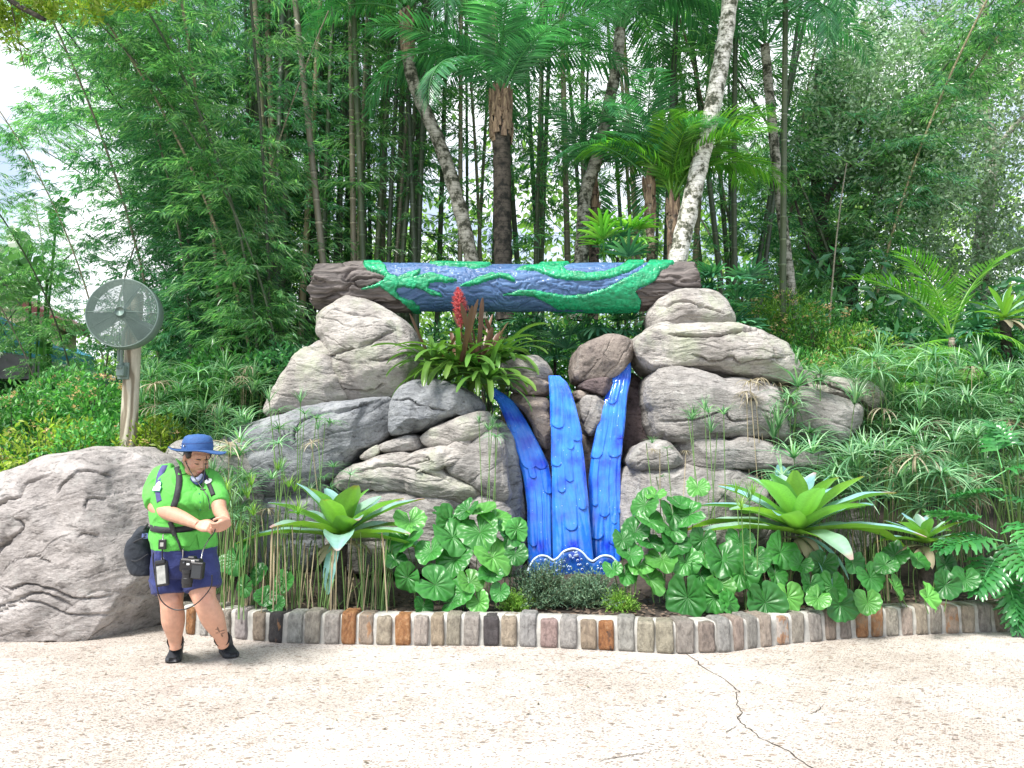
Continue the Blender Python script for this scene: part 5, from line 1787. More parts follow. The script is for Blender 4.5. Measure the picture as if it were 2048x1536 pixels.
for k, (px, py, Y, rx, rz) in enumerate([(1560, 680, 11.2, .8, .8), (1640, 700, 10.8, .8, .75), (1720, 745, 10.4, .75, .6), (1500, 700, 11.4, .6, .7), (1800, 790, 10.2, .7, .5), (1580, 760, 10.0, .7, .4)]):
    shrub(SH2[k], P(px, py, Y), (rx, .6, rz), 6000, [FERN, SHRUB][k % 2], .075, 60 + k, flowers=24, tw=.13, group=GF2)
for k, (px, py, Y, rx, rz) in enumerate([(470, 790, 9.4, .8, .55), (590, 760, 9.6, .6, .45), (350, 820, 9.2, .7, .5), (1990, 700, 12.0, 1.2, .8), (1800, 690, 12.4, 1.0, .7), (2100, 780, 10.0, .8, .8), (1890, 800, 9.8, .8, .5), (1000, 700, 10.4, 1.2, .6), (1180, 720, 10.6, .9, .6)]):
    shrub(SH3[k], P(px, py, Y), (rx, .6, rz), 5200, [SHRUB, BAML2][k % 2], .09, 80 + k, tw=.2, group="low filler bushes", name="bush", cat="bush")


# ------------------------------------------------------------------ strap leaves
def strap(az, e0, e1, Ls, W, n=12, prof=None, chan=0.3, m=4, power=1.3, twist=0.0, roll=0.0, wav=0.0, seed=0):
    """strap leaf from the origin: elevation goes from e0 to e1; returns V (grid (n+1) x (m+1)) and faces, t per vertex"""
    t = np.linspace(0, 1, n + 1)
    el = e0 + (e1 - e0) * t ** power
    ca, sa = math.cos(az), math.sin(az)
    seg = Ls / n
    st = np.stack([np.cos(el), np.sin(el)], -1) * seg
    q = np.vstack([[0, 0], np.cumsum(st[:-1], 0)])
    w = W * (prof(t) if prof else np.sin(PI * (0.12 + 0.88 * t)) ** .5)
    u = np.linspace(-1, 1, m + 1)
    side = np.array([-sa, ca, 0])
    C = np.stack([q[:, 0] * ca, q[:, 0] * sa, q[:, 1]], -1)
    nx, nz = -np.sin(el), np.cos(el)
    Nn = np.stack([nx * ca, nx * sa, nz], -1)
    tw = twist * t + roll
    S = side[None] * np.cos(tw)[:, None] + Nn * np.sin(tw)[:, None]
    N2 = Nn * np.cos(tw)[:, None] - side[None] * np.sin(tw)[:, None]
    V = C[:, None] + S[:, None] * (u[None, :, None] * w[:, None, None]) + N2[:, None] * ((chan * (u ** 2)[None, :] + wav * np.sin(t[:, None] * 19 + seed) * (u ** 2)[None]) * w[:, None])[..., None]
    return V.reshape(-1, 3), grid_faces(n + 1, m + 1), np.repeat(t, m + 1)


def thicken(V, F, th=0.0):
    return V, F


def brom_prof(t): return np.where(t < .12, .75 + t, 1.0) * np.clip((1.02 - t) / .30, 0, 1) ** .55 * (0.85 + .25 * np.sin(PI * t))


def bromeliad(label, c, R, nleaf, W, seed, tip=(1.0, 1.0, 1.0), extra=(), stalk=0.3, blue=0.5, group=None):
    rg = random.Random(seed)
    c = np.array(c, float)
    zb = float(terrain_z(c[0], c[1]))
    t = thing("bromeliad", label, "bromeliad", (c[0], c[1], zb), 0, group)
    # short dark stump wrapped in dead leaves
    V, F = tube([[c[0], c[1], zb - .05], [c[0], c[1], c[2] - .02]], [.06, .07], 10)
    mk("stump", V, F, TRUNK, t)
    for k in range(7):
        V, F, tt = strap(rg.uniform(0, 6.28), rg.uniform(-.2, .3), -1.5, rg.uniform(.25, .4), .04, 8, chan=-.3)
        mk("dead_leaf", V + c, F, DRY, t, col=np.ones((len(V), 3)))
    for k in range(nleaf):
        f = (k + .5) / nleaf                      # 0 outer .. 1 heart
        az = k * 2.399 + rg.uniform(-.15, .15)
        e0 = 0.15 + 1.2 * f ** 1.35 + rg.uniform(-.1, .1)
        e1 = -0.55 + 1.45 * f + rg.uniform(-.25, .25)
        Ls = R * (1.12 - .62 * f ** 1.3) * rg.uniform(.88, 1.08)
        V, F, tt = strap(az, e0, e1, Ls, W * (1.0 - .18 * f) * rg.uniform(.85, 1.1), 16, brom_prof, .42 * (1 - .3 * f), 6, wav=.04, seed=k)
        # glaucous blue-green upper sides on some leaves, greener near the base
        g = rg.random()
        col = np.array([[.75, .95, 1.5]]) * blue + np.array([[1.0, 1.0, 1.0]]) * (1 - blue)
        colv = np.array([1.0, 1.0, .9])[None] * (1 - tt[:, None]) + (col if g < .75 else np.ones((1, 3))) * tt[:, None] * rg.uniform(.9, 1.2)
        stripe = np.tile(np.array([rg.uniform(.84, 1.14) for _ in range(7)]), len(V) // 7)[:, None]
        colv = colv * stripe
        if rg.random() < .55:      # scorched tip
            w_ = np.clip((tt - rg.uniform(.86, .95)) / .06, 0, 1)[:, None]
            colv = colv * (1 - w_) + np.array([1.5, .62, .8]) * w_
        mk("leaf", V + c + np.array([0, 0, .02 + .10 * f * R]), F, BROM, t, col=colv * np.array(tip) * rg.uniform(.85, 1.1))
    for az, e0, e1, Ls, w, p in extra:
        V, F, tt = strap(az, e0, e1, Ls, w, 18, brom_prof, .3, 6, power=p)
        mk("leaf", V + c, F, BROM, t, col=np.ones((len(V), 3)) * np.array([.8, 1, 1.2]))
    return t


bromeliad("big bromeliad with broad pale green leaves and a hanging leaf above the kerb stones", P(680, 1085, 6.75), .80, 24, .108, 2, extra=[(D_(-95), .2, -1.55, .55, .05, .5)])
bromeliad("largest silvery blue-green bromeliad spreading over the round leaves", P(1598, 1075, 6.75), .98, 30, .108, 6, blue=.9, extra=[(D_(-70), .2, -1.5, .62, .05, .5), (D_(-40), .1, -1.2, .55, .045, .6)])
bromeliad("smaller silvery bromeliad beside the cut-leaf plant", P(1848, 1092, 6.9), .46, 20, .06, 9, blue=.8)
bromeliad("small green bromeliad half hidden beyond the walkway sedges", P(2010, 640, 10.0), .7, 18, .04, 15, blue=.2)

# epiphytic strap-leaved bromeliads on the rockwork
def aech(label, c, seed, n, Lm, spike=False, maroon=.3):
    rg = random.Random(seed)
    c = np.array(c, float)
    t = thing("bromeliad", label, "bromeliad", c, 0, "narrow-leaved bromeliads on the rocks")
    for k in range(n):
        f = (k + .5) / n
        az = k * 2.399 + rg.uniform(-.25, .25)
        mar = rg.random() < maroon
        e0 = (.75 if mar else .3) + 0.85 * f + rg.uniform(-.15, .15)
        e1 = (.9 if mar else -1.35) + (1.2 if not mar else .5) * f * rg.uniform(.5, 1.3)
        e1 = min(e1, 1.5)
        V, F, tt = strap(az, e0, e1, Lm * rg.uniform(.65, 1.1), rg.uniform(.024, .036), 12, lambda q: np.clip((1.01 - q) / .12, 0, 1) ** .5, .35, 4, power=rg.uniform(.8, 1.4), twist=rg.uniform(-.4, .4))
        yell = rg.uniform(.85, 1.3)
        mk("leaf", V + c, F, MAROON if mar else AECH, t, col=np.stack([yell + .5 * tt, 1 + .2 * tt, .8 + .0 * tt], -1) if not mar else np.ones((len(V), 3)) * rg.uniform(.7, 1.3))
    if spike:
        top = P(916, 574, c[1] - .1)
        bot = P(921, 655, c[1] - .05)
        V, F = tube(spline([c, bot, top], 14), .008, 6)
        mk("flower_stem", V, F, RED, t, col=np.ones((len(V), 3)))
        mb = MB()
        rg2 = np.random.default_rng(3)
        n_ = 520
        f = rg2.uniform(0, 1, n_)
        ax = bot + (top - bot) * f[:, None]
        a = rg2.uniform(0, 6.28, n_)
        rr = .080 * np.sin(PI * np.clip(f * .86 + .12, 0, 1)) ** .8
        d = np.stack([np.cos(a), np.sin(a), .55 + 0 * a], -1)
        T, TF = leaf_template(.16, .6, 0, 2)
        V, F, C = leaves_mesh(ax + d * (rr * .25)[:, None], d + rg2.normal(0, .2, d.shape), rr * rg2.uniform(.7, 1.15, n_), T, TF, c=rg2.uniform(.75, 1.3, (n_, 1)))
        o = mk("flower_spike", V, F, RED, t, col=C, smooth=False)
    return t


aech("narrow-leaved bromeliad with a tall coral red flower spike on the rocks", P(918, 745, 7.95), 1, 40, .8, True, .16)
aech("narrow-leaved bromeliad with maroon upright leaves beside the red spike", P(955, 750, 8.05), 2, 32, .78, False, .25)
aech("green strap-leaved bromeliad spilling over the curved glass stream", P(975, 770, 7.9), 3, 34, .66, False, .08)
aech("strap-leaved bromeliad at the rock edge under the log, leaves hanging down", P(868, 735, 8.0), 4, 28, .70, False, .15)
aech("green strap-leaved bromeliad behind the others below the log", P(1000, 725, 8.4), 5, 28, .74, False, .1)


# ------------------------------------------------------------------ umbrella sedges
def whorl_data(n, Lw, mat, seed, e0=.5, e1=-.6, w=.0085, up=False):
    rg = random.Random(seed)
    mb = MB()
    for k in range(n):
        V, F, tt = strap(k * 2 * PI / n + rg.uniform(-.15, .15), e0 + rg.uniform(-.35, .35), e1 + rg.uniform(-.5, .5), Lw * rg.uniform(.7, 1.15), w, 7, lambda q: (1 - q) ** .6 * .9 + .1, -.35, 2)
        s = rg.uniform(.75, 1.25)
        mb.add(V, F, np.ones((len(V), 3)) * s)
    return mb.data("leaf_whorl", mat, smooth=False)


WH_ = [whorl_data(20, .30, SEDGE, 1), whorl_data(18, .27, SEDGE, 2, .8, -.2), whorl_data(22, .32, SEDGE, 3, .3, -1.0), whorl_data(16, .24, SEDGE, 4, 1.2, .6)]
WHD = [whorl_data(18, .26, DRY, 5, .2, -1.4), whorl_data(16, .22, DRY, 6, -.2, -1.5)]
WHY = [whorl_data(14, .20, FERN, 7, 1.3, .9, .007), whorl_data(15, .22, FERN, 8, 1.1, .5, .007)]
STG = {}
for m_, mt in (("g", STEM), ("d", STEMD)):
    for q, bd in enumerate((0.0, .06, .14)):
        pth = np.stack([bd * np.linspace(0, 1, 9) ** 2, np.zeros(9), np.linspace(0, 1, 9)], -1)
        V, F = tube(pth, 0.0042, 5)
        V = V.copy()
        STG[m_, q] = mesh_data("stem", V, F, mt, np.ones((len(V), 3)))


def stem_to(t, base, top, whorl, s, rg, mat="g", thick=1.0):
    """a stem from base to top (world) with a whorl at its tip"""
    base, top = np.array(base, float), np.array(top, float)
    d = top - base
    Ld = np.linalg.norm(d)
    o = link("stem", STG[mat, rg.choice((0, 0, 1))], t)
    o.location = tuple(base - wloc(t))
    q = Vector(d).to_track_quat('Z', 'Y')
    o.rotation_euler = q.to_euler()
    o.scale = (thick, thick, Ld)
    if whorl is not None:
        w = link("leaf_whorl", whorl, t)
        w.location = tuple(top - wloc(t))
        w.rotation_euler = (q @ Matrix.Rotation(rg.uniform(0, 6), 3, 'Z').to_quaternion()).to_euler()
        w.scale = (s, s, s)


def sedge(label, px, py0, py1, spx, Y, n, seed, dry=.1, s=(.8, 1.1), group="umbrella sedge clumps", young=.0, baseY=None, sY=.3):
    """n stems whose tips fall in the pixel rectangle px +- spx, py0..py1"""
    rg = random.Random(seed)
    c = P(px, 900, Y)
    zb = float(terrain_z(c[0], Y))
    t = thing("umbrella_sedge", label, "sedge", (c[0], Y, zb), 0, group)
    for k in range(n):
        yy = Y + rg.uniform(-sY, sY)
        top = P(px + rg.uniform(-spx, spx), rg.uniform(py0, py1), yy)
        b = np.array([c[0] + (top[0] - c[0]) * rg.uniform(.2, .5) + rg.uniform(-.06, .06), Y + rg.uniform(-.12, .12), zb - .02])
        r = rg.random()
        if r < dry: wm, mt = rg.choice(WHD), "d"
        elif r < dry + young: wm, mt = rg.choice(WHY), "g"
        else: wm, mt = rg.choice(WH_), "g"
        stem_to(t, b, top, wm, rg.uniform(*s), rg, mt)
    return t


SD1 = ["umbrella sedge clump nearest the fan post, above the boulder's crest", "umbrella sedge clump rising behind the person's hat", "umbrella sedge clump leaning on the pale sloping rock's left foot", "umbrella sedge clump right behind the person's hat brim", "umbrella sedge clump in front of the blue-grey slab's low end", "umbrella sedge clump close beside the person's elbow"]
SD2 = ["umbrella sedge clump at the right end of the grey wood-grained rock", "umbrella sedge clump in front of the pale tail rock", "umbrella sedge clump just beyond the tip of the pale tail rock", "umbrella sedge clump under the young palm's trunk", "umbrella sedge clump right of the young palm's trunk", "umbrella sedge clump above the cut-leaf plant", "umbrella sedge clump at the picture's right edge", "umbrella sedge clump directly behind the largest bromeliad", "umbrella sedge clump between the largest and the smaller bromeliad, upper part", "umbrella sedge clump behind the smaller bromeliad", "umbrella sedge clump touching the cut-leaf plant's upper left", "umbrella sedge clump behind the cut-leaf plant at the edge"]
SL = ["umbrella sedge clump with arching whorls beside the fan post", "umbrella sedge clump with pale drooping whorls left of the rock stack"]
for k, (px, y0, y1, sp, Y, n) in enumerate([(330, 740, 880, 50, 8.6, 12), (400, 740, 860, 60, 8.8, 14), (480, 725, 850, 60, 9.0, 14), (380, 810, 960, 60, 8.0, 12), (470, 800, 960, 60, 8.0, 13), (450, 880, 1040, 40, 7.2, 12)]):
    sedge(SD1[k], px, y0, y1, sp, Y, int(n * 1.5), 300 + k, dry=.08, s=(.95, 1.25))
sedge("tall thin umbrella sedge in front of the blue-grey slab", 600, 795, 900, 70, 7.3, 9, 310, dry=.05, s=(.55, .8))
sedge("slender umbrella sedge before the long curving stone", 665, 850, 985, 60, 7.2, 7, 311, dry=.2, s=(.5, .7))
sedge("umbrella sedge with bright young whorls at the big bromeliad's side", 545, 940, 1040, 60, 6.7, 12, 312, dry=.1, s=(.6, .8), young=.5)
sedge("umbrella sedge with three thin stems beside the cascade", 972, 835, 880, 26, 7.2, 5, 313, dry=.2, s=(.45, .65))
sedge("low umbrella sedge with bright tips next to the person's knee", 470, 980, 1090, 35, 6.5, 9, 314, dry=.1, s=(.6, .8), young=.6)
for k, (px, y0, y1, sp, Y, n) in enumerate([(1560, 770, 900, 60, 7.9, 12), (1640, 740, 900, 70, 8.1, 16), (1730, 710, 880, 70, 8.3, 18), (1820, 700, 880, 70, 8.2, 18), (1910, 720, 880, 70, 8.3, 18), (2000, 740, 900, 70, 8.2, 18), (2090, 740, 900, 60, 8.3, 12), (1620, 900, 1000, 80, 7.5, 12), (1750, 880, 1010, 80, 7.5, 16), (1860, 870, 1020, 80, 7.4, 16), (1960, 860, 1000, 70, 7.7, 14), (2060, 880, 1040, 60, 7.6, 10)]):
    sedge(SD2[k], px, y0, y1, sp, Y, int(n * 1.7), 330 + k, dry=.06, sY=.45, s=(1.0, 1.35))
sedge("dried straw-coloured sedge tuft leaning on the rocks", 1530, 755, 800, 40, 7.75, 12, 350, dry=1.0, s=(.7, 1.0), group=None)
sedge("green umbrella sedge in front of the grey wood-grained rock", 1410, 800, 880, 45, 7.3, 6, 351, dry=.0, s=(.5, .75))
sedge("thin umbrella sedge stems before the rounded base rock", 1340, 880, 980, 50, 7.0, 5, 352, dry=.4, s=(.3, .5))
sedge("umbrella sedge with an upright bright tuft beside the largest bromeliad", 1490, 960, 1040, 30, 6.5, 4, 353, dry=.0, s=(.6, .8), young=.8)


# cut bare stems standing round the big bromeliad
def stubs(label, x0, x1, y0, y1, Y, n, seed):
    rg = random.Random(seed)
    c = P((x0 + x1) / 2, 1200, Y)
    zb = float(terrain_z(c[0], Y))
    t = thing("cut_sedge", label, "sedge", (c[0], Y, zb), 0, "cut sedge stubble")
    for k in range(n):
        yy = Y + rg.uniform(-.3, .3)
        top = P(rg.uniform(x0, x1), rg.uniform(y0, y1), yy)
        zt = float(terrain_z(top[0], yy))
        b = np.array([top[0] + rg.uniform(-.05, .05), yy, zt - .02])
        stem_to(t, b, top, None, 1, rg, "d" if rg.random() < .4 else "g", rg.uniform(.9, 1.5))


stubs("bare cut sedge stems crowding under the big bromeliad's left leaves", 455, 590, 1010, 1150, 6.55, 60, 1)
stubs("bare cut sedge stems standing behind the hanging bromeliad leaf", 590, 700, 1060, 1170, 6.6, 45, 2)
stubs("bare straw sedge stems between the big bromeliad and the round leaves", 700, 785, 1060, 1160, 6.55, 50, 3)
stubs("bare sedge stems under the largest bromeliad", 1560, 1780, 1040, 1130, 7.0, 50, 4)


# ------------------------------------------------------------------ leopard plants (round glossy leaves)
def leopard_data(seed, ruffle=.10, cup=.12):
    rg = random.Random(seed)
    NA, NR = 73, 12
    a = np.linspace(-PI + .09, PI - .09, NA)        # notch at the back (-x)
    r = np.linspace(0.03, 1, NR)
    A, Rr = np.meshgrid(a, r, indexing='ij')
    edge = 1 + .06 * np.cos(a * 3 + seed) + .03 * np.cos(a * 11 + seed * 2)
    edge *= 1 + .10 * np.clip(np.abs(a) - 1.8, 0, .7) - .9 * np.clip(np.abs(a) - 2.7, 0, 1) ** 1.3
    rad = Rr * edge[:, None]
    nv = 12
    vein = np.abs(np.sin(A * nv / 2 * 1.0 + .0))
    rid = np.exp(-(vein / .16) ** 2)
    Z = cup * Rr ** 2 + ruffle * np.sin(A * 3 + seed + 1.3 * np.sin(A * 2)) * Rr ** 2.2 + .10 * np.abs(np.sin(A * nv / 2)) * np.sin(PI * Rr) + .022 * np.sin(Rr * 20 + np.abs(np.sin(A * nv / 2)) * 4) * Rr
    fold = rg.uniform(.0, .25)
    X, Y = rad * np.cos(A), rad * np.sin(A)
    Z = Z + fold * np.abs(Y) * .9 - rg.uniform(.0, .25) * X ** 2 * (X > 0)
    V = np.stack([X, Y, Z], -1).reshape(-1, 3)
    C = np.ones((NA * NR, 3)) * (1 - .18 * np.abs(np.sin(A * nv / 2)).reshape(-1, 1))
    k = (rid * (1 - Rr * .75)).reshape(-1, 1)
    C = C * (1 - k) + np.array([1.9, 1.35, 2.0]) * k
    C *= rg.uniform(.9, 1.1)
    return mesh_data("leaf", V, grid_faces(NA, NR), LEOP, C)


LEO = [leopard_data(k, .08 + .06 * (k % 3), .10 + .14 * (k % 2)) for k in range(9)]
# (px, py, radius px, facing: degrees the blade tips away from looking at the camera, spin of the notch, tone)
LP = {
    "left": (6.55, [(820, 1045, 36, 50, 90, 1.2), (905, 1075, 44, 35, 100, 1), (900, 1045, 40, 20, 60, 1.1), (960, 1065, 46, 30, 120, 1.1), (990, 1040, 40, 60, 90, 1.2), (965, 1025, 34, 65, 60, 1.2), (1033, 1058, 26, 15, 250, 1.1), (935, 1022, 30, 55, 90, .7), (885, 1030, 26, 50, 120, .6), (812, 1085, 40, 55, 80, .9), (862, 1105, 34, 40, 100, 1), (815, 1155, 34, 10, 40, .8), (910, 1120, 42, 45, 90, .9), (985, 1115, 46, 30, 120, 1.35), (1030, 1108, 28, 30, 60, .8), (870, 1170, 42, 20, 140, .85), (940, 1165, 30, 50, 90, 1.3), (925, 1185, 32, 40, 40, 1.0), (958, 1205, 26, 25, 110, 1.25), (980, 1150, 28, 60, 30, .7), (1000, 1185, 22, 40, 70, .8), (905, 1205, 26, 40, 200, .8), (570, 1165, 26, 15, 80, 1.0), (530, 1195, 24, 40, 60, .7), (555, 1210, 20, 35, 160, .8), (475, 1120, 38, 20, 100, .8), (520, 1150, 26, 40, 60, .7), (845, 1215, 24, 40, 60, .8), (790, 1120, 26, 50, 60, .7), (490, 1175, 24, 30, 60, .8), (1015, 1070, 34, 40, 60, .7)]),
    "right": (6.5, [(1290, 1010, 34, 50, 90, 1.1), (1345, 1030, 36, 45, 60, .8), (1378, 1030, 36, 25, 30, .9), (1300, 1045, 36, 50, 120, 1.1), (1360, 1010, 30, 60, 90, .8), (1270, 1065, 32, 55, 70, .7), (1300, 1085, 32, 60, 90, .7), (1345, 1060, 34, 40, 100, 1.0), (1260, 1110, 30, 40, 90, .9), (1280, 1130, 34, 45, 60, 1.2), (1325, 1120, 36, 40, 120, 1.25), (1370, 1125, 34, 45, 90, 1.1), (1405, 1080, 28, 30, 60, .8), (1410, 1120, 28, 45, 60, 1.1), (1250, 1150, 28, 50, 90, 1.0), (1300, 1160, 40, 35, 90, 1.2), (1375, 1195, 48, 15, 90, .75), (1430, 1195, 36, 15, 60, .9), (1445, 1120, 46, 30, 100, .8), (1480, 1145, 42, 25, 120, 1.0), (1495, 1160, 48, 15, 80, .95), (1440, 1170, 32, 35, 110, 1.2), (1530, 1205, 44, 15, 100, .7), (1455, 1205, 28, 15, 80, 1.0), (1510, 1120, 34, 45, 90, .8), (1560, 1105, 40, 40, 60, .9), (1575, 1195, 34, 20, 95, 1.5), (1550, 1150, 30, 40, 60, 1.0), (1635, 1198, 26, 30, 60, 1.2), (1645, 1130, 32, 20, 70, .6), (1665, 1175, 34, 25, 110, .95), (1680, 1210, 38, 20, 80, .7), (1735, 1205, 28, 30, 100, 1.2), (1705, 1125, 28, 40, 60, .6), (1740, 1155, 32, 25, 110, .9), (1770, 1130, 26, 40, 50, .9), (1790, 1175, 28, 15, 90, 1.3), (1835, 1120, 28, 40, 60, 1.0), (1790, 1110, 30, 45, 60, .7), (1855, 1195, 30, 20, 140, 1.5), (1890, 1130, 30, 35, 60, .5), (1930, 1160, 28, 20, 90, .7), (1890, 1170, 32, 30, 60, .6), (1480, 1085, 32, 30, 90, .8), (1310, 990, 24, 60, 60, 1.2), (1620, 1170, 30, 40, 60, .8), (1395, 975, 26, 50, 90, 1.2), (1350, 1090, 34, 40, 60, .7), (1400, 1150, 30, 40, 60, .7), (1245, 1080, 24, 40, 90, .8), (1225, 1140, 22, 45, 90, .9), (1600, 1130, 26, 50, 60, .8)]),
}
rl = random.Random(77)
LPL = ["small round-leaved plant among the cut sedge stems beside the person's knee", "round-leaved plant nearest the big bromeliad's right side", "round-leaved plant in the middle of the cluster left of the juniper", "round-leaved plant touching the feathery juniper and the curved stream's foot"]
LPR = ["round-leaved plant touching the straight glass stream's foot", "tall round-leaved plant in front of the rounded base rock", "round-leaved plant with one big dark leaf hanging to the kerb", "round-leaved plant just left of the largest bromeliad's hanging leaf", "round-leaved plant directly under the largest bromeliad", "round-leaved plant between the largest and the smaller bromeliad", "round-leaved plant below the smaller bromeliad beside the cut-leaf plant"]
for side, (Yb, lst) in LP.items():
    lst = sorted(lst, key=lambda q: q[0])
    ngrp = 4 if side == "left" else 7
    for g in range(ngrp):
        part = lst[g * len(lst) // ngrp:(g + 1) * len(lst) // ngrp]
        if not part: continue
        mx_ = sum(q[0] for q in part) / len(part)
        cY = Yb + .1
        c = P(mx_, 1200, cY)
        zb = float(terrain_z(c[0], cY))
        t = thing("leopard_plant", (LPL if side == "left" else LPR)[g], "leopard plant", (c[0], cY, zb), 0, "round-leaved plants along the kerb")
        for (px, py, rp, tip, spin, tone) in part:
            Yq = Yb - .25 + (1215 - py) / 200 * .45 + rl.uniform(-.04, .04)
            q = P(px, py, Yq)
            me = LEO[rl.randrange(9)]
            o = link("leaf", me, t)
            r_ = rp / FPX * Yq * .90
            # disc normal: towards the camera and up
            tl = math.radians(90 - tip + rl.uniform(-14, 14))
            yaw = rl.uniform(-.75, .75)
            M_ = Matrix.Rotation(yaw, 3, 'Z') @ Matrix.Rotation(tl, 3, 'X') @ Matrix.Rotation(math.radians(spin + 180 + rl.uniform(-20, 20)), 3, 'Z')
            o.rotation_euler = M_.to_euler()
            o.location = tuple(q - wloc(t))
            o.scale = (r_, r_, r_)
            o.color = (tone ** 1.6 * (1 + .25 * (tone > 1.15)), tone ** 1.2, tone ** 1.2, 1)
            # petiole
            b = np.array([c[0] + (q[0] - c[0]) * .5, Yq + .12, zb])
            V, F = tube(spline([b, (b + q) / 2 + np.array([0, .06, .06]), q + np.array([0, .01, 0])], 8), .0045, 5)
            mk("petiole", V, F, STEM, t)


# ------------------------------------------------------------------ juniper, ferns
def juniper(label, c, r, n, seed, mat, name="juniper", cat="juniper"):
    rg = np.random.default_rng(seed)
    c = np.array(c)
    zb = float(terrain_z(c[0], c[1]))
    t = thing(name, label, cat, (c[0], c[1], zb), 0)
    mb = MB()
    T, TF = leaf_template(.22, .3, 0, 1)
    pp, dd, ll = [], [], []
    for k in range(n):
        az = rg.uniform(0, 6.28); el = rg.uniform(.25, 1.45)
        d0 = np.array([math.cos(az) * math.cos(el), math.sin(az) * math.cos(el), math.sin(el)])
        ln = rg.uniform(.6, 1.1) * np.linalg.norm(d0 * r)
        st = np.array([c[0], c[1], zb]) + rg.normal(0, .25, 3) * np.array([r[0], r[1], 0])
        for j in range(5):
            f0 = .3 + .7 * j / 4
            p0 = st + d0 * ln * f0
            d1 = d0 + rg.normal(0, .55, 3); d1 /= np.linalg.norm(d1)
            L1 = rg.uniform(.05, .10)
            m_ = 9
            for q in range(m_):
                pp.append(p0 + d1 * L1 * q / m_)
                dq = d1 + rg.normal(0, .5, 3)
                dd.append(dq); ll.append(rg.uniform(.012, .024))
        V, F = tube(np.array([st, st + d0 * ln]), .003, 3, False)
        mb.add(V, F, (.5, .4, .3))
    pp, dd, ll = np.array(pp), np.array(dd), np.array(ll)
    V, F, C = leaves_mesh(pp, dd, ll, T, TF, roll=rg.uniform(0, 6, len(pp)), c=rg.uniform(.6, 1.3, (len(pp), 1)))
    mb.add(V, F, C)
    mb.obj("foliage", mat, t, smooth=False)
    return t


juniper("feathery blue-green juniper at the foot of the glass streams", P(1085, 1165, 6.6), (.30, .25, .34), 330, 1, JUNI)
juniper("second bluish juniper mound beside the round leaves", P(1175, 1180, 6.55), (.26, .22, .26), 240, 2, JUNI)
juniper("tiny bright yellow-green fern tuft behind the kerb below the splash plate", P(1240, 1205, 6.4), (.10, .10, .15), 70, 3, FERN, "fern_tuft", "fern")
juniper("small lime tuft beside the juniper", P(1030, 1195, 6.45), (.11, .10, .12), 70, 4, FERN, "fern_tuft", "fern")


# ------------------------------------------------------------------ cut-leaf philodendron
def phil_data(seed):
    rg = random.Random(seed)
    mb = MB()
    n = 9
    for k in range(n):
        f = (k + .3) / n
        for s in (-1, 1):
            ang = s * (1.35 - .95 * f + rg.uniform(-.08, .08))
            Ll = (.34 + .30 * math.sin(PI * (.25 + .65 * f))) * rg.uniform(.85, 1.1) * (1 - .35 * f)
            o = np.array([.95 * f - .02, 0, -.18 * f ** 2])
            V, F, tt = strap(0, .18, -.75, Ll, .055 * rg.uniform(.85, 1.15), 8, lambda q: (np.sin(PI * (.22 + .74 * q)) ** .6) * (1 + .22 * np.sin(q * 19)), .25, 4, wav=.5, seed=k)
            V = V @ rot('Z', ang).T + o
            mb.add(V, F, np.ones((len(V), 3)) * rg.uniform(.8, 1.2))
    V, F, tt = strap(0, .0, -.5, 1.12, .05, 10, lambda q: 1.0 - .75 * q, .15, 4)
    mb.add(V, F, (.95, 1, .9))
    V, F = tube(np.array([[-.5, 0, -.15], [0, 0, .004], [.5, 0, -.03], [1.0, 0, -.2]]), [.014, .011, .009, .004], 6)
    mb.add(V + [0, 0, .004], F, (2.6, 1.9, 2.6))
    return mb.data("leaf", PHIL, smooth=True)


PH = [phil_data(k) for k in range(3)]
for g, (label, lst) in enumerate([
    ("dark cut-leaf philodendron at the picture's right edge, upper leaves", [(2015, 940, -30, .3, .36), (1975, 985, 200, .1, .34), (2040, 1000, -80, -.2, .36), (1995, 900, 60, .9, .30), (2075, 950, 20, .4, .36), (2035, 890, 110, .8, .33), (2060, 1050, 240, -.3, .36)]),
    ("cut-leaf philodendron spilling over the kerb stones at the right end", [(1965, 1075, 190, -.1, .36), (1990, 1120, 215, -.5, .36), (2035, 1090, 250, -.4, .38), (2010, 1150, 262, -.9, .34), (2060, 1140, 275, -.7, .36), (1950, 1040, 170, .3, .32), (2090, 1080, 300, -.3, .36), (2030, 1185, 240, -1.0, .28), (2080, 1190, 280, -.9, .28)])]):
    Yp = 6.85 - .3 * g
    c = P(2040, 1180, Yp + .25)
    t = thing("philodendron", label, "philodendron", (c[0], Yp + .25, float(terrain_z(c[0], Yp + .25))), 0)
    for k, (px, py, az, el, s) in enumerate(lst):
        q = P(px, py, Yp + rl.uniform(-.1, .1))
        o = link("leaf", PH[k % 3], t)
        o.location = tuple(q - wloc(t))
        o.rotation_euler = (Matrix.Rotation(D_(az), 3, 'Z') @ Matrix.Rotation(-el, 3, 'Y') @ Matrix.Rotation(rl.uniform(-.5, .5), 3, 'X')).to_euler()
        o.scale = (s * 1.15,) * 3
        V, F = tube(spline([[c[0], Yp + .25, wloc(t)[2]], (c + q) / 2 + np.array([0, 0, .1]), q], 8), .008, 6)
        mk("petiole", V, F, STEM, t)


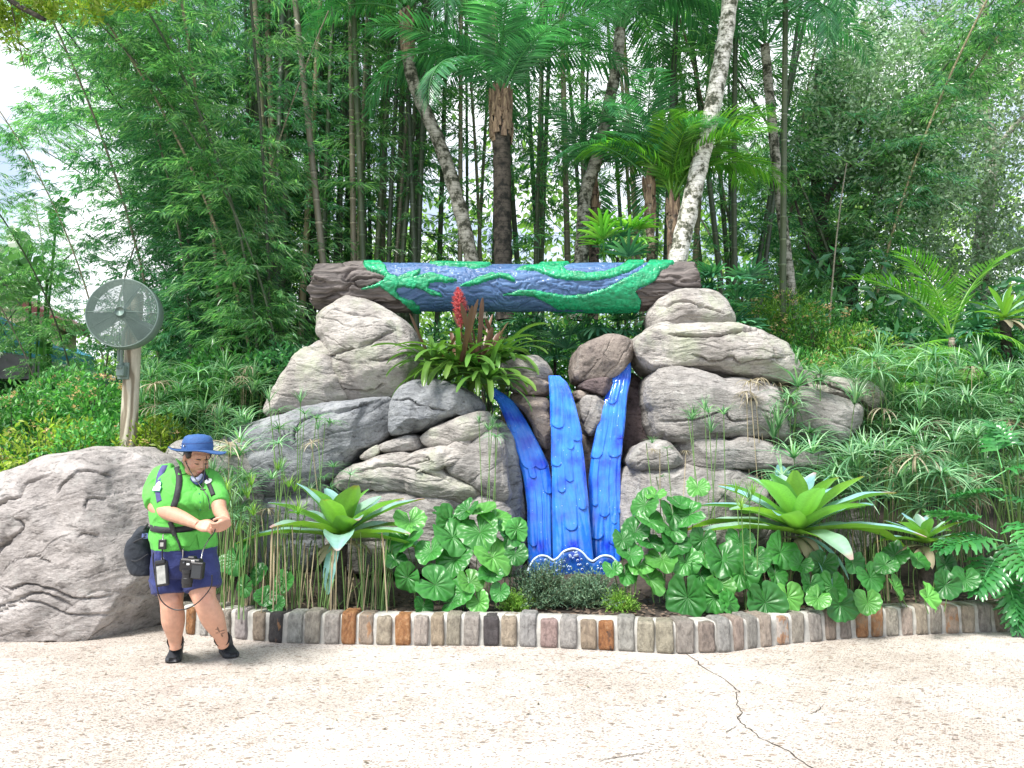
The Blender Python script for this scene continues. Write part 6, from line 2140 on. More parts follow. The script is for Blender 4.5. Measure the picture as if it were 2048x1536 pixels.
# ------------------------------------------------------------------ lady palms (fans of straps)
def fan_data(n, Lf, mat, seed, w=.016, spread=2.6):
    rg = random.Random(seed)
    mb = MB()
    for k in range(n):
        a = (k / (n - 1) - .5) * spread
        V, F, tt = strap(a, .25 + rg.uniform(-.1, .1), -.6 + rg.uniform(-.3, .3), Lf * (1 - .2 * abs(a) / 1.3) * rg.uniform(.9, 1.05), w, 7, lambda q: np.sin(PI * (.12 + .8 * q)) ** .6, -.4, 2)
        mb.add(V, F, np.ones((len(V), 3)) * rg.uniform(.75, 1.25))
    V, F = tube(np.array([[-.3, 0, -.22], [-.12, 0, -.06], [0, 0, 0]]), .004, 5)
    mb.add(V, F, (1.2, 1.1, .8))
    return mb.data("fan_leaf", mat, smooth=False)


FAN = [fan_data(9, .30, RHAP, 1), fan_data(11, .28, RHAP, 2, .013, 3.0), fan_data(7, .32, RHAP, 3, .02, 2.0)]
FANY = [fan_data(9, .30, PALMY, 4), fan_data(8, .28, PALMY, 5)]


def lady(label, px, py, Y, spx, spy, n, seed, fans=FAN, s=(.9, 1.2)):
    rg = random.Random(seed)
    c = P(px, py + spy, Y + .2)
    zb = float(terrain_z(c[0], Y))
    t = thing("lady_palm", label, "fan palm", (c[0], Y + .2, zb), 0, None)
    V, F = tube(np.array([[c[0], Y + .2, zb], [c[0], Y + .2, c[2]]]), .02, 7)
    mk("trunk", V, F, TRUNK, t)
    for k in range(n):
        q = P(px + rg.uniform(-spx, spx), py + rg.uniform(-spy, spy), Y + rg.uniform(-.3, .3))
        o = link("fan_leaf", fans[k % len(fans)], t)
        o.location = tuple(q - wloc(t))
        az = math.atan2((q[1] - Y - .1) - .25, (q[0] - c[0]) * 1.3) + rg.uniform(-.5, .5)
        o.rotation_euler = (Matrix.Rotation(az, 3, 'Z') @ Matrix.Rotation(-rg.uniform(-.5, .8), 3, 'Y')).to_euler()
        sc_ = rg.uniform(*s)
        o.scale = (sc_,) * 3


lady("dark lady palm in the opening below the log beside the glass streams", 1110, 665, 9.2, 80, 55, 34, 1)
lady("dark lady palm under the log next to the overhanging rock", 1235, 640, 9.3, 60, 40, 26, 2)
lady("pale green lady palm fanning out behind the log's plain end", 1455, 600, 9.4, 60, 60, 34, 3, FAN)
lady("bright fan palm leaves rising above the log beside the white trunk", 1235, 480, 9.6, 45, 35, 18, 4, [FANY[0], FAN[0], FANY[1]], (1.0, 1.4))
lady("fan palm with drooping grey-green leaves among the far shrubs", 1800, 700, 10.8, 60, 40, 18, 5, FAN, (1.1, 1.5))
lady("fan palm leaves at the grove's foot beside the dome rock", 600, 730, 9.6, 60, 35, 18, 6)
lady("fan palm with stiff leaves behind the sedge thicket", 1990, 660, 10.4, 50, 45, 18, 7, FAN, (1.1, 1.5))
for k, (px, py) in enumerate([(1740, 715), (1850, 690), (1930, 735), (1800, 760), (1680, 760)]):
    q = P(px, py + 40, 9.4)
    t = thing("fern", ["yellow-green fern left of the young palm beside the flowering shrub", "yellow-green fern at the young palm's foot", "yellow-green fern right of the young palm's foot", "yellow-green fern lowest in the thicket, left of the young palm", "yellow-green fern just above the pale tail rock"][k], "fern", (q[0], q[1], float(terrain_z(q[0], 9.4))), 0, "yellow-green ferns among the sedges")
    for j in range(9):
        f = link("frond", FRW[1], t)
        f.location = (0, 0, q[2] - t.location[2])
        f.rotation_euler = (Matrix.Rotation(j * 2.4, 3, 'Z') @ Matrix.Rotation(-.1, 3, 'Y')).to_euler()
        f.scale = (.45,) * 3

# ------------------------------------------------------------------ giant bird-of-paradise leaves at the left
def banana_leaf(p0, p1, W, seed, nrm):
    rg = random.Random(seed)
    mb = MB()
    n = 10
    mid_ = (p0 + p1) / 2 + nrm * .12
    path = spline([p0, mid_, p1], n + 1)
    d = (p1 - p0) / np.linalg.norm(p1 - p0)
    side = np.cross(d, nrm); side /= np.linalg.norm(side)
    for k in range(n):
        f = (k + .5) / n
        w = W * math.sin(PI * (.1 + .86 * f)) ** .6
        for s in (-1, 1):
            gap = rg.choice((.80, .98, .98))
            a0, a1 = path[k], path[k] + (path[k + 1] - path[k]) * gap
            sl = d * w * .25
            e = side * s
            dr = rg.uniform(-.05, .1)
            V = np.array([a0, a1, a0 + e * w * .5 + sl * .5 + nrm * .04, a1 + e * w * .5 + sl * .5 + nrm * .04, a0 + e * w * .97 + sl - nrm * dr, a1 + e * w * .93 + sl - nrm * dr])
            mb.add(V, np.array([[0, 1, 3, 2], [2, 3, 5, 4]]), np.ones((6, 3)) * rg.uniform(.8, 1.25))
    V, F = tube(path, np.linspace(.02, .006, n + 1), 6)
    mb.add(V, F, (1.4, 1.3, 1))
    return mb


t = thing("bird_of_paradise", "giant bird-of-paradise with torn paddle leaves in front of the blue building", "plant", (P(80, 700, 11)[0], 11.0, float(terrain_z(-7, 11))), 0)
for k, (a, b_, W, nr) in enumerate([((78, 590), (-40, 500), .26, (.2, -.9, .35)), ((95, 560), (20, 460), .22, (-.3, -.9, .2)), ((110, 470), (128, 395), .13, (.1, -1, 0)), ((97, 790), (92, 640), .10, (.2, -1, .1)), ((60, 600), (-20, 570), .22, (0, -.8, .5))]):
    nr = np.array(nr) / np.linalg.norm(nr)
    banana_leaf(P(*a, 11), P(*b_, 11), W, k, nr).obj("leaf", BANA, t, smooth=False)
    V, F = tube(np.array([wloc(t), P(*a, 11)]), .018, 6)
    mk("petiole", V, F, BANA, t, col=np.ones((len(V), 3)))

# mulch chips and leaf litter
n = 2600
s = R_.uniform(1, _s[-1], n)
pos = np.array([wall_at(q)[0] for q in s])
pos = np.c_[pos[:, 0], pos[:, 1] + .22 + R_.uniform(0, 1, n) ** 1.5 * .9]
pos = np.c_[pos, terrain_z(pos[:, 0], pos[:, 1]) + .015]
d = R_.normal(0, 1, pos.shape) * [1, 1, .25]
T, TF = leaf_template(.3, 0, 0, 1)
V, F, C = leaves_mesh(pos, d, R_.uniform(.02, .06, n), T, TF, roll=R_.uniform(-.5, .5, n), c=1)
tag(mk("mulch_chips", V, F, MULCH, smooth=False), "dark bark mulch scattered in the planting bed", kind="stuff")
n = 230
pos = np.c_[R_.uniform(-4, 4.5, n), R_.uniform(2.8, 6.2, n), np.full(n, .006)]
pos = pos[pos[:, 1] < np.interp(pos[:, 0], WALL[:, 0], WALL[:, 1]) - .05]
n = len(pos)
V, F, C = leaves_mesh(pos, R_.normal(0, 1, pos.shape) * [1, 1, .06], R_.uniform(.015, .05, n), *leaf_template(.14, .2, -.1, 1), c=R_.uniform(.25, .8, (n, 1)))
tag(mk("leaf_litter", V, F, DRY, col=C, smooth=False), "small dry leaf fragments scattered on the walkway", kind="stuff")
# ------------------------------------------------------------------ fan on its post
WOODP = carved("weathered_post_wood", (0.40, 0.36, 0.27), (0.16, 0.135, 0.095), 0.8, fr=(1, 1, .12), s=16, strength=0.5)
m, nt, b = new_mat("weathered_grain_wood")
v = coords(nt, (1, 1, .22))
wn_ = noise(nt, v, 3.0, 4, .6)
ring_ = N(nt, "ShaderNodeTexWave", Scale=3.5, Distortion=14.0, Detail=3.0)
L(nt, v, ring_.inputs["Vector"])
c = ramp(nt, ring_.outputs["Fac"], [(0.25, (0.19, 0.16, 0.11)), (0.5, (0.36, 0.33, 0.25)), (1.0, (0.46, 0.43, 0.34))]).outputs["Color"]
n2_ = noise(nt, v, 40, 4, .7)
c = mix(nt, .5, c, ramp(nt, n2_.outputs["Fac"], [(0.3, .6), (.7, 1.2)]).outputs["Color"], 'MULTIPLY')
L(nt, c, b.inputs["Base Color"]); b.inputs["Roughness"].default_value = .85
bump(nt, b, ring_.outputs["Fac"], .4, .01)
WOODP = m
FANM = simple("grey_green_metal", (0.14, 0.20, 0.175), 0.45, 0.1, var=0.1)
BLADE = simple("fan_blade_metal", (0.07, 0.10, 0.10), 0.35, 0.5, var=0.1)
YF = 7.6
pb = P(256, 900, YF)
zg = float(terrain_z(pb[0], YF))
ptop = P(256, 600, YF)
post = thing("wooden_post", "round weathered wooden post with wavy grain carrying the round fan", "post", (pb[0], YF, zg))
V, F = tube(np.array([[pb[0], YF, z] for z in np.linspace(zg - .1, ptop[2] + .06, 40)]), np.linspace(.088, .076, 40), 28)
V = V + (vnoise(V * [9, 9, 1.5], 3) * .003)[:, None] * [1, 1, 0]
mk("post_shaft", V, F, WOODP, post)

fc_ = P(250, 629, YF - .28)
fan = thing("fan", "large round grey-green caged fan mounted on the wooden post", "fan", fc_)
FR_ = 0.338
Rf = rot('Z', math.radians(6)) @ rot('X', math.radians(-3))      # local y is the fan's axis (front = -y)


def fxy(V): return np.asarray(V) @ Rf.T + fc_


def torus(R0, r0, y, n=72, m_=6):
    a = np.linspace(0, 2 * PI, n, endpoint=False)
    b = np.linspace(0, 2 * PI, m_, endpoint=False)
    A, B = np.meshgrid(a, b, indexing='ij')
    return np.stack([(R0 + r0 * np.cos(B)) * np.cos(A), y + r0 * np.sin(B), (R0 + r0 * np.cos(B)) * np.sin(A)], -1).reshape(-1, 3), grid_faces(n, m_, True, True)


# shroud ring
prof_ = [(FR_ - .004, -.075), (FR_ + .004, -.08), (FR_ + .008, -.07), (FR_ + .006, .07), (FR_ - .004, .075), (FR_ - .007, .0)]
a = np.linspace(0, 2 * PI, 96, endpoint=False)
V = np.array([[[r * math.cos(t), y, r * math.sin(t)] for r, y in prof_] for t in a]).reshape(-1, 3)
mk("shroud", fxy(V), grid_faces(96, 6, True, True), FANM, fan)
for nm, sgn in (("front_guard", -1), ("rear_guard", 1)):
    mb = MB()
    nr = 30 if sgn < 0 else 14
    for k in range(nr):
        R0 = .055 + (FR_ - .06) * k / (nr - 1)
        y = sgn * (.075 + .045 * (1 - (R0 / FR_) ** 2))
        V, F = torus(R0, .0030 if sgn < 0 else .002, y, 60, 4)
        mb.add(fxy(V), F)
    for k in range(12):
        t = 2 * PI * k / 12
        rr = np.linspace(.04, FR_, 8)
        pth = np.stack([rr * math.cos(t), sgn * (.078 + .045 * (1 - (rr / FR_) ** 2)), rr * math.sin(t)], -1)
        V, F = tube(pth, .0032 if k % 3 == 0 else .0018, 4)
        mb.add(fxy(V), F)
    o = mb.obj(nm, FANM, fan)
    o["kind"] = "stuff"
V, F = tube(np.array([[0, -.135, 0], [0, -.128, 0], [0, -.11, 0]]), [.044, .050, .050], 28)
mk("hub_cap", fxy(V), F, simple("hub_plate", (.17, .24, .21), .35, .3), fan)
V, F = tube(np.array([[0, -.09, 0], [0, .16, 0]]), [.05, .075], 20)
mk("motor", fxy(V), F, FANM, fan)
for k in range(3):
    t0 = math.radians(200 + 120 * k)
    rr = np.linspace(.05, .315, 10)
    u_ = np.linspace(-1, 1, 7)
    W_ = np.array([[[r * math.cos(t0 + w * (.42 - .25 * r)), -.02 + w * .035, r * math.sin(t0 + w * (.42 - .25 * r))] for w in u_] for r in rr])
    V = np.vstack([W_.reshape(-1, 3), W_.reshape(-1, 3) + [0, .004, 0]])
    g = grid_faces(10, 7)
    mk("blade", fxy(V), [g, g[:, ::-1] + 70], BLADE, fan)
br = P(243, 740, YF - .10)
mb = MB()
V, F = tube(np.array([P(243, 735, YF - .11), P(243, 705, YF - .13), P(246, 690, YF - .16), P(247, 665, YF - .2), fc_ + np.array([0, .12, -.03])]), .017, 10); mb.add(V, F)
mb.obj("mounting_arm", FANM, fan)
V, F = bbox(P(247, 742, YF - .095), (.055, .012, .085), .004)
mk("wall_plate", V, F, FANM, fan, smooth=False)
V, F = bbox(P(243, 742, YF - .14), (.038, .038, .055), .008)
mk("bracket_box", V, F, FANM, fan, smooth=False)
V, F = tube(np.array([P(243, 735, YF - .17), P(234, 733, YF - .19)]), [.02, .017], 12)
mk("clamp_knob", V, F, FANM, fan)
V, F = tube(np.array([P(238, 722, YF - .12), P(238, 700, YF - .12)]), [.019, .019], 10)
mk("capacitor_case", V, F, FANM, fan)

# ------------------------------------------------------------------ blue building and dark awning
BLUEW = simple("blue_stucco", (0.05, 0.27, 0.42), 0.85, var=0.12, nscale=3, bumps=0.4)
FASC = simple("beige_fascia", (0.46, 0.38, 0.29), 0.6, var=0.1)
REDR = simple("red_roof_edge", (0.16, 0.03, 0.03), 0.5, var=0.15)
DARKR = simple("dark_awning_roof", (0.025, 0.028, 0.03), 0.55, var=0.3)
TEALC = simple("teal_column_paint", (0.06, 0.24, 0.26), 0.5, var=0.15)
YB = 14.0
bd = thing("building", "blue stucco building with a sloping red-edged roof beyond the low bamboo", "building", P(-200, 900, YB))


def slab(poly_px, Y0, Y1, name, mat, parent):
    f = P(np.array(poly_px)[:, 0], np.array(poly_px)[:, 1], Y0)
    bk = f.copy(); bk[:, 1] = Y1
    n = len(f)
    V = np.vstack([f, bk])
    F = [list(range(n)), [n + k for k in range(n)][::-1]] + [[k, n + k, n + (k + 1) % n, (k + 1) % n] for k in range(n)]
    return mk(name, V, F, mat, parent, smooth=False)


slab([(-700, 260), (92, 690), (100, 694), (100, 960), (-700, 960)], YB, YB + 1.5, "wall", BLUEW, bd)
slab([(-705, 212), (118, 656), (118, 694), (-705, 256)], YB - .45, YB + .1, "fascia", FASC, bd)
slab([(-705, 192), (130, 643), (130, 662), (-705, 211)], YB - .6, YB + .2, "roof", REDR, bd)
YA = 11.4
aw = thing("awning", "dark sloping awning roof on a teal column at the picture's edge", "awning", P(40, 930, YA))
slab([(-420, 668), (20, 706), (80, 742), (84, 752), (60, 758), (-420, 752)], YA, YA + 2.5, "awning_roof", DARKR, aw)
V, F = tube(np.array([P(67, 757, YA + .3), P(67, 975, YA + .3)]), [.075, .075], 20)
mk("column", V, F, TEALC, aw)

# ------------------------------------------------------------------ the person
def skin_mat(name):
    m, nt, b = new_mat(name)
    at = N(nt, "ShaderNodeAttribute", attribute_name="Col")
    v = coords(nt)
    n = noise(nt, v, 25, 4, .6)
    c = mix(nt, 1.0, at.outputs["Color"], ramp(nt, n.outputs["Fac"], [(.3, .88), (.7, 1.08)]).outputs["Color"], 'MULTIPLY')
    L(nt, c, b.inputs["Base Color"])
    b.inputs["Roughness"].default_value = .5
    b.inputs["Subsurface Weight"].default_value = .18
    b.inputs["Subsurface Radius"].default_value = (.012, .005, .003)
    b.inputs["Subsurface Scale"].default_value = 1.0
    return m


def cloth_mat(name, col, rough=.8, wr=0.5, s=14):
    m, nt, b = new_mat(name)
    v = coords(nt)
    n = noise(nt, v, s, 4, .55, 1.0)
    n2 = noise(nt, v, 260, 2, .5)
    c = ramp(nt, n.outputs["Fac"], [(.3, tuple(x * .85 for x in col)), (.7, tuple(min(1, x * 1.12) for x in col))]).outputs["Color"]
    L(nt, c, b.inputs["Base Color"])
    b.inputs["Roughness"].default_value = rough
    b.inputs["Sheen Weight"].default_value = .05
    n1 = bump(nt, b, n.outputs["Fac"], wr, .02)
    bump(nt, b, n2.outputs["Fac"], .2, .002, n1)
    return m


SKIN = skin_mat("skin")
SHIRT = cloth_mat("green_shirt_cloth", (0.085, 0.40, 0.055), .75, .45)
NAVY = cloth_mat("navy_cloth", (0.018, 0.028, 0.13), .75, .6)
STRIPE = cloth_mat("sleeve_stripe_cloth", (0.06, 0.06, 0.20), .75, .3)
HATM = cloth_mat("blue_hat_cloth", (0.022, 0.085, 0.25), .75, .3, 20)
BLACK = cloth_mat("black_webbing", (0.014, 0.015, 0.019), .7, .3, 30)
BAGM = cloth_mat("black_bag_fabric", (0.012, 0.017, 0.026), .75, .7, 12)
PLAST = simple("black_plastic", (0.014, 0.014, 0.016), .35, var=.1)
SOLE = simple("dark_rubber", (0.03, 0.034, 0.042), .6)
SHOE = cloth_mat("dark_shoe_fabric", (0.012, 0.014, 0.02), .75, .4, 40)
HAIR = simple("dark_hair", (0.02, 0.014, 0.012), .5, bumps=.6, nscale=20)
WHITE = simple("white_badge", (0.78, 0.8, 0.8), .4, var=.03)
SCREEN = simple("grey_screen_glass", (0.30, 0.30, 0.28), .12, var=.25, nscale=30)
STEEL = simple("steel", (0.5, 0.5, 0.5), .3, .9)
GREENB = simple("patch_border", (0.02, 0.22, 0.14), .6)
INK = simple("ink", (0.03, 0.06, 0.16), .6)


def remesh(mb, name, mat, parent, voxel, smooth_it=2, post=None):
    me = mb.data("tmp", None)
    o = bpy.data.objects.new("tmp", me)
    COL.objects.link(o)
    md = o.modifiers.new("r", 'REMESH'); md.mode = 'VOXEL'; md.voxel_size = voxel
    ms = o.modifiers.new("s", 'SMOOTH'); ms.iterations = smooth_it; ms.factor = .5
    dg = bpy.context.evaluated_depsgraph_get()
    ev = bpy.data.meshes.new_from_object(o.evaluated_get(dg))
    n = len(ev.vertices)
    V = np.empty(n * 3, np.float32); ev.vertices.foreach_get("co", V); V = V.reshape(-1, 3).astype(float)
    nl = len(ev.loops)
    idx = np.empty(nl, np.int32); ev.loops.foreach_get("vertex_index", idx)
    tot = np.empty(len(ev.polygons), np.int32); ev.polygons.foreach_get("loop_total", tot)
    st = np.empty(len(ev.polygons), np.int32); ev.polygons.foreach_get("loop_start", st)
    Fs = []
    for kk in (3, 4):
        s_ = st[tot == kk]
        if len(s_): Fs.append(idx[s_[:, None] + np.arange(kk)])
    nr = np.empty(n * 3, np.float32); ev.vertices.foreach_get("normal", nr); nr = nr.reshape(-1, 3)
    bpy.data.objects.remove(o); bpy.data.meshes.remove(ev); bpy.data.meshes.remove(me)
    col = np.ones((n, 3))
    if post: V, col = post(V, nr, col)
    return mk(name, V, Fs, mat, parent, col=col), V, Fs


def loft(rings, n=28, sub=5):
    """rings: (center, a, b, yaw) horizontal ellipses joined smoothly"""
    c = spline([r[0] for r in rings], (len(rings) - 1) * sub + 1)
    abr = spline([[r[1], r[2], r[3]] for r in rings], (len(rings) - 1) * sub + 1)
    t = np.linspace(0, 2 * PI, n, endpoint=False)
    V = []
    for (cc, (a_, b_, y_)) in zip(c, abr):
        x, y = np.sign(np.cos(t)) * np.abs(np.cos(t)) ** .9 * a_, np.sign(np.sin(t)) * np.abs(np.sin(t)) ** .9 * b_
        V.append(np.stack([cc[0] + x * math.cos(y_) - y * math.sin(y_), cc[1] + x * math.sin(y_) + y * math.cos(y_), cc[2] + 0 * t], -1))
    V = np.vstack(V)
    m_ = len(c)
    return V, [grid_faces(m_, n, False, True), list(range(n))[::-1], [(m_ - 1) * n + k for k in range(n)]]


def limb(pts, radii, n=20, sub=6, sq=None):
    q = spline(pts, (len(pts) - 1) * sub + 1)
    r = spline([[x, 0, 0] for x in radii], (len(pts) - 1) * sub + 1)[:, 0]
    V, F = tube(q, r, n)
    return V, F


PY = 5.5
yaw = math.radians(38)
per = thing("person", "person in lime green shirt, navy shorts and blue hat looking down at hands", "person", (*G(400, 1322)[:2], 0))


def pr_(px, py, Y): return P(px, py, Y)


body = MB()
# legs
LL = [pr_(345, 1110, 5.52), pr_(342, 1160, 5.50), pr_(343, 1203, 5.46), pr_(345, 1222, 5.47), pr_(347, 1244, 5.50), pr_(350, 1275, 5.56), pr_(351, 1297, 5.58)]
body.add(*limb(LL, [.12, .105, .078, .079, .078, .050, .040]))
RL = [pr_(398, 1110, 5.52), pr_(402, 1160, 5.47), pr_(409, 1198, 5.42), pr_(417, 1218, 5.43), pr_(427, 1240, 5.48), pr_(441, 1270, 5.57), pr_(447, 1292, 5.62)]
body.add(*limb(RL, [.12, .108, .078, .079, .078, .050, .040]))
# kneecaps
body.add(*ellipsoid(pr_(345, 1200, 5.425), (.05, .035, .055)))
body.add(*ellipsoid(pr_(411, 1196, 5.385), (.05, .035, .055)))
# inner torso
body.add(*loft([(pr_(372, 1125, 5.52), .19, .14, yaw), (pr_(368, 1060, 5.52), .19, .15, yaw), (pr_(366, 1000, 5.52), .19, .15, yaw), (pr_(372, 955, 5.54), .15, .10, yaw), (pr_(380, 944, 5.54), .07, .06, yaw)]))
# neck
body.add(*limb([pr_(374, 958, 5.55), pr_(381, 940, 5.52), pr_(388, 918, 5.48)], [.075, .066, .062]))
# arms
RA = [pr_(330, 952, 5.56), pr_(314, 985, 5.50), pr_(312, 1012, 5.42), pr_(330, 1022, 5.33), pr_(365, 1036, 5.22), pr_(397, 1050, 5.13)]
body.add(*limb(RA, [.07, .066, .056, .056, .046, .029]))
LA = [pr_(424, 962, 5.46), pr_(434, 990, 5.38), pr_(438, 1012, 5.30), pr_(440, 1022, 5.26), pr_(447, 1033, 5.19), pr_(454, 1044, 5.12)]
body.add(*limb(LA, [.062, .058, .050, .047, .040, .027]))


def hand(w, d, nrm, curl, spread, thumb_side, sc=1.0, fl=(1, 1, 1, 1)):
    d = d / np.linalg.norm(d)
    nrm = nrm - d * nrm.dot(d); nrm /= np.linalg.norm(nrm)     # palm side faces nrm
    s = np.cross(d, nrm) * thumb_side
    # palm: a flattened block of tubes
    for k, off in enumerate((-.028, -.009, .010, .028)):
        V, F = limb([w + s * off * .55, w + d * .045 + s * off, w + d * .088 + s * off * 1.05], [.017, .018, .0125], 10, 4)
        body.add(V, F)
    tips = []
    for k, (off, ln) in enumerate(((.029, .070), (.010, .078), (-.010, .073), (-.029, .058))):
        o = w + d * .085 + s * off * 1.05
        c_ = curl[k]
        dd = d + s * spread * off * 8
        pts = [o]
        ang = 0.25 * c_
        p = o
        for seg, fr in enumerate((.44, .32, .24)):
            ang += c_ * (.55 if seg else .3)
            dir_ = dd * math.cos(ang) + nrm * math.sin(ang)
            p = p + dir_ / np.linalg.norm(dir_) * ln * fr * sc * fl[k]
            pts.append(p)
        body.add(*limb(pts, [.0098, .0088, .0080, .0066], 10, 4))
        tips.append(p)
    # thumb leaves the side of the palm near its base
    o = w + d * .02 + s * .026
    t1 = o + (d * .6 + s * .55 + nrm * .35) * .038
    t2 = t1 + (d * .85 + s * .0 + nrm * .5) * .032
    t3 = t2 + (d * .9 - s * .25 + nrm * .35) * .026
    body.add(*limb([o, t1, t2, t3], [.016, .0125, .0105, .008], 10, 4))
    return tips


pinch = pr_(436, 1049, 5.09)
wR = RA[-1]
dR = pinch - wR
hand(wR, dR + np.array([0, 0, -.02]), np.array([.2, .6, -.5]), (1.0, 1.15, 1.25, 1.3), .4, 1, fl=(.85, .85, .85, .85))
wL = pr_(457, 1044, 5.12)
dL = (pinch - wL) + np.array([0, -.02, -.02])
hand(wL - dL / np.linalg.norm(dL) * .01, dL, np.array([-.1, .6, .4]), (1.1, 1.2, 1.3, 1.3), .4, -1, fl=(.85, .85, .85, .85))

# head, built in its own frame: s = person's left, f = forward, u = up
hy, hp = math.radians(48), math.radians(25)
HF = np.array([math.sin(hy) * math.cos(hp), -math.cos(hy) * math.cos(hp), -math.sin(hp)])
HS = np.array([math.cos(hy), math.sin(hy), 0.0])
HU = np.cross(HS, HF); HU = HU if HU[2] > 0 else -HU
HC = pr_(393, 916, 5.44)
HM = np.stack([HS, HF, HU], -1) * 1.06


def H(v): return HC + HM @ np.asarray(v, float)


def hel(c, r):
    V, F = ellipsoid((0, 0, 0), r, 20, 14)
    V = V + np.asarray(c)
    body.add(V @ HM.T + HC, F)


hel((0, -.015, .045), (.079, .098, .088))
hel((0, .025, -.02), (.071, .068, .080))
hel((.036, .040, -.040), (.038, .040, .042)); hel((-.036, .040, -.040), (.038, .040, .042))
hel((0, .052, -.088), (.034, .030, .026))
hel((0, .01, -.090), (.062, .060, .036))
hel((0, .056, .040), (.060, .034, .036))
V, F = limb([H((0, .084, .018)), H((0, .096, -.008)), H((0, .106, -.028))], [.0085, .0095, .0115], 10, 4); body.add(V, F)
hel((.010, .090, -.031), (.009, .010, .008)); hel((-.010, .090, -.031), (.009, .010, .008))
hel((0, .084, -.060), (.024, .011, .006)); hel((0, .081, -.071), (.021, .012, .008))
hel((.030, .077, .030), (.024, .012, .008)); hel((-.030, .077, .030), (.024, .012, .008))
hel((.030, .074, .004), (.017, .0145, .012)); hel((-.030, .074, .004), (.017, .0145, .012))
hel((.079, -.008, -.005), (.010, .018, .030)); hel((-.079, -.008, -.005), (.010, .018, .030))

MS = 5.5 / FPX


def paint(V, nr, col):
    base = np.array([.48, .265, .18])
    col[:] = base
    legs = V[:, 2] < .95
    col[legs] = [.56, .31, .215]
    h = (V - HC) @ HM / 1.06 ** 2
    face = (h[:, 1] > .03) & (np.linalg.norm(h, axis=1) < .16)

    def spot(c, r, k, color):
        d = np.linalg.norm((h - np.array(c)) / np.array(r), axis=1)
        w = np.clip(1.25 - d, 0, 1)[:, None] * k
        col[:] = col * (1 - w) + np.array(color) * w
    for s in (-1, 1):
        spot((s * .042, .07, -.03), (.025, .03, .022), .5, (.60, .26, .20))
        spot((s * .031, .088, .028), (.020, .02, .0045), 1.0, (.045, .028, .022))
        spot((s * .030, .089, -.003), (.016, .02, .0035), 1.0, (.035, .022, .020))
    spot((0, .094, -.061), (.022, .02, .007), .9, (.50, .17, .15))
    spot((0, .092, -.071), (.019, .02, .007), .9, (.52, .19, .16))
    spot((0, .096, -.0655), (.023, .03, .0022), .8, (.20, .06, .05))
    # knees, elbows, knuckles a little redder
    for c_ in (pr_(345, 1200, 5.4), pr_(411, 1196, 5.36), pr_(312, 1014, 5.42)):
        d = np.linalg.norm(V - c_, axis=1)
        w = np.clip(1 - d / .08, 0, 1)[:, None] * .35
        col[:] = col * (1 - w) + np.array([.60, .27, .19]) * w
    # small dark ankle tattoo: a sprig
    for (px, py, rx, ry) in ((433, 1262, 1.2, 7), (437, 1266, 2.6, 1.3), (429, 1269, 2.4, 1.2), (436, 1272, 2.4, 1.3), (431, 1260, 2, 1.2), (434, 1277, 1.1, 4)):
        c_ = pr_(px, py, 5.42)
        d = np.sqrt(((V[:, 0] - c_[0]) / (rx * MS)) ** 2 + ((V[:, 2] - c_[2]) / (ry * MS)) ** 2)
        m_ = (d < 1) & (nr[:, 1] < -.1)
        col[m_] = col[m_] * .35
    return V, col


remesh(body, "body", SKIN, per, .0045, 2, paint)

for s in (-1, 1):
    V, F = limb([H((s * .013, .0905, .026)), H((s * .030, .0925, .0315)), H((s * .050, .078, .026))], [.0022, .0034, .0012], 6, 5); mk("eyebrow", V, F, HAIR, per)
    V, F = limb([H((s * .015, .0865, -.001)), H((s * .030, .0900, -.0055)), H((s * .046, .0785, -.001))], [.0010, .0019, .0012], 6, 5); mk("eyelashes", V, F, HAIR, per)
# hair under the hat, knot at the nape
hb = MB()
def hadd(c, r):
    V, F = ellipsoid((0, 0, 0), r, 18, 12); hb.add((V + np.asarray(c)) @ HM.T + HC, F)
hadd((0, -.022, .050), (.084, .098, .086)); hadd((0, -.06, .0), (.066, .05, .06))
for s in (-1, 1): hadd((s * .072, .018, .034), (.014, .030, .030))
remesh(hb, "hair", HAIR, per, .006, 1)

# hat: crown, brim and edge
def hat_v(s, f, u): return H((s, f, u))
nA = 64
a = np.linspace(0, 2 * PI, nA, endpoint=False)
prof_c = [(.106, .046), (.107, .07), (.105, .100), (.100, .126), (.087, .146), (.060, .156), (.028, .160), (.002, .161)]
HT = rot('X', math.radians(27))
def HH(p):     # hat frame is tipped back from the bowed head
    return HC + HM @ (HT @ (np.asarray(p, float) + np.array([0, .022, -.002])))
V = np.array([[HH((r * .93 * math.cos(t), r * 1.04 * math.sin(t) - .012, u + .004 * math.sin(3 * t + r * 60))) for r, u in prof_c] for t in a]).reshape(-1, 3)
hat = mk("hat_crown", V, [grid_faces(nA, len(prof_c), True, False)], HATM, per)
rows = []
for t in a:
    row = []
    for k, q in enumerate(np.linspace(0, 1, 9)):
        r = .102 + .082 * q
        lift = .03 * q ** 2 * (max(0, -math.sin(t)) * 1.0) + .022 * q ** 2 * max(0, math.cos(t + PI)) - .014 * q * max(0, math.sin(t)) + .006 * math.sin(4 * t) * q
        row.append(HH((r * .97 * math.cos(t), r * 1.05 * math.sin(t) - .01, .052 - .012 * q + lift)))
    rows.append(row)
top_ = np.array(rows)
bot_ = top_ - HM @ HT @ np.array([0, 0, .005])
full = np.concatenate([top_, bot_[:, ::-1]], 1)
mk("hat_brim", full.reshape(-1, 3), grid_faces(nA, 18, True, True), HATM, hat)
V, F = tube(np.vstack([top_[:, -1], top_[:1, -1]]), .0035, 6, False)
mk("brim_edge", V, F, HATM, hat)
V, F = tube(np.array([HH((.0985 * math.cos(t), .108 * math.sin(t) - .012, .098 + .004 * math.sin(2 * t))) for t in np.linspace(0, 2 * PI, 50)]), .0022, 5, False)
mk("crown_seam", V, F, NAVY, hat)
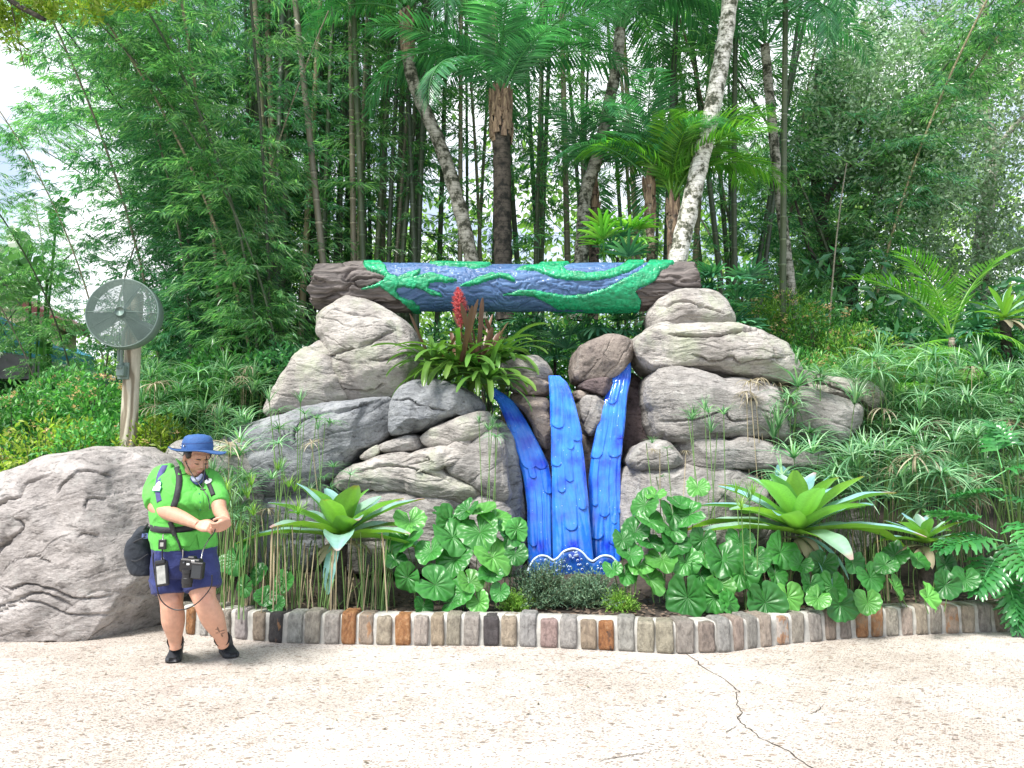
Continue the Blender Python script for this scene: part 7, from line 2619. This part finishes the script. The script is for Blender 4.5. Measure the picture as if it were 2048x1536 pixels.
for s, f in ((-.090, .02), (-.088, -.03), (.09, .02)):
    nrm_ = np.array([s, f, 0]); nrm_ = nrm_ / np.linalg.norm(nrm_)
    c_ = HH((nrm_[0] * .101, nrm_[1] * .108 - .012, .085)); e_ = HH((nrm_[0] * .108, nrm_[1] * .115 - .012, .085))
    V, F = tube(np.array([c_, e_]), .006, 8); mk("eyelet", V, F, STEEL, hat)

# shirt
sh = MB()
sh.add(*loft([(pr_(369, 1095, 5.50), .222, .195, yaw), (pr_(368, 1080, 5.50), .224, .198, yaw), (pr_(367, 1052, 5.50), .217, .196, yaw), (pr_(367, 1030, 5.50), .221, .203, yaw), (pr_(369, 1000, 5.49), .218, .198, yaw), (pr_(371, 978, 5.50), .225, .188, yaw), (pr_(374, 958, 5.52), .200, .145, yaw), (pr_(376, 944, 5.54), .150, .105, yaw), (pr_(380, 934, 5.55), .085, .080, yaw)], 40))
sh.add(*limb([pr_(348, 946, 5.57), pr_(330, 953, 5.56), pr_(317, 975, 5.52), pr_(312, 990, 5.48), pr_(315, 1006, 5.42)], [.07, .088, .090, .088, .082]))
sh.add(*limb([pr_(412, 950, 5.50), pr_(425, 964, 5.45), pr_(434, 988, 5.38), pr_(439, 1008, 5.32)], [.063, .071, .069, .062]))
# bust
sh.add(*ellipsoid(pr_(376, 1003, 5.38), (.10, .09, .085))); sh.add(*ellipsoid(pr_(412, 1000, 5.36), (.085, .085, .080)))


def wrinkle(V, nr, col):
    w = vnoise(np.c_[V[:, 0] * 9 + V[:, 2] * 7, V[:, 1] * 7, V[:, 2] * 7 - V[:, 0] * 4], 3)
    w2 = vnoise(V * [9, 9, 24], 7)
    r = (1 - np.abs(w)) ** 4
    V = V + nr * ((r * .010 + w2 * .004)[:, None])
    return V, col


_, SV, SF = remesh(sh, "shirt", SHIRT, per, .008, 3, wrinkle)
so = MB()
so.add(*loft([(pr_(370, 1150, 5.50), .17, .15, yaw), (pr_(370, 1125, 5.50), .205, .18, yaw), (pr_(369, 1090, 5.50), .222, .19, yaw), (pr_(368, 1052, 5.50), .215, .185, yaw)], 36))
so.add(*limb([pr_(343, 1105, 5.52), pr_(341, 1140, 5.50), pr_(341, 1186, 5.47)], [.125, .138, .130]))
so.add(*limb([pr_(397, 1105, 5.50), pr_(402, 1140, 5.47), pr_(406, 1178, 5.44)], [.12, .130, .120]))
_, TV, TF_ = remesh(so, "shorts", NAVY, per, .008, 3, wrinkle)

from mathutils.bvhtree import BVHTree


def bvh(V, Fs):
    return BVHTree.FromPolygons([tuple(v) for v in V], [tuple(int(i) for i in f) for a_ in Fs for f in a_])


BS, BT_ = bvh(SV, SF), bvh(TV, TF_)


def hit(px, py, trees=(None,)):
    tr = [t_ for t_ in trees if t_ is not None] or [BS]
    d = P(px, py, 5.0) - np.array([0, 0, CAMH])
    d = Vector(d).normalized()
    best = None
    for t_ in tr:
        r = t_.ray_cast(Vector((0, 0, CAMH)), d)
        if r[0] is not None and (best is None or r[3] < best[3]): best = r
    if best is None:
        return None, None
    return np.array(best[0]), np.array(best[1])


def ribbon(pxs, width, thick, name, mat, parent, trees=(None,), off=.004, n=24):
    q = spline(np.array(pxs, float), n)
    pts, nn = [], []
    for x, y in q:
        p_, n_ = hit(x, y, trees)
        if p_ is None:
            continue
        pts.append(p_); nn.append(n_)
    pts, nn = np.array(pts), np.array(nn)
    k = np.ones(5) / 5
    for ax in range(3):
        pts[:, ax] = np.convolve(np.pad(pts[:, ax], 2, 'edge'), k, 'valid')
        nn[:, ax] = np.convolve(np.pad(nn[:, ax], 2, 'edge'), k, 'valid')
    nn /= np.linalg.norm(nn, axis=1)[:, None]
    T = np.gradient(pts, axis=0); T /= np.linalg.norm(T, axis=1)[:, None] + 1e-9
    S = np.cross(T, nn); S /= np.linalg.norm(S, axis=1)[:, None] + 1e-9
    w = width / 2
    o_ = pts + nn * (off + thick)
    i_ = pts - nn * .006
    V = np.stack([i_ - S * w, o_ - S * w * .96, o_, o_ + S * w * .96, i_ + S * w], 1).reshape(-1, 3)
    return mk(name, V, [grid_faces(len(pts), 5, False, True), [0, 1, 2, 3, 4], [(len(pts) - 1) * 5 + k for k in range(5)][::-1]], mat, parent)


ribbon([(333, 926), (325, 940), (318, 955), (315, 972), (316, 990), (319, 1005)], .045, .001, "sleeve_stripe", STRIPE, per, off=.002)
ribbon([(353, 934), (358, 952), (357, 975), (352, 1000), (346, 1015)], .042, .006, "harness_strap", BLACK, per)
ribbon([(403, 938), (412, 955), (421, 975), (427, 992)], .032, .006, "harness_strap", BLACK, per)
belt = ribbon([(289, 1040), (297, 1052), (315, 1059), (340, 1061), (370, 1058), (400, 1051), (428, 1040), (436, 1034)], .044, .005, "belt", BLACK, per, n=40)
ribbon([(341, 1042), (346, 1058), (349, 1072)], .03, .016, "buckle", PLAST, belt)
ribbon([(346, 1060), (354, 1080), (362, 1098), (368, 1112)], .010, .018, "camera_strap", BLACK, belt, trees=(BS, BT_))
ribbon([(392, 966), (401, 985), (404, 1010), (401, 1030)], .030, .0015, "button_placket", SHIRT, per, off=.002)
for px, py in ((394, 972), (399, 988), (401, 1004), (401, 1019)):
    p_, n_ = hit(px, py)
    V, F = tube(np.array([p_, p_ + n_ * .007]), .0042, 8); mk("button", V, F, GREENB, per)
# hem flaps of the shirt front, split over the navy shorts
for poly in ([(352, 1066), (396, 1062), (378, 1093), (362, 1090)], [(392, 1063), (430, 1058), (428, 1090), (398, 1097)]):
    pts = []
    for x, y in poly:
        p_, n_ = hit(x, y, (BS, BT_)); pts.append(p_ + n_ * .012)
    pts = np.array(pts)
    U_, V_ = np.meshgrid(np.linspace(0, 1, 8), np.linspace(0, 1, 8), indexing='ij')
    g_ = (pts[0] * ((1 - U_) * (1 - V_))[..., None] + pts[1] * (U_ * (1 - V_))[..., None] + pts[2] * (U_ * V_)[..., None] + pts[3] * ((1 - U_) * V_)[..., None])
    g_[..., 1] -= .018 * np.sin(PI * U_) * 1.0
    W2 = np.vstack([g_.reshape(-1, 3), g_.reshape(-1, 3) + [0, .004, 0]])
    ff = grid_faces(8, 8)
    mk("shirt_flap", W2, [ff, ff[:, ::-1] + 64], SHIRT, per)
# collar: two flaps around the neck and the navy and white undershirt at the throat
for sx, pts in ((1, [(352, 917), (362, 935), (357, 951), (372, 948), (378, 944), (364, 925)]), (-1, [(402, 940), (410, 930), (418, 945), (410, 958), (403, 953)])):
    q = []
    for x, y in pts:
        p_, n_ = hit(x, y)
        if p_ is None: p_, n_ = P(x, y, 5.48), np.array([0, -1, 0])
        q.append(p_ + np.array([0, -.014, .004]))
    q = np.array(q)
    n = len(q)
    mk("collar_flap", np.vstack([q, q + [0, .008, 0]]), [list(range(n)), [n + k for k in range(n)][::-1]] + [[k, n + k, n + (k + 1) % n, (k + 1) % n] for k in range(n)], SHIRT, per, smooth=False)
V, F = limb([pr_(381, 953, 5.43), pr_(390, 960, 5.385), pr_(398, 957, 5.38), pr_(404, 949, 5.40)], [.010, .018, .018, .010], 10)
mk("undershirt_neck", V, F, simple("pale_undershirt", (.42, .46, .62), .8), per)
V, F = limb([pr_(372, 948, 5.45), pr_(384, 960, 5.39), pr_(396, 968, 5.37), pr_(406, 960, 5.37), pr_(410, 948, 5.40)], [.007, .009, .009, .009, .007], 8)
mk("collar_band", V, F, NAVY, per)


def decal(px, py, shape, name, mat, parent, off=.005, depth=.004):
    """flat little solid on the shirt surface; shape is a list of (x, y) metres"""
    p_, n_ = hit(px, py)
    up_ = np.array([0, 0, 1.0]) - n_ * n_[2]; up_ /= np.linalg.norm(up_)
    sd_ = np.cross(up_, n_); sd_ = sd_ if sd_[0] > 0 else -sd_
    q = np.array([p_ + sd_ * x + up_ * y + n_ * off for x, y in shape])
    n = len(q)
    return mk(name, np.vstack([q, q - n_ * depth]), [list(range(n)), [n + k for k in range(n)][::-1]] + [[k, n + k, n + (k + 1) % n, (k + 1) % n] for k in range(n)], mat, parent, smooth=False)


def roundpatch(s):
    return [(-.036 * s, -.034 * s), (.036 * s, -.034 * s), (.037 * s, -.004 * s), (.024 * s, .0), (.022 * s, .018 * s), (.013 * s, .031 * s), (0, .036 * s), (-.013 * s, .031 * s), (-.022 * s, .018 * s), (-.024 * s, 0), (-.037 * s, -.004 * s)]


pt = decal(317, 973, roundpatch(1.12), "sleeve_patch", GREENB, per, .006)
decal(317, 973, roundpatch(.98), "patch_face", WHITE, pt, .009)
decal(317, 978, [(-.024, -.004), (.024, -.004), (.024, .002), (-.024, .002)], "patch_lettering", INK, pt, .0112, .001)
a = np.linspace(0, 2 * PI, 18)[:-1]
nb_ = decal(418, 964, [(.028 * math.cos(t), .023 * math.sin(t)) for t in a], "name_badge", WHITE, per, .012, .005)
for dy_, w_ in ((.006, .013), (-.004, .010)):
    decal(418, 964, [(-w_, dy_ - .0022), (w_, dy_ - .0022), (w_, dy_ + .0022), (-w_, dy_ + .0022)], "badge_lettering", INK, nb_, .0138, .001)

# shoes and socks
def shoe(heel, toe, ankle):
    t = thing("shoe", None, None, (0, 0, 0)) if False else None
    d = toe - heel; Ls = np.linalg.norm(d); d = d / Ls
    s = np.array([-d[1], d[0], 0])
    st = [(0, .028, .060, .0), (.08, .036, .085, 0), (.22, .040, .098, 0), (.38, .042, .088, 0), (.55, .046, .066, 0), (.75, .049, .050, 0), (.9, .043, .040, 0), (1.0, .022, .026, 0)]
    n = 16
    V = []
    q = spline([[a_, b_, c_] for a_, b_, c_, _ in st], 30)
    t_ = np.linspace(0, 2 * PI, n, endpoint=False)
    for f, w, h in q:
        c0 = heel + d * f * Ls
        for tt in t_:
            V.append(c0 + s * w * np.sign(math.cos(tt)) * abs(math.cos(tt)) ** .8 + np.array([0, 0, .022 + (h - .02) * (.5 + .5 * math.sin(tt)) ** .9]))
    up = mk("shoe_upper", np.array(V), [grid_faces(30, n, False, True), list(range(n))[::-1], [29 * n + k for k in range(n)]], SHOE, per)
    V = []
    for f, w, h in q:
        c0 = heel + d * (f * 1.04 - .02) * Ls
        r_ = .010 * max(0, (f - .75) / .25) ** 2
        for (a_, b_) in ((-1.12, .002), (-1.18, .018), (-1.12, .032), (1.12, .032), (1.18, .018), (1.12, .002)):
            V.append(c0 + s * w * a_ + np.array([0, 0, b_ + r_]))
    mk("sole", np.array(V), [grid_faces(30, 6, False, True), [0, 1, 2, 3, 4, 5][::-1], [29 * 6 + k for k in range(6)]], SOLE, up)
    for k in range(4):
        f = .34 + k * .08
        c0 = heel + d * f * Ls
        h = np.interp(f, [a_[0] for a_ in st], [a_[2] for a_ in st]) + .004
        V, F = limb([c0 + s * -.022 + [0, 0, h - .012], c0 + [0, 0, h], c0 + d * .012 + s * .022 + [0, 0, h - .012]], [.0028] * 3, 6, 4)
        mk("lace", V, F, PLAST, up)
    # sock
    V, F = limb([heel + d * .075 + [0, 0, .06], ankle * .5 + (heel + d * .07 + [0, 0, .09]) * .5, ankle], [.050, .056, .057], 16)
    mk("sock", V, F, BLACK, per)


hL, tL = G(354, 1308), G(344, 1329); tL = hL + (tL - hL) / np.linalg.norm(tL - hL) * .275
shoe(hL, tL, pr_(350.5, 1281, 5.565))
hR, tR = G(447, 1302), G(472, 1322); tR = hR + (tR - hR) / np.linalg.norm(tR - hR) * .27
shoe(hR, tR, pr_(444, 1277, 5.585))

# cords of the hat
def cord(pts, r, name, mat=PLAST, parent=None):
    V, F = limb(pts, [r] * len(pts), 6, 8)
    return mk(name, V, F, mat, parent if parent else per)


cord([pr_(369, 905, 5.42), pr_(371, 922, 5.38), pr_(381, 943, 5.34), pr_(394, 962, 5.29), pr_(406, 979, 5.25)], .0032, "hat_cord")
cord([pr_(413, 912, 5.36), pr_(411, 935, 5.32), pr_(407, 955, 5.29), pr_(406, 979, 5.25)], .0026, "hat_cord")
cord([pr_(406, 979, 5.25), pr_(416, 995, 5.22), pr_(420, 1019, 5.21)], .0036, "hat_cord")
cord([pr_(401, 979, 5.245), pr_(411, 979, 5.245)], .006, "cord_toggle")
cord([pr_(343, 897, 5.56), pr_(356, 905, 5.50), pr_(368, 913, 5.47)], .002, "hat_cord")

# belongings: each hangs from the person and is a thing of its own
def solid(c, h, b, R=None): return bbox(c, h, b, R=R)


# pouch at the hip
pc = pr_(279, 1105, 5.50)
bag = thing("hip_pouch", "black fabric pouch hanging from the belt at the person's hip", "bag", pc - np.array([0, 0, .17]))
bm = MB()
rings_ = [(pr_(288, 1151, 5.48), .045, .04, .4), (pr_(282, 1143, 5.48), .072, .050, .4), (pr_(276, 1118, 5.48), .082, .058, .4), (pr_(277, 1090, 5.48), .078, .056, .4), (pr_(283, 1072, 5.48), .062, .050, .4), (pr_(289, 1054, 5.48), .034, .036, .4)]
bm.add(*loft(rings_, 26))
remesh(bm, "pouch_body", BAGM, bag, .007, 2, wrinkle)
cord([pr_(254, 1094, 5.45), pr_(270, 1083, 5.415), pr_(290, 1074, 5.42)], .005, "pouch_rim", BLACK, bag)
cord([pr_(252, 1116, 5.44), pr_(272, 1122, 5.405), pr_(296, 1108, 5.42)], .003, "pouch_seam", BLACK, bag)
cord([pr_(281, 1074, 5.45), pr_(288, 1058, 5.44), pr_(296, 1048, 5.44)], .008, "pouch_strap", BLACK, bag)
V, F = bbox(pr_(290, 1072, 5.43), (.02, .008, .02), .004); mk("blue_cloth", V, F, simple("faded_blue_cloth", (.12, .16, .36), .8), bag)


def hang(px, py, off):
    p_, n_ = hit(px, py, (BS, BT_))
    return p_ + np.array([0, -off, 0])


# badge reel box and hand-held scanner
p0 = hang(328, 1088, .022)
bx_ = thing("badge_reel", "small square black badge box clipped below the belt", "badge holder", p0)
V, F = bbox(p0, (.026, .010, .034), .004); mk("reel_case", V, F, PLAST, bx_, smooth=False)
V, F = bbox(p0 + np.array([0, -.011, .0]), (.012, .002, .014), .001); mk("reel_window", V, F, SCREEN, bx_, smooth=False)
cord([p0 + np.array([0, 0, .034]), p0 + np.array([.002, 0, .07])], .005, "clip", STEEL, bx_)
p1 = hang(328, 1146, .030)
Rp = rot('Y', math.radians(-10)) @ rot('X', math.radians(-8))
sc_ = thing("handheld_scanner", "handheld scanner with a grey screen hanging in front of the thigh", "scanner", p1)
V, F = bbox(p1, (.046, .013, .085), .008, R=Rp); mk("scanner_case", V, F, PLAST, sc_, smooth=False)
V, F = bbox(p1 + Rp @ np.array([0, -.014, -.008]), (.030, .002, .062), .0015, R=Rp); mk("screen", V, F, SCREEN, sc_, smooth=False)
V, F = bbox(p1 + Rp @ np.array([0, -.008, .078]), (.036, .018, .014), .006, R=Rp); mk("scanner_head", V, F, PLAST, sc_, smooth=False)
cord([p0 + np.array([0, 0, -.034]), (p0 + p1) / 2 + np.array([0, -.004, .03]), p1 + np.array([.0, 0, .09])], .0045, "clip_cord", PLAST, sc_)
V, F = torus(.009, .0022, 0, 20, 6); V = V + (p1 + np.array([0, 0, .10])); mk("clip_ring", V, F, STEEL, sc_)
# camera
p2 = hang(393, 1132, .075)
cm = thing("camera", "black camera hanging lens-down in front of the shorts", "camera", p2)
Rc = rot('Y', math.radians(4))
V, F = bbox(p2 + np.array([-.005, 0, .018]), (.070, .036, .045), .010, R=Rc); mk("camera_body", V, F, PLAST, cm, smooth=False)
V, F = bbox(p2 + np.array([.0, .0, .064]), (.026, .028, .014), .008, R=Rc); mk("viewfinder", V, F, PLAST, cm, smooth=False)
V, F = tube(np.array([p2 + np.array([-.012, -.04, z]) for z in (-.005, -.03, -.033, -.06, -.063, -.10, -.103, -.125)]), [.038, .038, .034, .034, .037, .037, .034, .033], 24)
mk("lens", V, F, PLAST, cm, smooth=False)
V, F = tube(np.array([p2 + np.array([-.042, -.036, .045]), p2 + np.array([-.042, -.044, .045])]), .010, 12); mk("dial", V, F, SOLE, cm)
V, F = bbox(p2 + np.array([-.012, -.0375, .028]), (.010, .0015, .006), .0008); mk("camera_lettering_plate", V, F, WHITE, cm, smooth=False)
cord([p2 + np.array([.062, 0, .06]), p2 + np.array([.065, .02, .12]), pr_(418, 1078, 5.22)], .004, "strap_clip", STEEL, cm)
cord([p2 + np.array([-.066, 0, .055]), pr_(366, 1098, 5.26)], .004, "strap_clip", STEEL, cm)
p3 = p2 + np.array([.062, -.05, -.012])
fl_ = thing("flash_unit", "rectangular black flash unit mounted beside the camera lens", "camera flash", p3)
V, F = bbox(p3, (.040, .025, .056), .006, R=Rc); mk("flash_case", V, F, PLAST, fl_, smooth=False)
V, F = bbox(p3 + np.array([0, -.026, -.006]), (.032, .002, .042), .001, R=Rc); mk("flash_window", V, F, simple("dark_glass", (.03, .035, .04), .08), fl_, smooth=False)
V, F = bbox(p3 + np.array([-.03, -.005, .062]), (.012, .012, .008), .002); mk("flash_foot", V, F, STEEL, fl_, smooth=False)
# coiled cable
cb = cord([pr_(424, 1150, 5.20), pr_(421, 1175, 5.22), pr_(398, 1203, 5.28), pr_(372, 1218, 5.32), pr_(345, 1218, 5.33), pr_(322, 1200, 5.33), pr_(312, 1165, 5.31), pr_(306, 1120, 5.33), pr_(309, 1104, 5.33), pr_(316, 1110, 5.33)], .0042, "cable", PLAST, None)
cb.parent = None
cb.location = tuple(wloc(per))
tag(cb, "black looping cable hanging below the camera across the knees", "cable")
# green palm strip in the hands
q = pinch
V, F, tt = strap(.3, .2, -.2, .075, .012, 8, None, .2, 2)
lf_ = mk("leaf_strip", V + q + np.array([-.03, -.012, .004]), F, FERN, None, col=np.ones((len(V), 3)), origin=q)
tag(lf_, "small bright green leaf strip held between both hands", "leaf")
cord([q + np.array([-.01, -.005, .0]), q + np.array([-.02, -.01, -.05]), pr_(418, 1078, 5.2)], .004, "hand_strap", BLACK, cm)
